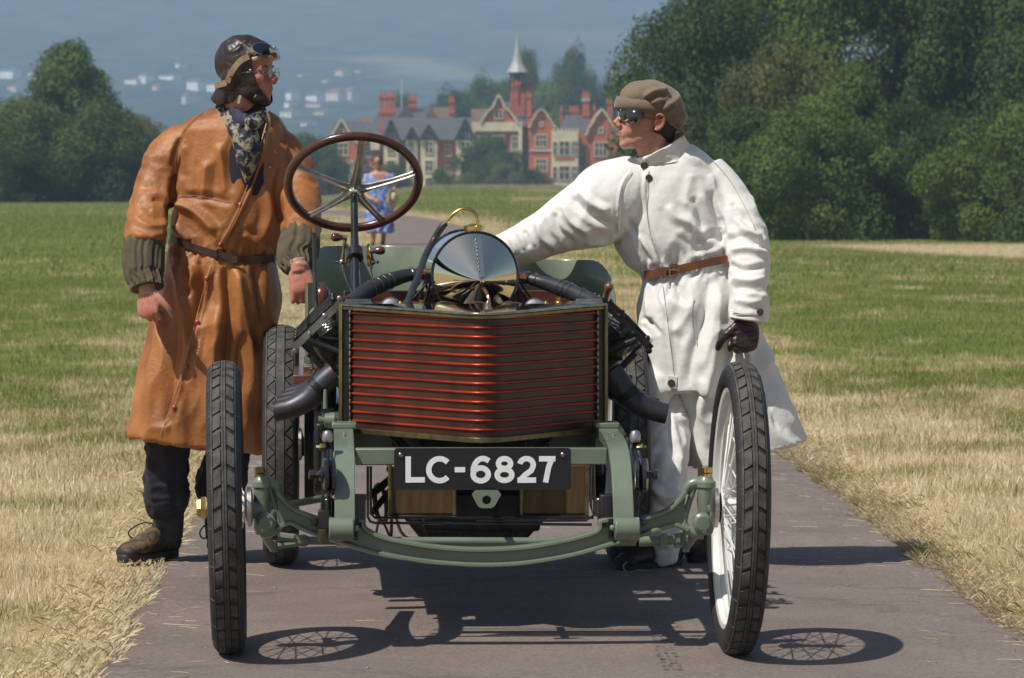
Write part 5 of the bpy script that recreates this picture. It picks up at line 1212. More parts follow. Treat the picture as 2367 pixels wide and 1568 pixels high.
pp.tube([U(850, 1078, V1), U(850, 1195, V1), U(856, 1206, V1), U(866, 1209, V1), U(1368, 1213, V1)], .0042, 8); pp.tube([U(857, 1078, V1+.03), U(857, 1188, V1+.03), U(866, 1197, V1+.03), U(1372, 1197, V1+.03), U(1366, 1170, V1+.03), U(1364, 1080, V1+.03)], .0042, 8)
pp.tube([U(1372, 1078, V1), U(1374, 1190, V1), U(1355, 1203, V1), U(1100, 1205, V1)], .0042, 8); pp.tube([U(868, 1240, .5), U(880, 1200, .5), U(905, 1250, .5)], .004, 8, smooth=4)
pp.build('oil_pipe', M['black'], car)
mb = MB(); mb.torus(U(880, 1165, .9), (1, .3, .1), .06, .008, 26, 8); mb.tube([U(860, 1185, .6), U(905, 1130, .8)], .010, 8); mb.tube([U(850, 1150, .5), U(930, 1085, .9)], .012, 8); mb.tube([U(1140, 1180, .5), U(1150, 1140, .6)], .012, 8)
for k in range(9): mb.tube([U(900+k*52, 1075+rnd.uniform(-5, 20), .7), U(920+k*50, 1120+rnd.uniform(-20, 40), .65)], .012, 8)
o = mb.build('linkage', M['iron'], car); o['kind'] = 'stuff'
mb = MB(); mb.tube([U(868, 1240, 1.2), U(900, 1255, 1.2), U(905, 1200, 1.3)], .006, 8, smooth=4); mb.build('copper_oil_line', M['copper'], car); mb = MB(); mb.tube([U(915, 1195, .6), U(935, 1240, .6), U(1000, 1262, .6)], .005, 8, smooth=4); mb.build('copper_oil_line', M['copper'], car)
# rear axle, brake drums, chain of dark gear behind the left spring
mb = MB(); mb.cyl((-.60, 2.56, RL), (.60, 2.56, RL), .035, 16); mb.ball((0, 2.56, RL), (.15, .13, .15)); mb.build('rear_axle', M['iron'], car)
for s_ in (-1, 1):
    mb = MB(); mb.lathe([(-.03, .19), (-.028, .20), (-.012, .20), (-.010, .194), (.010, .194), (.012, .20), (.028, .20), (.03, .19)], (s_*.505, 2.56, RL), (1, 0, 0), 32); mb.build('brake_drum', M['iron'], car)
    # leaf spring under the rail
    ls = bpy.data.objects.new('leaf_spring', None); C.objects.link(ls); ls.parent = car
    for k in range(5):
        mb = MB(); ln = .46-.075*k; R = []
        for q in range(13):
            f = -1+2*q/12; z = .375-.010*k+ -.055*(1-f*f)*1+(.0 if k else 0); c = Vector((s_*RU, .36+f*ln, z+.0)); R.append([c+Vector((-.024, 0, -.0035)), c+Vector((.024, 0, -.0035)), c+Vector((.024, 0, .0035)), c+Vector((-.024, 0, .0035))])
        mb.rings(R); mb.build('leaf', M['black'], ls)
    mb = MB(); x = 800 if s_ < 0 else 1430
    mb.box((s_*(RU+.0), .02, .36), (.075, .10, .05)); mb.box((s_*(RU-.035), .01, .415), (.05, .06, .10)); mb.lathe([(0, .020), (.05, .020), (.055, .014)], (s_*(RU+.0)+(-.05 if s_ < 0 else -.06), .02, .40), (0, 0, 1), 14); mb.build('spring_pad', M['black'], car, bevel=.006)
    mb = MB()
    for dx in (-.03, .03):
        for dy in (-.04, .05): mb.lathe([(0, .008), (.04, .008), (.042, .012), (.052, .012)], (s_*RU+dx, .0+dy, .345), (0, 0, 1), 6)
    mb.build('spring_bolt', M['iron'], car)
# shock absorbers
for s_, x0, xt, xb in ((-1, 757, 757, 748), (1, 1480, 1468, 1463)):
    sh = bpy.data.objects.new('shock_absorber', None); C.objects.link(sh); sh.parent = car
    c = U(x0-1, 1098, -.05)
    for k, dx in enumerate((-.0135, .0075)):
        mb = MB(); mb.lathe([(0, .040), (.003, .049), (.013, .049), (.016, .040), (.018, .012)], c+Vector((dx, 0, 0)), (1, .12*-s_, 0), 30); mb.build('friction_disc', M['black'], sh)
    mb = MB(); o_ = -1 if s_ < 0 else 1; mb.lathe([(.012, .030), (.020, .022), (.024, .012), (.036, .011), (.037, .016), (.052, .016), (.054, .008)], c, (o_, 0, 0), 6); mb.build('adjuster_nut', M['black'], sh)
    tpn = U(xt, 1030, .06); btn = U(xb, 1218, -.05)
    mb = MB()
    for dx in (-.011, 0, .011):
        mb.tube([tpn+Vector((dx*.4, 0, .012)), tpn+Vector((dx, 0, -.015)), c+Vector((dx, -.0, .0))], [.006, .0065, .0065], 6, smooth=2)
    for dx in (-.009, .009): mb.tube([c+Vector((dx, 0, 0)), btn+Vector((dx*.8, 0, .01))], .0055, 6)
    mb.build('absorber_arm', M['black'], sh)
    mb = MB(); mb.lathe([(-.012, .012), (-.006, .0165), (.010, .0165), (.020, .012), (.023, .004)], tpn+Vector((0, 0, .022)), (0, 0, 1), 16); mb.build('oiler_cap', M['alu'], sh)
    mb = MB(); mb.lathe([(0, .010), (.006, .013), (.018, .013), (.020, .008), (.03, .007)], tpn+Vector((-.004 if s_ < 0 else .004, 0, -.006)), (o_, 0, 0), 6); mb.build('pivot_bolt', M['brass_dull'], sh)
    mb = MB(); mb.lathe([(0, .019), (.03, .019), (.042, .014), (.05, .008)], btn+Vector((0, 0, -.0)), (0, 0, -1), 14); mb.build('lower_cap', M['brass_dull'], sh)
    mb = MB(); mb.box(btn+Vector((0, 0, .022)), (.034, .04, .055)); mb.lathe([(0, .011), (.018, .011), (.02, .006)], btn+Vector((o_*.017, 0, .012)), (o_, 0, 0), 8); mb.build('lower_fork', M['black'], sh, bevel=.003)
# grease valve on the left rail
mb = MB(); mb.lathe([(0, .008), (.06, .006)], U(752, 945, .75), (0, 0, 1), 10); mb.lathe([(-.03, .014), (-.012, .010), (-.010, .022), (.02, .026), (.03, .018)], U(758, 972, .75), (1, 0, 0), 12); mb.build('brake_balance', M['paint'], car)
mb = MB(); 
for k in range(12): mb.ball(Vector((-.40, .9+k*.02, .64+.06*math.sin(k*1.1))), .012, 8, 6)
for k in range(14): a = Vector((-.40-rnd.uniform(0, .06), rnd.uniform(1.2, 2.2), rnd.uniform(.40, .74))); mb.tube([a, a+Vector((rnd.uniform(-.05, .05), rnd.uniform(.05, .2), rnd.uniform(-.12, .12)))], rnd.uniform(.006, .018), 8)
for k in range(8): a = Vector((.40+rnd.uniform(0, .04), rnd.uniform(.9, 1.9), rnd.uniform(.45, .70))); mb.tube([a, a+Vector((rnd.uniform(-.03, .03), rnd.uniform(.05, .2), rnd.uniform(-.12, .12)))], rnd.uniform(.006, .018), 8)
o = mb.build('side_gear', M['iron'], car); o['kind'] = 'stuff'
mb = MB(); mb.box((-.45, 1.7, .62), (.05, .5, .22)); mb.box((0, 1.5, .48), (.5, 1.1, .2)); mb.cyl((-.40, 1.9, .52), (-.50, 1.9, .52), .10, 24); mb.build('gearbox', M['iron'], car, bevel=.02)
mb = MB(); mb.box((-.46, 1.75, .50), (.07, 1.1, .20)); mb.cyl((-.43, 1.35, .46), (-.50, 1.35, .46), .11, 24); mb.cyl((-.43, 1.15, .60), (-.48, 1.15, .60), .05, 18); mb.build('chain_case', M['iron'], car, bevel=.01)
for s_ in (-.47, .47):
    mb = MB()
    mb.tube([(s_, 1.9, .62), (s_, 2.66, .56)], .012, 6); mb.tube([(s_, 1.9, .42), (s_, 2.56, .30)], .012, 6); mb.build('drive_chain', M['iron'], car)
# ------------------------------------------------------------------ people
def mesh_arrays(me):
    v = np.empty(len(me.vertices)*3, np.float32); me.vertices.foreach_get('co', v); e = np.empty(len(me.edges)*2, np.int32); me.edges.foreach_get('vertices', e)
    return v.reshape(-1, 3).astype(float), e.reshape(-1, 2)
def lap(v, e, it, k=.5):
    n = len(v); deg = np.bincount(e.ravel(), minlength=n)[:, None]
    for _ in range(it):
        s = np.zeros_like(v); np.add.at(s, e[:, 0], v[e[:, 1]]); np.add.at(s, e[:, 1], v[e[:, 0]]); v = v+(s/np.maximum(deg, 1)-v)*k
    return v
def vnormals(me):
    n = np.empty(len(me.vertices)*3, np.float32); me.vertices.foreach_get('normal', n); return n.reshape(-1, 3).astype(float)
def union(mb, voxel, it=2):
    """voxel union of overlapping closed shapes -> plain mesh"""
    me = bpy.data.meshes.new('tmp'); me.from_pydata([tuple(v) for v in mb.v], [], mb.f); b = bmesh.new(); b.from_mesh(me); bmesh.ops.recalc_face_normals(b, faces=b.faces); b.to_mesh(me); b.free()
    o = bpy.data.objects.new('tmp', me); sc = bpy.data.scenes.new('tmp'); sc.collection.objects.link(o)
    m_ = o.modifiers.new('r', 'REMESH'); m_.mode = 'VOXEL'; m_.voxel_size = voxel; m_.adaptivity = 0
    
    with bpy.context.temp_override(scene=sc, view_layer=sc.view_layers[0]):
        dg = bpy.context.evaluated_depsgraph_get(); out = bpy.data.meshes.new_from_object(o.evaluated_get(dg))
    bpy.data.objects.remove(o); bpy.data.scenes.remove(sc)
    v, e = mesh_arrays(out); v = lap(v, e, it); out.vertices.foreach_set('co', v.astype(np.float32).ravel()); out.update(); return out
def finish(me, name, m, parent, solid=0):
    me.materials.clear(); me.materials.append(m); me.polygons.foreach_set('use_smooth', [True]*len(me.polygons)); me.name = name
    o = bpy.data.objects.new(name, me); C.objects.link(o); attach(o, parent)
    if solid: s_ = o.modifiers.new('s', 'SOLIDIFY'); s_.thickness = solid; s_.offset = -1
    return o
def topx(v): return np.stack([CX+FX*v[:, 0]/v[:, 1], HY-FX*(v[:, 2]-H)/v[:, 1]], 1)
def segd(p, a, b):
    a = np.array(a, float); b = np.array(b, float); d = b-a; L2 = (d*d).sum() or 1; t = np.clip(((p-a)@d)/L2, 0, 1); q = p-(a+t[:, None]*d); s_ = np.sign(d[0]*(p[:, 1]-a[1])-d[1]*(p[:, 0]-a[0])); return np.hypot(q[:, 0], q[:, 1]), s_, t
def smooth_poly(pts, k=5):
    if len(pts) < 3: return pts
    P_, _ = spl([Vector((x, y, 0)) for x, y in pts], [1]*len(pts), k); return [(p.x, p.y) for p in P_]
def folds(me, strokes, drapes=(), front=True):
    """push a cloth surface along its normals: strokes are creases measured in the photo (points, depth in m, width in px);
    drapes are fields of soft ridges (fn weight, direction, depth, wavelength, seed)"""
    v, e = mesh_arrays(me); n = vnormals(me); px = topx(v); disp = np.zeros(len(v)); ff = ss(.35, -.25, n[:, 1]) if front else 1
    for st in strokes:
        pts, amp, w_ = st[:3]; mode = st[3] if len(st) > 3 else 'r'; pts = smooth_poly(pts); best = np.full(len(v), 1e9); sg = np.ones(len(v)); tt = np.zeros(len(v)); ns = len(pts)-1
        x0 = min(p[0] for p in pts)-4*w_; x1 = max(p[0] for p in pts)+4*w_; y0 = min(p[1] for p in pts)-4*w_; y1 = max(p[1] for p in pts)+4*w_
        idx = np.where((px[:, 0] > x0) & (px[:, 0] < x1) & (px[:, 1] > y0) & (px[:, 1] < y1))[0]
        if not len(idx): continue
        q = px[idx]; bd = np.full(len(idx), 1e9); bs = np.ones(len(idx)); bt = np.zeros(len(idx))
        for i in range(ns):
            d, s_, t = segd(q, pts[i], pts[i+1]); m_ = d < bd; bd[m_] = d[m_]; bs[m_] = s_[m_]; bt[m_] = (i+t[m_])/ns
        taper = ss(0, .18, bt)*ss(1, .82, bt) if mode == 'r' else 1
        if mode == 'r': dd = amp*(np.exp(-(bd/w_)**1.35)-.35*np.exp(-((bd-2.0*w_)/w_)**2))*taper
        else: dd = amp*np.where(bs > 0, np.exp(-(bd/(w_*5))**2), -.0)
        disp[idx] += dd*(ff[idx] if front else 1)
    for wf, dr, amp, wl, seed in drapes:
        w_ = wf(px, v) if callable(wf) else wf; dr = np.array(dr, float); dr /= np.linalg.norm(dr)
        al = (v@dr)[:, None]*dr; q = (v-al)/wl+al/(wl*5.5); warp = noise3(v*3+seed)[:, None]*.8
        n1 = noise3(q+seed+warp); disp += w_*amp*(1-2.6*np.abs(n1)+.6*noise3(q*2.1+seed+9))
    v = v+n*disp[:, None]; me.vertices.foreach_set('co', v.astype(np.float32).ravel()); me.update()
def cutout(me, fn):
    """delete the faces whose centre satisfies fn(px, centre, normal)"""
    b = bmesh.new(); b.from_mesh(me); cs = np.array([f.calc_center_median()[:] for f in b.faces]); ns = np.array([f.normal[:] for f in b.faces]); k = fn(topx(cs), cs, ns); b.faces.ensure_lookup_table()
    bmesh.ops.delete(b, geom=[b.faces[i] for i in np.where(k)[0]], context='FACES'); b.to_mesh(me); b.free(); me.update()
def inpoly(p, poly):
    x, y = p[:, 0], p[:, 1]; c = np.zeros(len(p), bool); n = len(poly)
    for i in range(n):
        x1, y1 = poly[i]; x2, y2 = poly[(i+1) % n]; m_ = ((y1 > y) != (y2 > y)) & (x < (x2-x1)*(y-y1)/((y2-y1) or 1e-9)+x1); c ^= m_
    return c
def loft(mb, rings, Y, n=40, tilt=0.0, sq=2.3):
    """rings: (y px, x left, x right, half depth m[, slope, dY]) measured in the photo at distance Y"""
    R = []
    for r in rings:
        y, xl, xr, d = r[:4]; sl = r[4] if len(r) > 4 else 0; dY = r[5] if len(r) > 5 else 0; c = P((xl+xr)/2, y, Y+dY); hw_ = (xr-xl)/2*(Y+dY)/FX; ring = []
        for k in range(n):
            a = 2*PI*k/n; ca, sa = math.cos(a), math.sin(a); ex = abs(ca)**(2/sq)*(1 if ca >= 0 else -1); ey = abs(sa)**(2/sq)*(1 if sa >= 0 else -1)
            ring.append(c+Vector((hw_*ex, d*ey, hw_*ex*sl)))
        R.append(ring)
    mb.rings(R)
def skin_mat(name, base, red, shade_rough=.5):
    return mat(name, base, .5, col2=tuple(c*.84 for c in base), scale=60, detail=5, bump=.25, bscale=400, attr='red', attr_col=red, bdist=.001, spec=.4)
M['skin'] = skin_mat('ruddy_skin', (.48, .235, .165), (.42, .10, .075)); M['skin2'] = skin_mat('tanned_skin', (.52, .27, .185), (.46, .13, .095))
M['eye_white'] = mat('eye_white', (.65, .62, .58), .2, scale=50); M['iris'] = mat('iris', (.05, .04, .03), .1)
def head_parts(mb, O, f, l, z, ear=True, neck=None, s=1.0, inf=0.0):
    """f forward, l lateral, z up: unit vectors of the head"""
    rot = Matrix((f, l, z)).transposed()
    def B(c, r, n=20, m_=14, extra=None):
        c = O+(f*c[0]+l*c[1]+z*c[2])*s; r = tuple(q*s+inf for q in (r if hasattr(r, '__len__') else (r, r, r))); mb.ball(c, r, n, m_, rot if extra is None else rot @ extra)
    def T(pts, rs, n=12): mb.tube([O+(f*a+l*b+z*c)*s for a, b, c in pts], [r*s+inf for r in rs], n, smooth=3)
    B((-.010, 0, .045), (.098, .077, .090), 32, 22); B((.028, 0, .0), (.064, .066, .082)); B((.022, 0, -.052), (.060, .056, .045)); B((.052, 0, -.076), (.036, .036, .030)); B((.073, 0, -.090), (.020, .023, .017))
    B((.072, 0, .030), (.024, .048, .013)); B((.058, .036, -.014), (.030, .026, .028)); B((.058, -.036, -.014), (.030, .026, .028)); B((.06, .022, -.04), (.03, .03, .03)); B((.06, -.022, -.04), (.03, .03, .03)); B((.060, 0, .06), (.038, .056, .045))
    T([(.082, 0, .026), (.094, 0, .008), (.108, 0, -.012), (.116, 0, -.023)], [.009, .009, .0115, .0125]); B((.103, .012, -.027), (.011, .0085, .0085)); B((.103, -.012, -.027), (.011, .0085, .0085))
    B((.078, 0, -.050), (.018, .034, .026)); B((.092, 0, -.0475), (.0095, .021, .0055)); B((.090, 0, -.0605), (.0095, .018, .0070)); B((.083, 0, -.073), (.012, .016, .01))
    B((.012, .028, -.058), (.050, .036, .036)); B((.012, -.028, -.058), (.050, .036, .036)); B((.045, .016, -.076), (.036, .028, .026)); B((.045, -.016, -.076), (.036, .028, .026))
    B((.074, .031, .016), (.010, .017, .006)); B((.074, -.031, .016), (.010, .017, .006)); B((.074, .031, -.001), (.010, .016, .005)); B((.074, -.031, -.001), (.010, .016, .005))
    if ear:
        for q in (-1, 1):
            B((-.018, q*.076, -.008), (.014, .007, .026)); T([(-.004, q*.078, .008), (-.012, q*.086, .022), (-.028, q*.090, .020), (-.038, q*.088, .002), (-.030, q*.084, -.022), (-.014, q*.080, -.033), (-.006, q*.078, -.028)], [.004, .005, .0055, .005, .0045, .006, .005], 8)
            T([(-.016, q*.08, .008), (-.026, q*.084, .004), (-.022, q*.082, -.012)], [.003, .0035, .003], 6)
    if neck: mb.tube([O+f*(-.025)*s+z*(-.045)*s, O+f*(-.03)*s+z*(-.10)*s]+neck, [.058+inf, .056+inf]+[.06+inf]*len(neck), 20, smooth=3)
def eyes(O, f, l, z, parent, s=1.0):
    for q in (-1, 1):
        mb = MB(); c = O+(f*.074+l*q*.031+z*.0075)*s; mb.ball(c, .0118*s, 16, 12); e = mb.build('eye', M['eye_white'], parent)
        mb = MB(); mb.ball(c+f*.0075*s, .0062*s, 12, 8); o = mb.build('iris', M['iris'], None); o.parent = e
def redness(me, pts):
    v, _ = mesh_arrays(me); a = np.zeros(len(v))
    for p, r, k in pts: a = np.maximum(a, k*np.exp(-((v-np.array(p))**2).sum(1)/r**2))
    a = np.clip(a+.18*noise3(v*28), 0, 1); at = me.attributes.new('red', 'FLOAT', 'POINT'); at.data.foreach_set('value', a.astype(np.float32))
def hand(mb, W, d, n, side, curl=(.5, .6, .4), thumb=(.3, .5), sc=1.0, spread=.05, length=None, fl=None, ta=.75):
    """W wrist, d pointing, n towards the palm side, side: thumb at +side*(d x n)"""
    d = Vector(d).normalized(); n = Vector(n); n = (n-d*n.dot(d)).normalized(); s_ = d.cross(n)*side
    k = lambda a, b, c: W+(d*a+s_*b+n*c)*sc
    mb.tube([k(-.03, 0, 0), k(.0, .0, 0), k(.02, .002, 0)], [.028*sc, .028*sc, .030*sc], 14, flat=.75, up=n)
    rot = Matrix((d, s_, n)).transposed()
    mb.ball(k(.050, 0, .002), (.052*sc, .043*sc, .0155*sc), 20, 14, rot); mb.ball(k(.068, .0, -.001), (.03*sc, .042*sc, .0135*sc), 20, 14, rot); mb.ball(k(.036, .026, .008), (.034*sc, .018*sc, .016*sc), 14, 10, rot); mb.ball(k(.035, -.026, .006), (.034*sc, .015*sc, .014*sc), 14, 10, rot)
    for i, (off, ln, r) in enumerate(((.031, .074, .0092), (.0105, .083, .0095), (-.0105, .077, .0090), (-.030, .060, .0080))):
        b = k(.082-.004*abs(i-1), off, .0); fd = (d+s_*(1.5-i)*spread).normalized(); ang = 0; p = b; pts = [k(.05, off*.8, 0), b]; rs = [r*1.05*sc, r*1.12*sc]
        cu = fl[i] if fl else curl
        for q, (seg, a) in enumerate(zip((.45, .30, .25), cu)):
            ang += a; dd = fd*math.cos(ang)+n*math.sin(ang); p = p+dd*ln*seg*sc; pts.append(p); rs.append(r*(1.0-.10*(q+1))*sc); 
        mb.tube(pts, rs, 10, smooth=3); mb.ball(pts[-1], rs[-1]*.98, 10, 8); mb.ball(b, (r*1.15*sc,)*3, 10, 8)
        for pp, rr in zip(pts[2:-1], rs[2:-1]): mb.ball(pp, rr*1.08, 10, 8)
    a0, a1 = thumb; td = (d*math.cos(ta)+s_*math.sin(ta)).normalized(); p0 = k(.018, .024, .006); p1 = p0+td*.040*sc; d2 = (td*math.cos(a0)+(n*.7+d*.5).normalized()*math.sin(a0)).normalized(); p2 = p1+d2*.033*sc; d3 = (d2*math.cos(a1)+(n*.6+d*.6-s_*.3).normalized()*math.sin(a1)).normalized(); p3 = p2+d3*.026*sc
    mb.tube([p0, p1, p2, p3], [.0165*sc, .0125*sc, .0108*sc, .0092*sc], 10, smooth=3); mb.ball(p3, .0092*sc, 10, 8)
def shoe(name, mb_fn, m, parent): pass

def make_shoe(parent, heel, toe_dir, L=.30, W=.052, mats=None, laces=True, lift=0.0, name='boot', high=.185, pitch=0.0):
    td = Vector(toe_dir).normalized(); sd = Vector((td.y, -td.x, 0)).normalized(); up = Vector((0, 0, 1)); rot = Matrix((td, -sd, up)).transposed()
    rp = Matrix.Rotation(pitch, 3, sd)
    def K(a, b, c): return heel+rp @ (td*a+sd*b+up*c)
    mb = MB(); R = []
    for a, w_, h_ in ((-.035, .020, .06), (-.025, .036, .085), (.0, .040, .10), (.05, .040, .11), (.10, .043, .10), (.15, .049, .080), (.20, .052, .062), (.245, .046, .050), (.275, .030, .038), (.285, .012, .028)):
        a = a*L/.30; w_ = w_*W/.052; ring = []
        for k in range(20):
            t = 2*PI*k/20; x = w_*math.cos(t); zz = h_*.5+h_*.5*math.sin(t)*(1 if math.sin(t) > 0 else .9); ring.append(K(a, x, max(zz, .004)+.018))
        R.append(ring)
    mb.rings(R); mb.tube([K(.03, 0, .06), K(.025, 0, .11), K(.018, 0, high+.02)], [.046, .046, .044], 18)
    me = union(mb, .005, 2); folds(me, [], [(1.0, sd, .0022, .025, 3)], front=False); o = finish(me, name, mats[0], parent)
    mb = MB(); pts = []
    for k in range(28):
        t = 2*PI*k/28; a = .125+.165*math.cos(t); w_ = (.043+.010*math.cos(t-.0)*(1 if math.cos(t) > 0 else .2))*abs(math.sin(t))**.75*(1 if math.sin(t) >= 0 else -1); pts.append((a*L/.30, w_*W/.052))
    mb.rings([[K(a, b, 0) for a, b in pts], [K(a*1.01, b*1.06, .012) for a, b in pts], [K(a*1.01, b*1.06, .026) for a, b in pts], [K(a, b*.9, .030) for a, b in pts]])
    s_ = mb.build('sole', mats[1], None); s_.parent = o
    mb = MB(); mb.ball(K(.255*L/.3, 0, .035), (.032, W*.86, .026), 16, 10, rp @ rot); c_ = mb.build('toe_cap', mats[1], None); c_.parent = o
    if laces:
        mb = MB()
        for q in range(5):
            a = .06+q*.026; zz = .128-q*.017; mb.tube([K(a, -.022, zz-.008), K(a+.006, 0, zz+.004), K(a+.012, .022, zz-.008)], .0026, 6, smooth=3); mb.tube([K(a, .022, zz-.008), K(a+.006, 0, zz+.006), K(a+.012, -.022, zz-.008)], .0026, 6, smooth=3)
        mb.tube([K(.07, 0, .122), K(.10, .04, .13), K(.14, .075, .10), K(.13, .06, .075), K(.09, .02, .10)], .003, 6, smooth=4); mb.tube([K(.07, 0, .122), K(.09, -.04, .12), K(.12, -.055, .09), K(.09, -.02, .10)], .003, 6, smooth=4)
        l_ = mb.build('lace', mats[2], None); l_.parent = o
    return o

# ============ man in the leather coat
YL = 14.30
pl = wthing('person', 'person in a tan leather coat and dark flying helmet with goggles pushed up', 'person', (P(470, 700, YL).x, YL, 0))
fL = Vector((.93, -.37, .0)).normalized(); zL = Vector((0, 0, 1)); lL = zL.cross(fL).normalized()
OL = P(570, 174, 14.22)
mb = MB()
head_parts(mb, OL, fL, lL, zL, ear=False, neck=[P(560, 262, 14.26), P(548, 320, 14.3)])
loft(mb, [(275, 500, 610, .06), (310, 450, 650, .09), (400, 430, 670, .10), (520, 420, 640, .10), (600, 420, 620, .10), (700, 400, 620, .11), (760, 395, 610, .10)], YL)
# legs
LEGS_L = [([(430, 700, 14.3), (410, 900, 14.25), (392, 1060, 14.3), (390, 1190, 14.38), (390, 1240, 14.42)], [.095, .075, .055, .040, .038]), ([(560, 700, 14.35), (545, 900, 14.3), (520, 1060, 14.35), (510, 1200, 14.42), (508, 1245, 14.44)], [.095, .075, .055, .045, .042])]
for pts, rs in LEGS_L: mb.tube([P(*p) for p in pts], rs, 18, smooth=3)
AL = [P(440, 318, 14.3), P(378, 400, 14.26), P(345, 500, 14.22), P(338, 590, 14.12), P(340, 672, 14.02)]; AR = [P(650, 330, 14.3), P(700, 410, 14.26), P(712, 490, 14.15), P(700, 560, 13.98), P(694, 625, 13.82)]
mb.tube(AL, [.05, .045, .042, .036, .030], 16, smooth=3); mb.tube(AR, [.05, .045, .042, .036, .030], 16, smooth=3)
hand(mb, P(340, 668, 14.02), Vector((.06, -.18, -1)), Vector((.45, .9, .0)), 1, thumb=(.6, .6), fl=[(.9, 1.2, .6), (.95, 1.3, .6), (1.0, 1.3, .6), (1.05, 1.3, .6)], sc=1.08)
hand(mb, P(690, 617, 13.83), Vector((.22, -.25, -1)), Vector((.1, 1, -.15)), -1, thumb=(.12, .1), fl=[(.5, .7, .4), (.55, .9, .4), (.6, .9, .5), (.7, .9, .5)], sc=1.0, ta=.25, spread=.03)
me = union(mb, .0042, 4)
# cheek creases and eye sockets
Lp = lambda a, b, c: OL+fL*a+lL*b+zL*c
rp_ = [(Lp(.115, 0, -.02), .018, .9), (Lp(.07, -.045, -.015), .035, .55), (Lp(.07, .045, -.015), .035, .5), (Lp(.095, 0, -.054), .014, .9)]
for c_ in (P(342, 715, 13.98), P(694, 650, 13.8), P(705, 680, 13.8)): rp_.append((c_, .04, .75))
redness(me, [(tuple(p), r, k) for p, r, k in rp_])
folds(me, [([(606, 176), (600, 190), (598, 205)], -.0018, 2.0), ([(628, 196), (622, 208), (620, 220)], -.002, 1.8), ([(608, 172), (600, 170)], -.0012, 1.5), ([(619, 213), (628, 211), (638, 211)], -.0035, 1.3), ([(330, 690), (345, 735)], .0015, 2), ([(350, 690), (352, 735)], .0012, 2)], [(.35, (0, 0, 1), .0012, .02, 2)])
finish(me, 'body', M['skin'], pl)
eyes(OL, fL, lL, zL, pl)
# trousers, socks, boots
M['navy'] = mat('navy_wool', (.010, .010, .022), .85, col2=(.006, .006, .012), scale=30, sheen=.05, bump=.3, bscale=300)
for pts, rs in (([(428, 760, 14.3), (395, 950, 14.25), (388, 1030, 14.26), (384, 1090, 14.28), (383, 1135, 14.30), (384, 1168, 14.32), (384, 1190, 14.35)], [.11, .088, .080, .076, .078, .074, .04]), ([(560, 760, 14.36), (545, 950, 14.34), (525, 1060, 14.36), (512, 1110, 14.38), (508, 1160, 14.40), (506, 1190, 14.42)], [.11, .088, .076, .088, .078, .04])):
    mb = MB(); mb.tube([P(*p) for p in pts], rs, 24, smooth=4)
    if pts[0][0] < 500: mb.ball(P(418, 1148, 14.28), (.030, .06, .045), 16, 12)
    me = union(mb, .007, 3); folds(me, [], [(1.0, (1, 0, .2), .006, .05, 4), (1.0, (0, 0, 1), .004, .06, 8)], front=False); finish(me, 'trousers', M['navy'], pl)
BM = [mat('boot_suede', (.125, .075, .03), .8, col2=(.03, .024, .016), scale=22, lo=.42, hi=.58, bump=.4, bscale=120), mat('boot_rubber', (.022, .022, .022), .6, scale=30), mat('dark_lace', (.02, .018, .015), .7)]
make_shoe(pl, Vector((P(392, 1262, 14.42).x, 14.44, .012)), Vector((-.62, -.80, 0)), .275, .055, BM, pitch=.0); make_shoe(pl, Vector((P(505, 1262, 14.5).x, 14.5, .012)), Vector((.1, -1, 0)), .275, .052, BM)
for x, Y in ((390, 14.40), (508, 14.44)):
    mb = MB(); mb.tube([P(x, 1160, Y-.04), P(x, 1200, Y-.02), P(x, 1240, Y)], [.056, .056, .052], 18); mb.build('sock', mat('grey_sock', (.05, .05, .055), .9, scale=80), pl)
# leather coat
ml = bpy.data.materials.new('tan_leather'); ml.use_nodes = True; t = ml.node_tree; N = t.nodes; L = t.links; b_ = N['Principled BSDF']
tc = N.new('ShaderNodeTexCoord'); a1 = N.new('ShaderNodeTexNoise'); a1.inputs['Scale'].default_value = 5; a1.inputs['Detail'].default_value = 7; a1.inputs['Roughness'].default_value = .6; L.new(tc.outputs['Object'], a1.inputs['Vector'])
r1 = N.new('ShaderNodeValToRGB'); L.new(a1.outputs[0], r1.inputs[0]); e = r1.color_ramp.elements; e[0].position = .28; e[0].color = (.19, .066, .020, 1); e[1].position = .72; e[1].color = (.44, .185, .055, 1); q = e.new(.5); q.color = (.34, .125, .033, 1)
L.new(r1.outputs[0], b_.inputs['Base Color']); b_.inputs['Roughness'].default_value = .48; b_.inputs['Coat Weight'].default_value = .0; b_.inputs['Coat Roughness'].default_value = .3
mr_ = N.new('ShaderNodeMapRange'); mr_.inputs[3].default_value = .28; mr_.inputs[4].default_value = .60; L.new(a1.outputs[0], mr_.inputs[0]); L.new(mr_.outputs[0], b_.inputs['Roughness'])
v1 = N.new('ShaderNodeTexNoise'); v1.inputs['Scale'].default_value = 28; v1.inputs['Detail'].default_value = 8; v1.inputs['Roughness'].default_value = .7; v1.inputs['Distortion'].default_value = 1.5; L.new(tc.outputs['Object'], v1.inputs['Vector']); bp = N.new('ShaderNodeBump'); bp.inputs['Strength'].default_value = .6; bp.inputs['Distance'].default_value = .006; L.new(v1.outputs[0], bp.inputs['Height']); L.new(bp.outputs[0], b_.inputs['Normal'])
M['leather'] = ml
mb = MB()
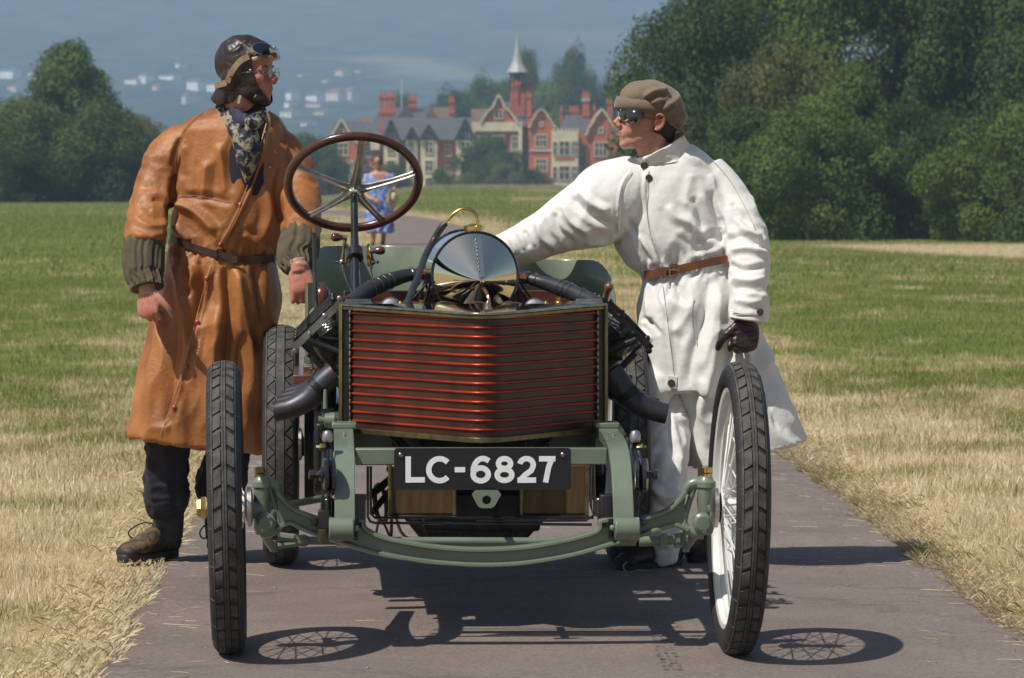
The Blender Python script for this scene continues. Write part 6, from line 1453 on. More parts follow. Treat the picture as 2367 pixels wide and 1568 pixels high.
loft(mb, [(246, 515, 610, .070, -.1), (256, 494, 628, .090, -.06), (266, 466, 640, .105, -.04), (280, 436, 652, .125, -.03), (300, 412, 664, .14), (350, 404, 686, .15), (400, 406, 696, .158), (460, 400, 692, .165), (520, 394, 676, .168, -.05), (550, 390, 656, .162, -.1), (575, 392, 640, .150, -.14), (586, 394, 634, .146, -.14), (605, 386, 640, .165, -.12), (650, 378, 644, .180, -.06), (700, 370, 644, .188), (760, 350, 634, .200), (850, 328, 618, .210), (930, 308, 612, .222, -.04), (985, 296, 612, .230, -.07), (1022, 290, 612, .235, -.125)], YL, 64, sq=2.15)
SLV = [P(470, 345, 14.3), P(425, 338, 14.3), P(388, 368, 14.28), P(364, 425, 14.26), P(344, 490, 14.20), P(337, 540, 14.14), P(336, 572, 14.1)]
mb.tube(SLV, [.06, .080, .080, .075, .073, .072, .066], 28, smooth=4)
SRV = [P(625, 350, 14.3), P(648, 350, 14.3), P(676, 388, 14.28), P(692, 440, 14.22), P(696, 500, 14.10), P(694, 545, 14.0), P(692, 575, 13.95)]
mb.tube(SRV, [.06, .078, .074, .071, .070, .068, .060], 28, smooth=4)
me = union(mb, .0065, 3)
skirt = lambda px, v: ss(600, 700, px[:, 1])
torso = lambda px, v: ss(590, 540, px[:, 1])*ss(385, 425, px[:, 0])*ss(670, 640, px[:, 0])
arms_w = lambda px, v: np.maximum(ss(425, 395, px[:, 0]), ss(660, 690, px[:, 0]))*ss(600, 560, px[:, 1])*ss(300, 360, px[:, 1])
belt_w = lambda px, v: np.exp(-((px[:, 1]-590)/28)**2)*ss(385, 400, px[:, 0])*ss(660, 640, px[:, 0])
ST = [([(618, 300), (604, 360), (585, 425), (560, 480), (535, 530), (508, 572)], .008, 4.5), ([(498, 608), (484, 640), (470, 700), (455, 760), (430, 850), (403, 945), (378, 1022)], .009, 5, 'r'),
      ([(410, 400), (402, 440), (396, 500), (394, 560)], -.022, 9), ([(398, 385), (405, 350), (420, 318)], -.010, 5), ([(412, 470), (450, 490), (500, 540)], .016, 11), ([(405, 520), (440, 560)], .012, 8),
      ([(425, 455), (480, 455), (540, 470)], -.008, 8), ([(478, 370), (472, 430), (468, 460)], .010, 10), ([(505, 330), (515, 390), (520, 450)], .009, 9), ([(430, 330), (420, 400), (412, 450)], .010, 8),
      ([(310, 500), (345, 525), (385, 520)], .012, 8), ([(305, 535), (340, 548), (380, 538)], .010, 7), ([(350, 460), (375, 470), (390, 500)], -.012, 7), ([(320, 470), (350, 490)], -.009, 6),
      ([(400, 610), (415, 650), (425, 720), (430, 800)], .016, 9), ([(440, 612), (448, 640), (430, 668)], .014, 9), ([(425, 605), (434, 640), (436, 690)], -.014, 6), ([(470, 612), (462, 680), (445, 800), (420, 900)], -.012, 8),
      ([(520, 612), (528, 680), (530, 800), (525, 960)], -.020, 10), ([(545, 612), (560, 700), (575, 800), (580, 950)], .018, 13), ([(590, 610), (600, 680), (605, 760)], -.014, 9), ([(380, 700), (360, 850), (345, 1000)], .014, 14), ([(410, 760), (400, 900), (385, 990)], -.012, 12),
      ([(500, 700), (492, 850), (480, 1000)], .016, 13), ([(560, 760), (552, 880), (550, 1000)], -.014, 10), ([(650, 380), (640, 450), (650, 520)], -.014, 8), ([(610, 420), (622, 500), (600, 560)], .010, 10), ([(560, 540), (590, 560), (620, 590)], .010, 8)]
folds(me, [(s_[0], s_[1]*(1.3 if s_[0][0][0] > 395 else .75), s_[2]) for s_ in ST], [(skirt, (0, 0, 1), .014, .11, 11), (torso, (.3, 0, 1), .007, .11, 5), (arms_w, (1, .2, -.25), .0055, .065, 7), (belt_w, (0, 0, 1), .009, .035, 9)])
vneck = [(514, 236), (530, 300), (552, 370), (566, 418), (574, 418), (592, 366), (612, 300), (628, 240)]
cutout(me, lambda px, c, n: inpoly(px, vneck) & (n[:, 1] < .3))
cutout(me, lambda px, c, n: (px[:, 1] < 262) & (c[:, 2] > P(0, 262, 14.3).z) & (px[:, 0] > 512) & (px[:, 0] < 618))
v, e_ = mesh_arrays(me)
coat = finish(me, 'leather_coat', M['leather'], pl, solid=.004)
def on_front(x, y, me_, push=.0):
    """front surface depth of a mesh at a photo pixel"""
    v, _ = mesh_arrays(me_); p = topx(v); d = np.hypot(p[:, 0]-x, p[:, 1]-y); k = np.where(d < 5)[0]
    if not len(k): k = np.argsort(d)[:6]
    return float(v[k, 1].min())-push
M['redbtn'] = mat('red_snap', (.42, .05, .025), .3, scale=60, coat=.4)
for x, y in ((541, 350), (594, 377), (615, 309), (555, 474), (509, 566), (478, 644), (457, 745), (430, 849), (403, 942)):
    Y = on_front(x, y, me); mb = MB(); p = P(x, y, Y-.001); mb.ball(p, (.0085, .005, .0085), 12, 8); mb.build('snap_button', M['redbtn'], pl)
def seamline(pts, me_, m, r=.0014, push=.001, name='seam', parent=None):
    P_ = smooth_poly(pts, 5); ys = [on_front(x, y, me_) for x, y in P_]; ys = list(np.convolve(np.pad(ys, 1, 'edge'), np.ones(3)/3, 'valid')); mb = MB(); mb.tube([P(x, y, Y-push) for (x, y), Y in zip(P_, ys)], r, 6); return mb.build(name, m, parent or pl)
M['seam'] = mat('leather_seam', (.20, .075, .022), .5, scale=60); M['edging'] = mat('worn_edge', (.50, .27, .13), .6, scale=60)
for q in ([(470, 262), (440, 285), (416, 320), (408, 360), (404, 400)], [(412, 456), (450, 452), (500, 462), (548, 472)], [(640, 272), (656, 300), (664, 340), (668, 380)]): seamline(q, me, M['seam'])
for q in ([(516, 250), (529, 300), (551, 370), (566, 416), (571, 420)], [(622, 262), (612, 300), (594, 362), (574, 418)]): seamline(q, me, M['edging'], .0032, .003, name='lapel_edge')
for q in ([(592, 368), (585, 395), (568, 440), (548, 490), (520, 545), (502, 576)], [(488, 612), (474, 660), (458, 720), (440, 790), (418, 870), (395, 940), (370, 1008)]): seamline(q, me, M['edging'], .0018, .002)
# belt following the waist
def belt(pts, w_, parent, m, me_, name='belt', th=.005):
    P_ = smooth_poly(pts, 4); mb = MB(); R = []
    xs_ = [on_front(x, y, me_) for x, y in P_]; xs_ = list(np.convolve(np.pad(xs_, 2, 'edge'), np.ones(5)/5, 'valid'))
    for (x, y), Y in zip(P_, xs_):
        a, b = P(x, y-w_/2, Y-.006), P(x, y+w_/2, Y-.006); R.append([a, b, b+Vector((0, -th, 0)), a+Vector((0, -th, 0))])
    mb.rings(R); return mb.build(name, m, parent), list(zip(P_, xs_))
M['beltbrown'] = mat('dark_belt', (.065, .028, .014), .4, col2=(.03, .014, .008), scale=30, coat=.3)
belt([(393, 549), (410, 558), (440, 570), (475, 581), (500, 588), (530, 594), (570, 600), (612, 600), (634, 596)], 17, pl, M['beltbrown'], me)
def buckle(x, y, w_, h_, Y, parent, m, r=.0028):
    mb = MB(); c = [(x-w_/2, y-h_/2), (x+w_/2, y-h_/2), (x+w_/2, y+h_/2), (x-w_/2, y+h_/2)]; p = [P(a, b, Y) for a, b in c]; mb.tube(p+[p[0]], r, 8); mb.tube([P(x-w_/2, y, Y-.003), P(x+w_/2, y, Y-.003)], r*.8, 6); return mb.build('buckle', m, parent)
buckle(510, 590, 16, 24, on_front(510, 590, me)-.016, pl, M['iron'])
mb = MB(); Y = on_front(530, 600, me)-.014; R = []
for x, y in ((512, 588), (522, 594), (535, 600), (548, 600)): a, b = P(x, y-8, Y), P(x, y+8, Y); R.append([a, b, b+Vector((0, -.005, 0)), a+Vector((0, -.005, 0))])
mb.rings(R); mb.build('belt_end', M['beltbrown'], pl)
# canvas storm cuffs, pleated
M['canvas'] = mat('olive_canvas', (.105, .082, .045), .85, col2=(.065, .052, .03), scale=25, bump=.3, bscale=300)
def cuff(pts, rs, seed):
    P_, R_ = spl([P(*p) for p in pts], rs, 8); n = 90; mb = MB(); R = []; L_ = len(P_)
    for i, (c, r) in enumerate(zip(P_, R_)):
        f = i/(L_-1); t = (P_[min(i+1, L_-1)]-P_[max(i-1, 0)]).normalized(); x = t.cross(Vector((0, 1, 0))).normalized(); y = t.cross(x); ring = []
        for k in range(n):
            a = 2*PI*k/n; pl_ = .0045*math.sin(13*a+2.0*math.sin(3*a+seed)+1.2*f)+.003*math.sin(23*a+seed+2*math.sin(2*a)); 
            if f > .88: pl_ = .0035*math.sin(30*a)
            ring.append(c+(x*math.cos(a)+y*math.sin(a))*(r+pl_*(.5+.8*f)))
        R.append(ring)
    mb.rings(R); return mb.build('storm_cuff', M['canvas'], pl, angle=80)
cuff([(334, 556, 14.12), (331, 590, 14.10), (334, 635, 14.06), (338, 652, 14.04), (340, 666, 14.03)], [.070, .073, .066, .055, .058], 1)
cuff([(692, 550, 13.98), (690, 580, 13.94), (686, 618, 13.88), (690, 640, 13.85), (693, 656, 13.83)], [.066, .072, .064, .046, .042], 3) if False else cuff([(694, 545, 14.0), (690, 572, 13.95), (687, 598, 13.9), (690, 612, 13.87), (692, 622, 13.86)], [.066, .072, .068, .050, .046], 3)
# jumper, scarf
mb = MB(); loft(mb, [(240, 525, 612, .062), (262, 512, 618, .085), (300, 500, 630, .115), (350, 500, 630, .130), (430, 500, 640, .138), (470, 500, 640, .12)], 14.27, 40); me2 = union(mb, .008, 2); finish(me2, 'navy_jumper', M['navy'], pl)
M['paisley'] = mat('patterned_scarf', (.30, .27, .19), .75, col2=(.012, .016, .035), scale=38, detail=5, lo=.48, hi=.56, bump=.3, bscale=150); M['navyscarf'] = mat('navy_scarf', (.014, .014, .05), .7, scale=20)
def scarf(pts, rs, m, flat=.45, seed=0):
    mb = MB(); mb.tube([P(*p) for p in pts], rs, 20, smooth=6, flat=flat, up=Vector((0, 1, 0))); me_ = union(mb, .005, 2); folds(me_, [], [(1.0, (.3, 0, 1), .0035, .035, seed)], front=False); return finish(me_, 'scarf', m, pl)
scarf([(506, 243, 14.24), (520, 262, 14.20), (545, 296, 14.14), (562, 330, 14.12), (568, 372, 14.12), (570, 412, 14.13)], [.018, .026, .030, .036, .032, .014], M['paisley'], seed=2)
scarf([(612, 268, 14.16), (590, 280, 14.11), (580, 300, 14.10), (586, 340, 14.10), (578, 385, 14.12), (571, 415, 14.13)], [.020, .026, .026, .026, .022, .010], M['paisley'], seed=5)
scarf([(524, 250, 14.22), (545, 268, 14.16), (568, 282, 14.12), (575, 300, 14.12)], [.020, .026, .022, .014], M['navyscarf'], seed=8)
mb = MB(); mb.ball(P(583, 284, 14.09), (.026, .022, .024), 16, 12); me_ = union(mb, .004, 1); folds(me_, [], [(1.0, (.3, 0, 1), .005, .02, 3)], front=False); finish(me_, 'scarf_knot', M['paisley'], pl)
mb = MB(); mb.tube([P(x, y, 14.16) for x, y in ((614, 256), (622, 275), (620, 300), (608, 345))], .006, 8, smooth=4); mb.build('coat_edge', mat('pale_edge', (.42, .30, .18), .7, scale=40), pl)
# flying helmet: offset shell of the head with a face opening
mb = MB(); rot = Matrix((fL, lL, zL)).transposed()
def HB(c, r): mb.ball(Lp(*c), r, 32, 22, rot)
head_parts(mb, OL, fL, lL, zL, ear=False, neck=[P(560, 262, 14.26)], inf=.0075)
HB((-.014, 0, .047), (.104, .086, .098)); HB((-.03, -.062, -.012), (.040, .028, .046)); HB((-.03, .062, -.012), (.040, .028, .046)); HB((-.065, 0, -.078), (.050, .068, .034)); HB((.045, 0, .058), (.056, .066, .066))
mb.tube([Lp(-.06, -.03, -.06), Lp(-.088, -.045, -.108)], [.045, .036], 16); mb.tube([Lp(-.06, .03, -.06), Lp(-.088, .045, -.108)], [.045, .036], 16)
meh = union(mb, .0045, 3)
M['helmet'] = mat('dark_brown_leather', (.038, .025, .022), .36, col2=(.020, .014, .013), scale=14, detail=7, bump=.6, bscale=70, bdist=.003, rvar=.12)
def hloc(c): q = c-np.array(OL); return q@np.array(fL), q@np.array(lL), q@np.array(zL)
def hcut(px, c, n):
    f, l, z = hloc(c); fl_ = np.interp(z, [-.13, -.109, -.047, -.011, .040, .060, .074, .090, .2], [.115, .104, .074, .057, .050, .058, .10, .2, .3]); fo = f > fl_
    lowb = (z < np.interp(f, [-.2, -.10, -.03, .0, .045, .068, .105], [-.125, -.118, -.098, -.066, -.104, -.122, -.112]))
    return fo | lowb
folds(meh, [([(560, 90), (582, 105), (592, 122)], .002, 1.5), ([(498, 120), (500, 160), (512, 195)], .0015, 1.5), ([(512, 200), (535, 207), (560, 205)], .0028, 2), ([(530, 160), (533, 178), (550, 180), (578, 166)], -.003, 1.6), ([(525, 120), (545, 118), (560, 105)], .004, 4), ([(520, 140), (540, 150)], -.003, 3)], [(1.0, (0, 0, 1), .0022, .035, 3)])
cutout(meh, hcut); finish(meh, 'flying_helmet', M['helmet'], pl, solid=.003)
for x, y in ((532, 177), (579, 163)):
    mb = MB(); mb.ball(P(x, y, 14.13), (.0058, .004, .0058), 10, 8); mb.build('helmet_stud', M['redbtn'] if x < 550 else M['steel'], pl)
mb = MB(); mb.box(P(553, 230, 14.125), (.009, .003, .030), Matrix.Rotation(.25, 3, 'Y')); mb.box(P(590, 222, 14.13), (.003, .003, .012), Matrix.Rotation(.6, 3, 'Y')); mb.box(P(566, 96, 14.17), (.001, .001, .001)); mb.build('strap_tab', mat('tab_white', (.5, .47, .42), .6), pl)
# goggles up on the helmet
mb = MB(); strap = [(-.035, -.0905, -.028), (-.02, -.0955, .0), (.0, -.0985, .028), (.022, -.092, .052), (.045, -.080, .064)]
pts = [Lp(*q) for q in strap]; P_, _ = spl(pts, [1]*len(pts), 5); R = []
for i, p in enumerate(P_):
    t = (P_[min(i+1, len(P_)-1)]-P_[max(i-1, 0)]).normalized(); o_ = -lL; s_ = t.cross(o_).normalized(); R.append([p-s_*.011, p+s_*.011, p+s_*.011+o_*.003, p-s_*.011+o_*.003])
mb.rings(R)
back = [(-.035, -.0905, -.028), (-.07, -.075, -.035), (-.10, -.045, -.038), (-.116, 0, -.038), (-.10, .045, -.038), (-.07, .075, -.035)]; P_, _ = spl([Lp(*q) for q in back], [1]*6, 5); R = []
for p in P_: o_ = (p-Lp(-.02, 0, -.03)).normalized(); R.append([p-zL*.011, p+zL*.011, p+zL*.011+o_*.003, p-zL*.011+o_*.003])
mb.rings(R); gg = mb.build('goggle_strap', mat('tan_strap', (.30, .20, .13), .65, scale=30), pl)
M['chrome'] = mat('chrome_rim', (.7, .7, .7), .12, 1, scale=30)
def goggle(cx, cy, cY, rx, ry, rotd, nrm, parent, fm, lm, depth=.018, name='goggle_lens'):
    c = P(cx, cy, cY); nrm = Vector(nrm).normalized(); xx = nrm.cross(Vector((0, 0, 1))).normalized(); yy = xx.cross(nrm); ca, sa = math.cos(rotd), math.sin(rotd); ux = xx*ca+yy*sa; uy = yy*ca-xx*sa
    pt = lambda a, k, d: c+ux*rx*k*math.cos(a)*(1 if math.cos(a) > 0 else 1.12)+uy*ry*k*math.sin(a)+nrm*d
    mb = MB(); mb.rings([[pt(2*PI*i/32, k, d) for i in range(32)] for k, d in ((1.12, -depth), (1.08, 0), (1.03, .003), (.94, .003), (.94, 0))], False, False); fr_ = mb.build('goggle_frame', fm, parent)
    mb = MB(); mb.rings([[pt(2*PI*i/32, k, d) for i in range(32)] for k, d in ((.96, .001), (.7, .003), (.3, .0045))], True, True); o = mb.build(name, lm, None); o.parent = fr_; return fr_
M['dglass'] = mat('dark_goggle_glass', (.012, .018, .026), .06, scale=10, coat=1.0)
goggle(608, 114, 14.105, .042, .0225, .12, Vector((.42, -.88, .35)), pl, M['chrome'], M['dglass'])
goggle(640, 122, 14.10, .036, .0225, .3, Vector((.95, -.1, .25)), pl, M['chrome'], M['dglass'])
mb = MB(); mb.tube([P(628, 112, 14.07), P(634, 110, 14.05)], .006, 8); mb.ball(P(634, 110, 14.05), .006, 8, 6); mb.build('goggle_bridge', M['chrome'], pl)
mb = MB(); pts = [P(x, y, 14.13) for x, y in ((583, 138), (600, 134), (620, 126), (636, 118))]; mb.tube(pts, [.008, .008, .0075, .007], 10, smooth=4, flat=.6, up=Vector((0, 1, 0))); mb.build('goggle_pad', mat('cream_leather', (.42, .38, .32), .5, scale=30), pl)
# spectacles
M['clear'] = bpy.data.materials.new('clear_lens'); M['clear'].use_nodes = True; q = M['clear'].node_tree; b_ = q.nodes['Principled BSDF']; b_.inputs['Base Color'].default_value = (.75, .8, .7, 1); b_.inputs['Roughness'].default_value = .03; b_.inputs['Alpha'].default_value = .22
for sgn in (-1, 1):
    c = Lp(.106, sgn*.031, .006); mb = MB(); mb.torus(c, fL, .0185, .0011, 28, 6); fr_ = mb.build('spectacle_rim', M['steel'], pl)
    mb = MB(); mb.lathe([(-.0005, .018), (.0005, .018)], c, fL, 24); o = mb.build('spectacle_lens', M['clear'], None); o.parent = fr_
mb = MB(); mb.tube([Lp(.106, -.0125, .010), Lp(.109, 0, .012), Lp(.106, .0125, .010)], .0012, 6); mb.tube([Lp(.106, -.0495, .009), Lp(.09, -.068, .010), Lp(.02, -.082, .008)], .0013, 6); mb.tube([Lp(.106, .0495, .009), Lp(.09, .068, .010), Lp(.02, .082, .008)], .0013, 6); mb.build('spectacle_arm', M['steel'], pl)
mb = MB()
for sgn in (-1, 1): mb.tube([Lp(.088, sgn*.015, .028), Lp(.090, sgn*.030, .031), Lp(.080, sgn*.047, .027)], [.003, .004, .002], 6, smooth=3)
mb.build('eyebrow', mat('grey_hair', (.12, .09, .07), .8, scale=80), pl)

# ============ man in the white coat
YR = 14.20
pr = wthing('person', 'person in a long cream coat, tweed cap and dark goggles, leaning on the car', 'person', (P(1600, 700, YR).x, YR, 0))
fR = Vector((-.962, -.26, .085)).normalized(); lR = Vector((0, 0, 1)).cross(fR).normalized(); zR = fR.cross(lR).normalized(); OR_ = P(1494, 279, 14.12); Rp = lambda a, b, c: OR_+fR*a+lR*b+zR*c
mb = MB(); head_parts(mb, OR_, fR, lR, zR, ear=True, neck=[P(1528, 350, 14.16), P(1548, 410, 14.2)])
loft(mb, [(360, 1500, 1610, .06), (400, 1450, 1650, .09), (500, 1450, 1660, .10), (620, 1520, 1665, .09), (700, 1530, 1670, .07), (780, 1540, 1670, .05)], YR)
mb.tube([P(1560, 720, 14.27), P(1555, 900, 14.22), P(1538, 1080, 14.04), P(1532, 1200, 14.02), P(1530, 1270, 14.04)], [.07, .065, .052, .042, .038], 18, smooth=3); mb.tube([P(1660, 720, 14.25), P(1665, 900, 14.3), P(1662, 1080, 14.35), P(1655, 1270, 14.4)], [.07, .065, .05, .038], 18, smooth=3)
mb.tube([P(1440, 440, 14.2), P(1340, 500, 14.2), P(1250, 552, 14.2), P(1170, 578, 14.25), P(1120, 600, 14.3)], [.055, .048, .044, .036, .030], 16, smooth=3)
mb.tube([P(1650, 430, 14.2), P(1700, 510, 14.18), P(1728, 600, 14.1), P(1728, 680, 14.02), P(1728, 735, 13.98)], [.055, .048, .044, .036, .030], 16, smooth=3)
hand(mb, P(1120, 598, 14.3), Vector((-1, .1, -.25)), Vector((0, .2, -1)), 1, curl=(.5, .5, .3)); 
me = union(mb, .0042, 2)
redness(me, [(tuple(Rp(.115, 0, -.022)), .020, .95), (tuple(Rp(.095, 0, -.054)), .013, 1.0), (tuple(Rp(-.02, -.08, 0)), .03, .9), (tuple(Rp(-.02, .08, 0)), .03, .9), (tuple(Rp(.06, .05, -.02)), .03, .5)])
folds(me, [([(1428, 305), (1436, 318), (1434, 332)], -.0016, 1.6)], [(.3, (0, 0, 1), .001, .02, 2)])
finish(me, 'body', M['skin2'], pr); eyes(OR_, fR, lR, zR, pr)
M['darkhair'] = mat('dark_hair', (.022, .016, .012), .6, scale=90, stretch=(1, 1, .2), bump=.6, bscale=120)
mb = MB(); rot = Matrix((fR, lR, zR)).transposed(); mb.ball(Rp(-.052, 0, .0), (.060, .074, .075), 24, 16, rot); mb.ball(Rp(-.07, 0, -.045), (.035, .055, .035), 20, 14, rot); me_ = union(mb, .005, 2); folds(me_, [], [(1., (0, 0, 1), .002, .012, 3)], front=False); finish(me_, 'hair', M['darkhair'], pr)
# coat
M['cotton'] = mat('cream_cotton', (.78, .765, .72), .85, col2=(.73, .715, .67), scale=6, detail=6, bump=.5, bscale=16, bdist=.010, sheen=.15, spec=.25)
mb = MB()
loft(mb, [(340, 1505, 1600, .07, .15), (358, 1470, 1625, .10, .12), (380, 1440, 1650, .125, .08), (410, 1415, 1668, .142, .04), (460, 1402, 1690, .155), (510, 1405, 1700, .160, .05), (555, 1420, 1700, .160, .12), (590, 1448, 1698, .152, .2), (612, 1480, 1692, .142, .22), (626, 1490, 1690, .138, .22), (648, 1484, 1700, .155, .15), (700, 1476, 1730, .180, .06), (760, 1477, 1756, .195), (830, 1482, 1786, .205), (900, 1486, 1812, .21)], YR, 64, sq=2.2)
loft(mb, [(840, 1540, 1780, .18, .0), (900, 1556, 1812, .212, .02), (960, 1574, 1836, .218, .08), (1020, 1592, 1858, .222, .17), (1046, 1604, 1866, .222, .27)], YR, 64, sq=2.2)
# narrow left panel
loft(mb, [(840, 1484, 1556, .09, 0, -.03), (870, 1484, 1560, .11, 0, -.05), (900, 1486, 1560, .11, .0, -.06), (936, 1489, 1542, .09, 0, -.06), (975, 1491, 1526, .08, 0, -.05), (1040, 1492, 1520, .07, 0, -.05), (1090, 1494, 1510, .06, 0, -.05)], YR, 40)
mb.tube([P(1475, 440, 14.2), P(1415, 462, 14.16), P(1372, 490, 14.15), P(1318, 512, 14.16), P(1262, 540, 14.18), P(1205, 567, 14.22), P(1150, 588, 14.27)], [.13, .140, .130, .107, .082, .073, .060], 30, smooth=4)
mb.tube([P(1628, 405, 14.2), P(1662, 440, 14.18), P(1692, 485, 14.15), P(1718, 535, 14.1), P(1730, 590, 14.06), P(1730, 650, 14.02), P(1729, 700, 13.98), P(1729, 738, 13.96)], [.085, .085, .084, .080, .078, .070, .064, .062], 30, smooth=4)
mb.ball(P(1590, 372, 14.2), (.10, .12, .05), 20, 12, Matrix.Rotation(.45, 3, 'Y'))
me = union(mb, .0065, 3)
armL = lambda px, v: ss(1420, 1380, px[:, 0])*ss(640, 610, px[:, 1])
armR = lambda px, v: ss(1672, 1695, px[:, 0])*ss(760, 740, px[:, 1])*ss(400, 470, px[:, 1])
tor = lambda px, v: ss(1410, 1450, px[:, 0])*ss(1690, 1660, px[:, 0])*ss(615, 570, px[:, 1])*ss(370, 420, px[:, 1])
skr = lambda px, v: ss(640, 720, px[:, 1])
beltz = lambda px, v: np.exp(-((px[:, 1]-(640-(px[:, 0]-1497)*.21))/30)**2)*ss(1470, 1500, px[:, 0])*ss(1700, 1680, px[:, 0])
SR_ = [([(1497, 382), (1490, 430), (1492, 500), (1510, 560), (1525, 612)], .006, 4), ([(1462, 395), (1436, 430), (1428, 500), (1426, 560)], .005, 3), ([(1545, 470), (1560, 500), (1600, 520), (1650, 575)], .020, 10), ([(1600, 455), (1615, 490), (1625, 540)], -.018, 8), ([(1640, 440), (1660, 500), (1676, 552)], -.026, 8),
       ([(1676, 552), (1650, 545), (1600, 560)], -.018, 8), ([(1680, 565), (1640, 585), (1590, 598)], .015, 7), ([(1560, 540), (1600, 570), (1650, 600)], -.010, 7), ([(1470, 540), (1500, 580), (1520, 612)], .012, 7), ([(1450, 500), (1480, 560), (1505, 610)], -.010, 6),
       ([(1600, 400), (1590, 440), (1580, 480)], .007, 9), ([(1640, 400), (1655, 450), (1670, 510)], .014, 8),
       ([(1318, 450), (1340, 480), (1375, 505), (1420, 520)], -.016, 8), ([(1335, 440), (1368, 470), (1410, 490)], .016, 8), ([(1300, 470), (1320, 510), (1370, 545)], .014, 8), ([(1280, 490), (1290, 530), (1330, 565)], -.013, 7), ([(1240, 510), (1255, 550), (1290, 575)], .012, 8), ([(1210, 530), (1225, 575)], -.010, 6), ([(1180, 545), (1195, 590)], .008, 6), ([(1350, 560), (1400, 560), (1425, 540)], .010, 7),
       ([(1680, 560), (1715, 545), (1750, 560), (1775, 575)], -.018, 7), ([(1690, 580), (1730, 575), (1778, 590)], .014, 7), ([(1685, 610), (1720, 625), (1770, 615)], -.011, 6), ([(1690, 640), (1730, 650), (1770, 640)], .010, 7), ([(1690, 668), (1725, 665), (1768, 680)], -.010, 6), ([(1692, 690), (1730, 700), (1765, 695)], .008, 6), ([(1700, 500), (1725, 535), (1760, 550)], .014, 8), ([(1690, 470), (1710, 500), (1740, 520)], -.010, 6),
       ([(1530, 640), (1525, 680), (1545, 730), (1550, 800), (1562, 900)], .006, 4), ([(1505, 650), (1500, 700), (1510, 740)], .012, 8), ([(1485, 735), (1505, 745), (1530, 775)], -.010, 5), ([(1480, 760), (1510, 790)], .012, 8), ([(1590, 640), (1600, 700), (1575, 750), (1550, 770)], .009, 12), ([(1640, 650), (1645, 760), (1620, 860)], .010, 10), ([(1640, 640), (1632, 720), (1600, 820), (1590, 900)], -.014, 10),
       ([(1660, 650), (1660, 760), (1640, 880), (1625, 980)], .018, 13), ([(1700, 760), (1680, 850), (1668, 950)], -.016, 12), ([(1620, 870), (1630, 950), (1640, 1040)], .012, 12), ([(1740, 800), (1770, 900), (1800, 1000)], -.014, 9), ([(1720, 790), (1740, 900), (1760, 1000)], .014, 11), ([(1765, 800), (1800, 900), (1838, 1000)], .014, 10), ([(1482, 820), (1500, 838)], -.008, 5), ([(1576, 700), (1560, 645)], -.010, 5), ([(1545, 690), (1548, 650)], -.010, 5)]
folds(me, [(s_[0], s_[1]*(.6 if 1535 < s_[0][0][0] < 1690 and s_[0][0][1] < 600 else 1), s_[2]) for s_ in SR_], [(armL, (.35, .2, 1), .0035, .10, 11), (armR, (1, .2, .1), .0045, .07, 5), (tor, (.45, 0, 1), .0045, .11, 7), (skr, (-.1, 0, 1), .008, .12, 3), (beltz, (.1, 0, 1), .012, .03, 9)])
cutout(me, lambda px, c, n: (px[:, 1] > 1005) & (n[:, 2] < -.75) )
coatR = finish(me, 'motoring_coat', M['cotton'], pr, solid=.003)
# back of the skirt seen through the slit
mb = MB(); R = []
for y, xl, xr in ((860, 1530, 1700), (960, 1560, 1700), (1040, 1570, 1720), (1078, 1578, 1720)):
    R.append([P(xl, y, 14.36), P(xr, y, 14.40), P(xr, y, 14.405), P(xl, y, 14.365)])
mb.rings(R); mb.build('coat_back', M['cotton'], pr)
M['stitch'] = mat('cotton_seam', (.50, .48, .43), .9, scale=60)
for q in ([(1500, 395), (1494, 440), (1496, 500), (1508, 560), (1528, 610)], [(1460, 395), (1440, 425), (1430, 470), (1428, 540)], [(1648, 372), (1682, 410), (1715, 465), (1745, 530), (1762, 600)], [(1532, 660), (1540, 720), (1550, 800), (1560, 880)], [(1604, 690), (1600, 740), (1612, 800)], [(1690, 720), (1725, 728), (1765, 726)]): seamline(q, me, M['stitch'], .0012, .0, parent=pr)
# belt, buckle, buttons
M['tanbelt'] = mat('tan_belt', (.20, .068, .025), .35, col2=(.10, .032, .014), scale=18, detail=6, coat=.4)
belt([(1489, 636), (1500, 635), (1530, 630), (1570, 622), (1620, 611), (1660, 603), (1682, 599)], 19, pr, M['tanbelt'], me)
buckle(1557, 625, 19, 26, on_front(1557, 625, me)-.017, pr, M['brass'], .0032)
mb = MB(); Y = on_front(1538, 628, me)-.014; a, b = P(1532, 616, Y), P(1540, 642, Y); mb.box((a+b)/2, (.012, .005, .036)); mb.build('belt_loop', M['tanbelt'], pr)
M['horn'] = mat('horn_button', (.09, .035, .018), .3, scale=40, coat=.5)
for x, y in ((1500, 412), (1489, 383), (1552, 886), (1757, 722)):
    Y = on_front(x, y, me) - (.004 if y < 395 else 0)
    mb = MB(); c = P(x, y, Y-(.002 if y != 886 else .010)); mb.torus(c, (0, -1, 0), .0105, .0028, 20, 8); mb.lathe([(0, .010), (.003, .009)], c, (0, -1, 0), 16); mb.build('button', M['horn'], pr)
mb = MB(); Y = on_front(1555, 884, me)-.004; mb.box(P(1553, 884, Y), (.036, .004, .045), Matrix.Rotation(.12, 3, 'Y')); mb.build('button_tab', M['cotton'], pr, bevel=.0015)
# cuff flare
mb = MB(); n = 40; R = []
for y, r in ((722, .064), (738, .066), (741, .062)):
    c = P(1729, y, 13.97); R.append([c+Vector((r*math.cos(2*PI*k/n), r*math.sin(2*PI*k/n), -.008*math.cos(2*PI*k/n))) for k in range(n)])
mb.rings(R, False, False); o = mb.build('cuff', M['cotton'], pr); s_ = o.modifiers.new('s', 'SOLIDIFY'); s_.thickness = .004
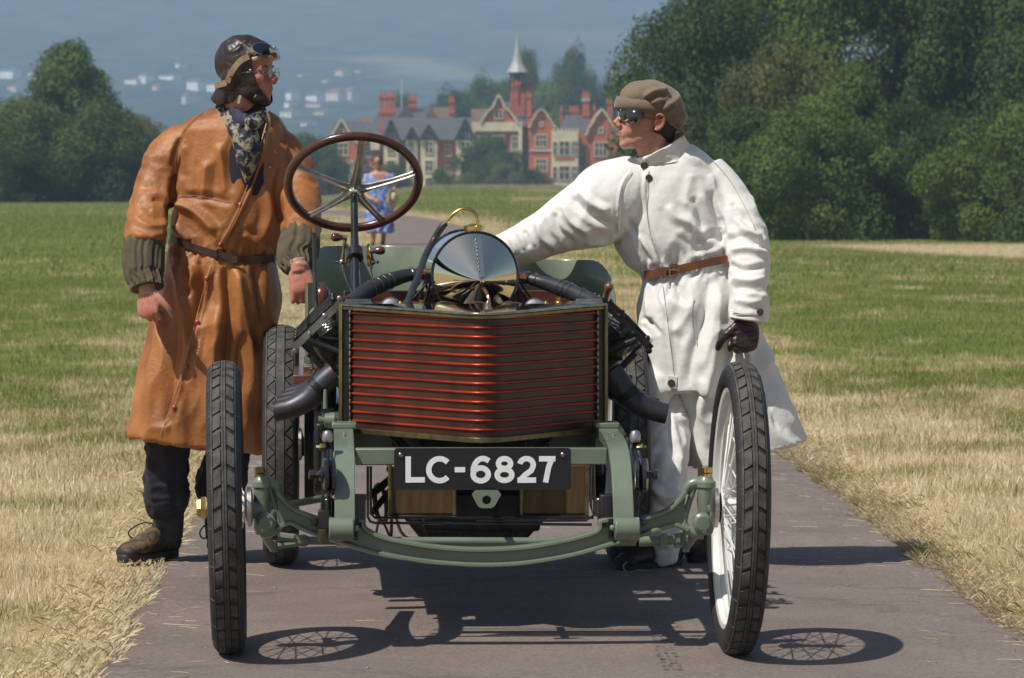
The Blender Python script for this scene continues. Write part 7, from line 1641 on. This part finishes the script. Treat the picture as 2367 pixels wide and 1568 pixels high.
# collar: two tilted rings
def ringc(cx, cy, hw_px, d, sl, Y, n=48, fy=0.0): return [P(cx, cy, Y)+Vector((hw_px*Y/FX*math.cos(2*PI*k/n), d*math.sin(2*PI*k/n), hw_px*Y/FX*math.cos(2*PI*k/n)*sl+fy*math.sin(2*PI*k/n))) for k in range(n)]
mb = MB(); mb.rings([ringc(1536, 378, 80, .105, .10, 14.18), ringc(1532, 364, 70, .092, .25, 14.17, fy=.02), ringc(1526, 347, 58, .080, .42, 14.15, fy=.02), ringc(1524, 336, 56, .078, .50, 14.14, fy=.015)], False, False)
me_ = bpy.data.meshes.new('c'); me_.from_pydata([tuple(v) for v in mb.v], [], mb.f); b = bmesh.new(); b.from_mesh(me_); bmesh.ops.recalc_face_normals(b, faces=b.faces); bmesh.ops.subdivide_edges(b, edges=b.edges, cuts=3, use_grid_fill=True); b.to_mesh(me_); b.free(); me_.update()
folds(me_, [([(1475, 372), (1500, 362), (1530, 340), (1560, 312)], .005, 3)], [(1., (1, 0, .4), .003, .05, 4)]); o = finish(me_, 'collar', M['cotton'], pr, solid=.004)
# gloved hand
M['glove'] = mat('brown_glove', (.035, .018, .016), .38, col2=(.022, .012, .011), scale=30, bump=.5, bscale=90, bdist=.002)
mb = MB(); hand(mb, P(1728, 738, 13.97), Vector((-.12, -.15, -1)), Vector((-.25, 1, 0)), -1, thumb=(.5, .7), fl=[(1.1, 1.4, .7), (1.15, 1.4, .7), (1.2, 1.4, .7), (1.2, 1.4, .7)], sc=1.18)
me_ = union(mb, .0032, 2); folds(me_, [], [(1., (1, 0, .2), .0015, .02, 3)], front=False); finish(me_, 'glove', M['glove'], pr)
# trousers
mb = MB(); mb.tube([P(1575, 820, 14.30), P(1560, 880, 14.24), P(1548, 960, 14.14), P(1540, 1060, 14.02), P(1537, 1130, 13.98), P(1533, 1200, 14.0), P(1531, 1260, 14.03), P(1530, 1290, 14.05)], [.10, .085, .075, .073, .070, .062, .056, .054], 24, smooth=4)
me_ = union(mb, .0065, 3); folds(me_, [([(1500, 1120), (1540, 1150), (1575, 1130)], .012, 8), ([(1510, 1160), (1545, 1175), (1572, 1150)], -.010, 6), ([(1545, 930), (1560, 1000), (1575, 1080)], .008, 7), ([(1510, 1250), (1550, 1262)], .008, 5)], [(1., (.2, 0, 1), .006, .06, 4), (1., (1, 0, .2), .004, .06, 14)]); finish(me_, 'trousers', M['cotton'], pr)
mb = MB(); mb.tube([P(1662, 760, 14.25), P(1666, 900, 14.3), P(1662, 1080, 14.34), P(1655, 1200, 14.38), P(1652, 1272, 14.4)], [.10, .085, .073, .062, .054], 24, smooth=4); me_ = union(mb, .0065, 3); folds(me_, [], [(1., (.2, 0, 1), .006, .06, 4)], front=False); finish(me_, 'trousers', M['cotton'], pr)
SM_ = [mat('brown_shoe', (.045, .026, .018), .5, col2=(.03, .018, .013), scale=20), mat('brown_shoe_sole', (.018, .014, .011), .7, scale=20), mat('pale_lace', (.4, .33, .22), .7)]
make_shoe(pr, Vector((P(1556, 1290, 14.1).x, 14.12, .010)), Vector((-.72, -.69, 0)), .29, .055, SM_, laces=False, name='shoe', high=.08)
make_shoe(pr, Vector((P(1650, 1290, 14.42).x, 14.44, .010)), Vector((-.35, -1, 0)), .28, .05, SM_, laces=False, name='shoe', high=.08)
mb = MB(); mb.tube([P(1448, 1300, 13.86), P(1440, 1312, 13.84), P(1455, 1325, 13.8), P(1475, 1318, 13.8), P(1500, 1322, 13.8)], .0022, 6, smooth=4); mb.build('lace', SM_[2], pr)
# tweed cap worn back to front
tw = bpy.data.materials.new('tweed'); tw.use_nodes = True; t = tw.node_tree; N = t.nodes; L = t.links; b_ = N['Principled BSDF']; b_.inputs['Roughness'].default_value = .9; b_.inputs['Sheen Weight'].default_value = .3
tc = N.new('ShaderNodeTexCoord'); mp = N.new('ShaderNodeMapping'); mp.inputs['Rotation'].default_value = (0, .25, 0); L.new(tc.outputs['Object'], mp.inputs[0])
def wv(sc, ax): x = N.new('ShaderNodeTexWave'); x.inputs['Scale'].default_value = sc; x.bands_direction = ax; x.inputs['Distortion'].default_value = 1.2; L.new(mp.outputs[0], x.inputs[0]); return x
w1 = wv(38, 'Z'); w2 = wv(44, 'X'); n3 = N.new('ShaderNodeTexNoise'); n3.inputs['Scale'].default_value = 300; L.new(tc.outputs['Object'], n3.inputs[0])
r_1 = N.new('ShaderNodeValToRGB'); L.new(w1.outputs[1], r_1.inputs[0]); e = r_1.color_ramp.elements; e[0].color = (.15, .132, .095, 1); e[1].color = (.23, .205, .15, 1); q = e.new(.88); q.color = (.26, .15, .09, 1)
r_2 = N.new('ShaderNodeValToRGB'); L.new(w2.outputs[1], r_2.inputs[0]); e = r_2.color_ramp.elements; e[0].color = (.65, .68, .62, 1); e[1].color = (1, 1, 1, 1)
mx = N.new('ShaderNodeMix'); mx.data_type = 'RGBA'; mx.blend_type = 'MULTIPLY'; mx.inputs[0].default_value = 1; L.new(r_1.outputs[0], mx.inputs[6]); L.new(r_2.outputs[0], mx.inputs[7]); L.new(mx.outputs[2], b_.inputs['Base Color'])
bp = N.new('ShaderNodeBump'); bp.inputs['Strength'].default_value = .5; bp.inputs['Distance'].default_value = .001; L.new(n3.outputs[0], bp.inputs['Height']); L.new(bp.outputs[0], b_.inputs['Normal']); M['tweed'] = tw
mb = MB()
for x, y, rx, ry, rz, a in ((1487, 231, .084, .098, .066, .1), (1512, 228, .085, .105, .062, .3), (1540, 245, .068, .100, .060, .75), (1558, 268, .048, .085, .045, .9), (1465, 232, .050, .080, .045, .1)):
    mb.ball(P(x, y, 14.13), (rx, ry, rz), 28, 18, Matrix.Rotation(a, 3, 'Y'))
me_ = union(mb, .005, 4)
folds(me_, [([(1490, 226), (1515, 212), (1545, 212)], .012, 7), ([(1488, 236), (1520, 222), (1540, 222)], -.012, 5), ([(1536, 255), (1560, 235), (1568, 225)], .010, 6), ([(1538, 262), (1550, 248), (1560, 246)], -.010, 4), ([(1455, 240), (1490, 248), (1530, 270), (1560, 290)], .006, 6), ([(1470, 200), (1478, 215), (1480, 235)], .002, 2)], [(1., (1, 0, .4), .004, .06, 5)]); finish(me_, 'tweed_cap', M['tweed'], pr)
mb = MB(); mb.rings([ringc(1487, 262, 68, .098, -.15, 14.13), ringc(1486, 245, 66, .100, -.16, 14.13), ringc(1488, 232, 62, .094, -.16, 14.13)], False, False); me_ = bpy.data.meshes.new('band'); me_.from_pydata([tuple(v) for v in mb.v], [], mb.f); finish(me_, 'cap_band', M['tweed'], pr, solid=.004)
mb = MB(); pk = []
for k in range(9):
    a = -PI/2+PI*k/8; pk.append((a,))
R = []
for t_ in (0, .5, 1):
    R.append([P(1556+32*t_*math.cos(a)+4*t_, 294+25*t_*math.cos(a)*.9, 14.13)+Vector((0, .085*math.sin(a)*(1-.1*t_), 0)) for a in np.linspace(-PI/2, PI/2, 13)])
mb.rings(R, False, False, closed=False); me_ = bpy.data.meshes.new('peak'); me_.from_pydata([tuple(v) for v in mb.v], [], mb.f); finish(me_, 'cap_peak', M['tweed'], pr, solid=.006)
# dark goggles
for sgn in (-1, 1):
    c = Rp(.094, sgn*.032, .014); nrm = (fR+lR*sgn*.35).normalized(); xx = nrm.cross(zR).normalized(); yy = xx.cross(nrm); pt = lambda a, kx, ky, d: c+xx*.031*kx*math.cos(a)+yy*.024*ky*math.sin(a)+nrm*d
    mb = MB(); mb.rings([[pt(2*PI*i/28, k, k, d) for i in range(28)] for k, d in ((1.10, -.02), (1.08, 0), (1.0, .003), (.93, .001))], False, False); fr_ = mb.build('goggle_frame', M['chrome'], pr)
    mb = MB(); mb.rings([[pt(2*PI*i/28, k, k, d) for i in range(28)] for k, d in ((.97, .0), (.5, .004))], True, True); o = mb.build('goggle_lens', mat('green_goggle_glass', (.03, .035, .008), .06, coat=1.0), None); o.parent = fr_
    mb = MB(); side = [Rp(.088, sgn*.058, .036), Rp(.055, sgn*.076, .038), Rp(.035, sgn*.080, .018), Rp(.058, sgn*.074, -.018), Rp(.086, sgn*.056, -.020)]; ctr = Rp(.066, sgn*.078, .010)
    mb.add(side+[ctr], [(i, (i+1) % 5, 5) for i in range(5)]); o = mb.build('side_shield', mat('smoked_leather', (.035, .03, .028), .15, coat=.8), pr); s_ = o.modifiers.new('s', 'SOLIDIFY'); s_.thickness = .003
mb = MB()
for sgn in (-1, 1): mb.tube([Rp(.045, sgn*.080, .010), Rp(.01, sgn*.084, .004), Rp(-.02, sgn*.088, .012)], [.003, .0025, .0025], 6)
mb.tube([Rp(.098, -.012, .016), Rp(.10, 0, .018), Rp(.098, .012, .016)], .004, 6); mb.build('goggle_strap', M['darkhair'], pr)

# ============ woman walking far down the road
YW = 72.0; pw = wthing('person', 'person in a blue patterned dress and sunglasses walking far down the road', 'person', (P(880, 570, YW).x, YW, 0))
fW = Vector((-.15, -1, 0)).normalized(); lW = Vector((0, 0, 1)).cross(fW).normalized(); OW = P(873, 378, YW)
mb = MB(); head_parts(mb, OW, fW, lW, zL, ear=True, neck=[P(876, 402, YW)+Vector((0, .03, 0))], s=.93)
loft(mb, [(396, 862, 890, .05), (403, 850, 904, .085), (420, 850, 904, .10), (440, 852, 902, .10), (470, 852, 902, .11), (500, 852, 900, .10)], YW, 24)
mb.tube([P(868, 495, YW), P(865, 530, YW-.05), P(862, 555, YW-.05), P(861, 572, YW-.03)], [.075, .05, .045, .035], 14); mb.tube([P(888, 495, YW), P(888, 530, YW+.1), P(886, 552, YW+.18), P(885, 568, YW+.25)], [.075, .05, .045, .035], 14)
mb.tube([P(850, 408, YW), P(845, 430, YW), P(848, 452, YW-.1), P(862, 462, YW-.22)], [.05, .042, .035, .03], 12, smooth=3); mb.tube([P(903, 408, YW), P(910, 430, YW), P(909, 450, YW-.1), P(898, 460, YW-.2)], [.05, .042, .035, .03], 12, smooth=3)
hand(mb, P(864, 462, YW-.22), Vector((.8, -.2, -.4)), Vector((0, 1, -.2)), 1, sc=.9); hand(mb, P(898, 460, YW-.2), Vector((.2, -.2, -1)), Vector((-.5, 1, 0)), -1, sc=.9)
me_ = union(mb, .009, 2); redness(me_, []); finish(me_, 'body', M['skin2'], pw); eyes(OW, fW, lW, zL, pw, .93)
M['dress'] = mat('blue_patterned_cotton', (.07, .13, .38), .8, col2=(.30, .38, .60), scale=14, detail=3, lo=.42, hi=.62)
mb = MB(); loft(mb, [(403, 850, 904, .10), (412, 846, 908, .12), (430, 846, 908, .135), (450, 850, 906, .13), (470, 848, 908, .15), (500, 846, 908, .17), (520, 846, 908, .18), (536, 847, 909, .185)], YW, 36); mb.tube([P(851, 404, YW), P(845, 425, YW)], [.07, .065], 14); mb.tube([P(904, 404, YW), P(910, 425, YW)], [.07, .065], 14)
me_ = union(mb, .014, 2); folds(me_, [], [(lambda px, v: ss(440, 480, px[:, 1])+.3, (0, 0, 1), .02, .09, 3)], front=False); cutout(me_, lambda px, c, n: (np.hypot((px[:, 0]-877)/15, (px[:, 1]-400)/17) < 1)); finish(me_, 'dress', M['dress'], pw, solid=.005)
mb = MB(); rot = Matrix((fW, lW, zL)).transposed(); mb.ball(OW+Vector((0, .03, .045)), (.088, .095, .10), 20, 14, rot); me_ = union(mb, .008, 1); folds(me_, [], [(1., (0, 0, 1), .008, .03, 3)], front=False); cutout(me_, lambda px, c, n: (c[:, 1] < YW-.035) & (c[:, 2] < OW.z+.075)); finish(me_, 'hair', mat('brown_hair', (.10, .06, .035), .6), pw, solid=.01)
mb = MB()
for sgn in (-1, 1): mb.ball(OW+fW*.085+lW*sgn*.03+zL*.01, (.026, .012, .018), 14, 10)
mb.tube([OW+fW*.09-lW*.07+zL*.014, OW+fW*.098+zL*.014, OW+fW*.09+lW*.07+zL*.014], .005, 6); mb.build('sunglasses', M['black'], pw)
mb = MB(); mb.lathe([(0, .17), (.004, .175), (.012, .17), (.02, .10), (.08, .088), (.10, .05), (.105, .01)], P(907, 458, YW-.28), (.85, -.45, .1), 28); h_ = mb.build('sun_hat', mat('straw_hat', (.55, .45, .27), .8, scale=40), None); h_.location = (0, 0, 0); setp(h_, 'pale straw sun hat held in the hand of the woman in blue', 'hat')
for x, dY in ((861, -.05), (885, .22)): mb = MB(); c = P(x, 574, YW+dY); c.z = zr(c.x, c.y)+.025; mb.ball(c+Vector((0, -.05, 0)), (.042, .12, .03), 14, 8); mb.build('sandal', mat('sandal', (.12, .06, .03), .6), pw)
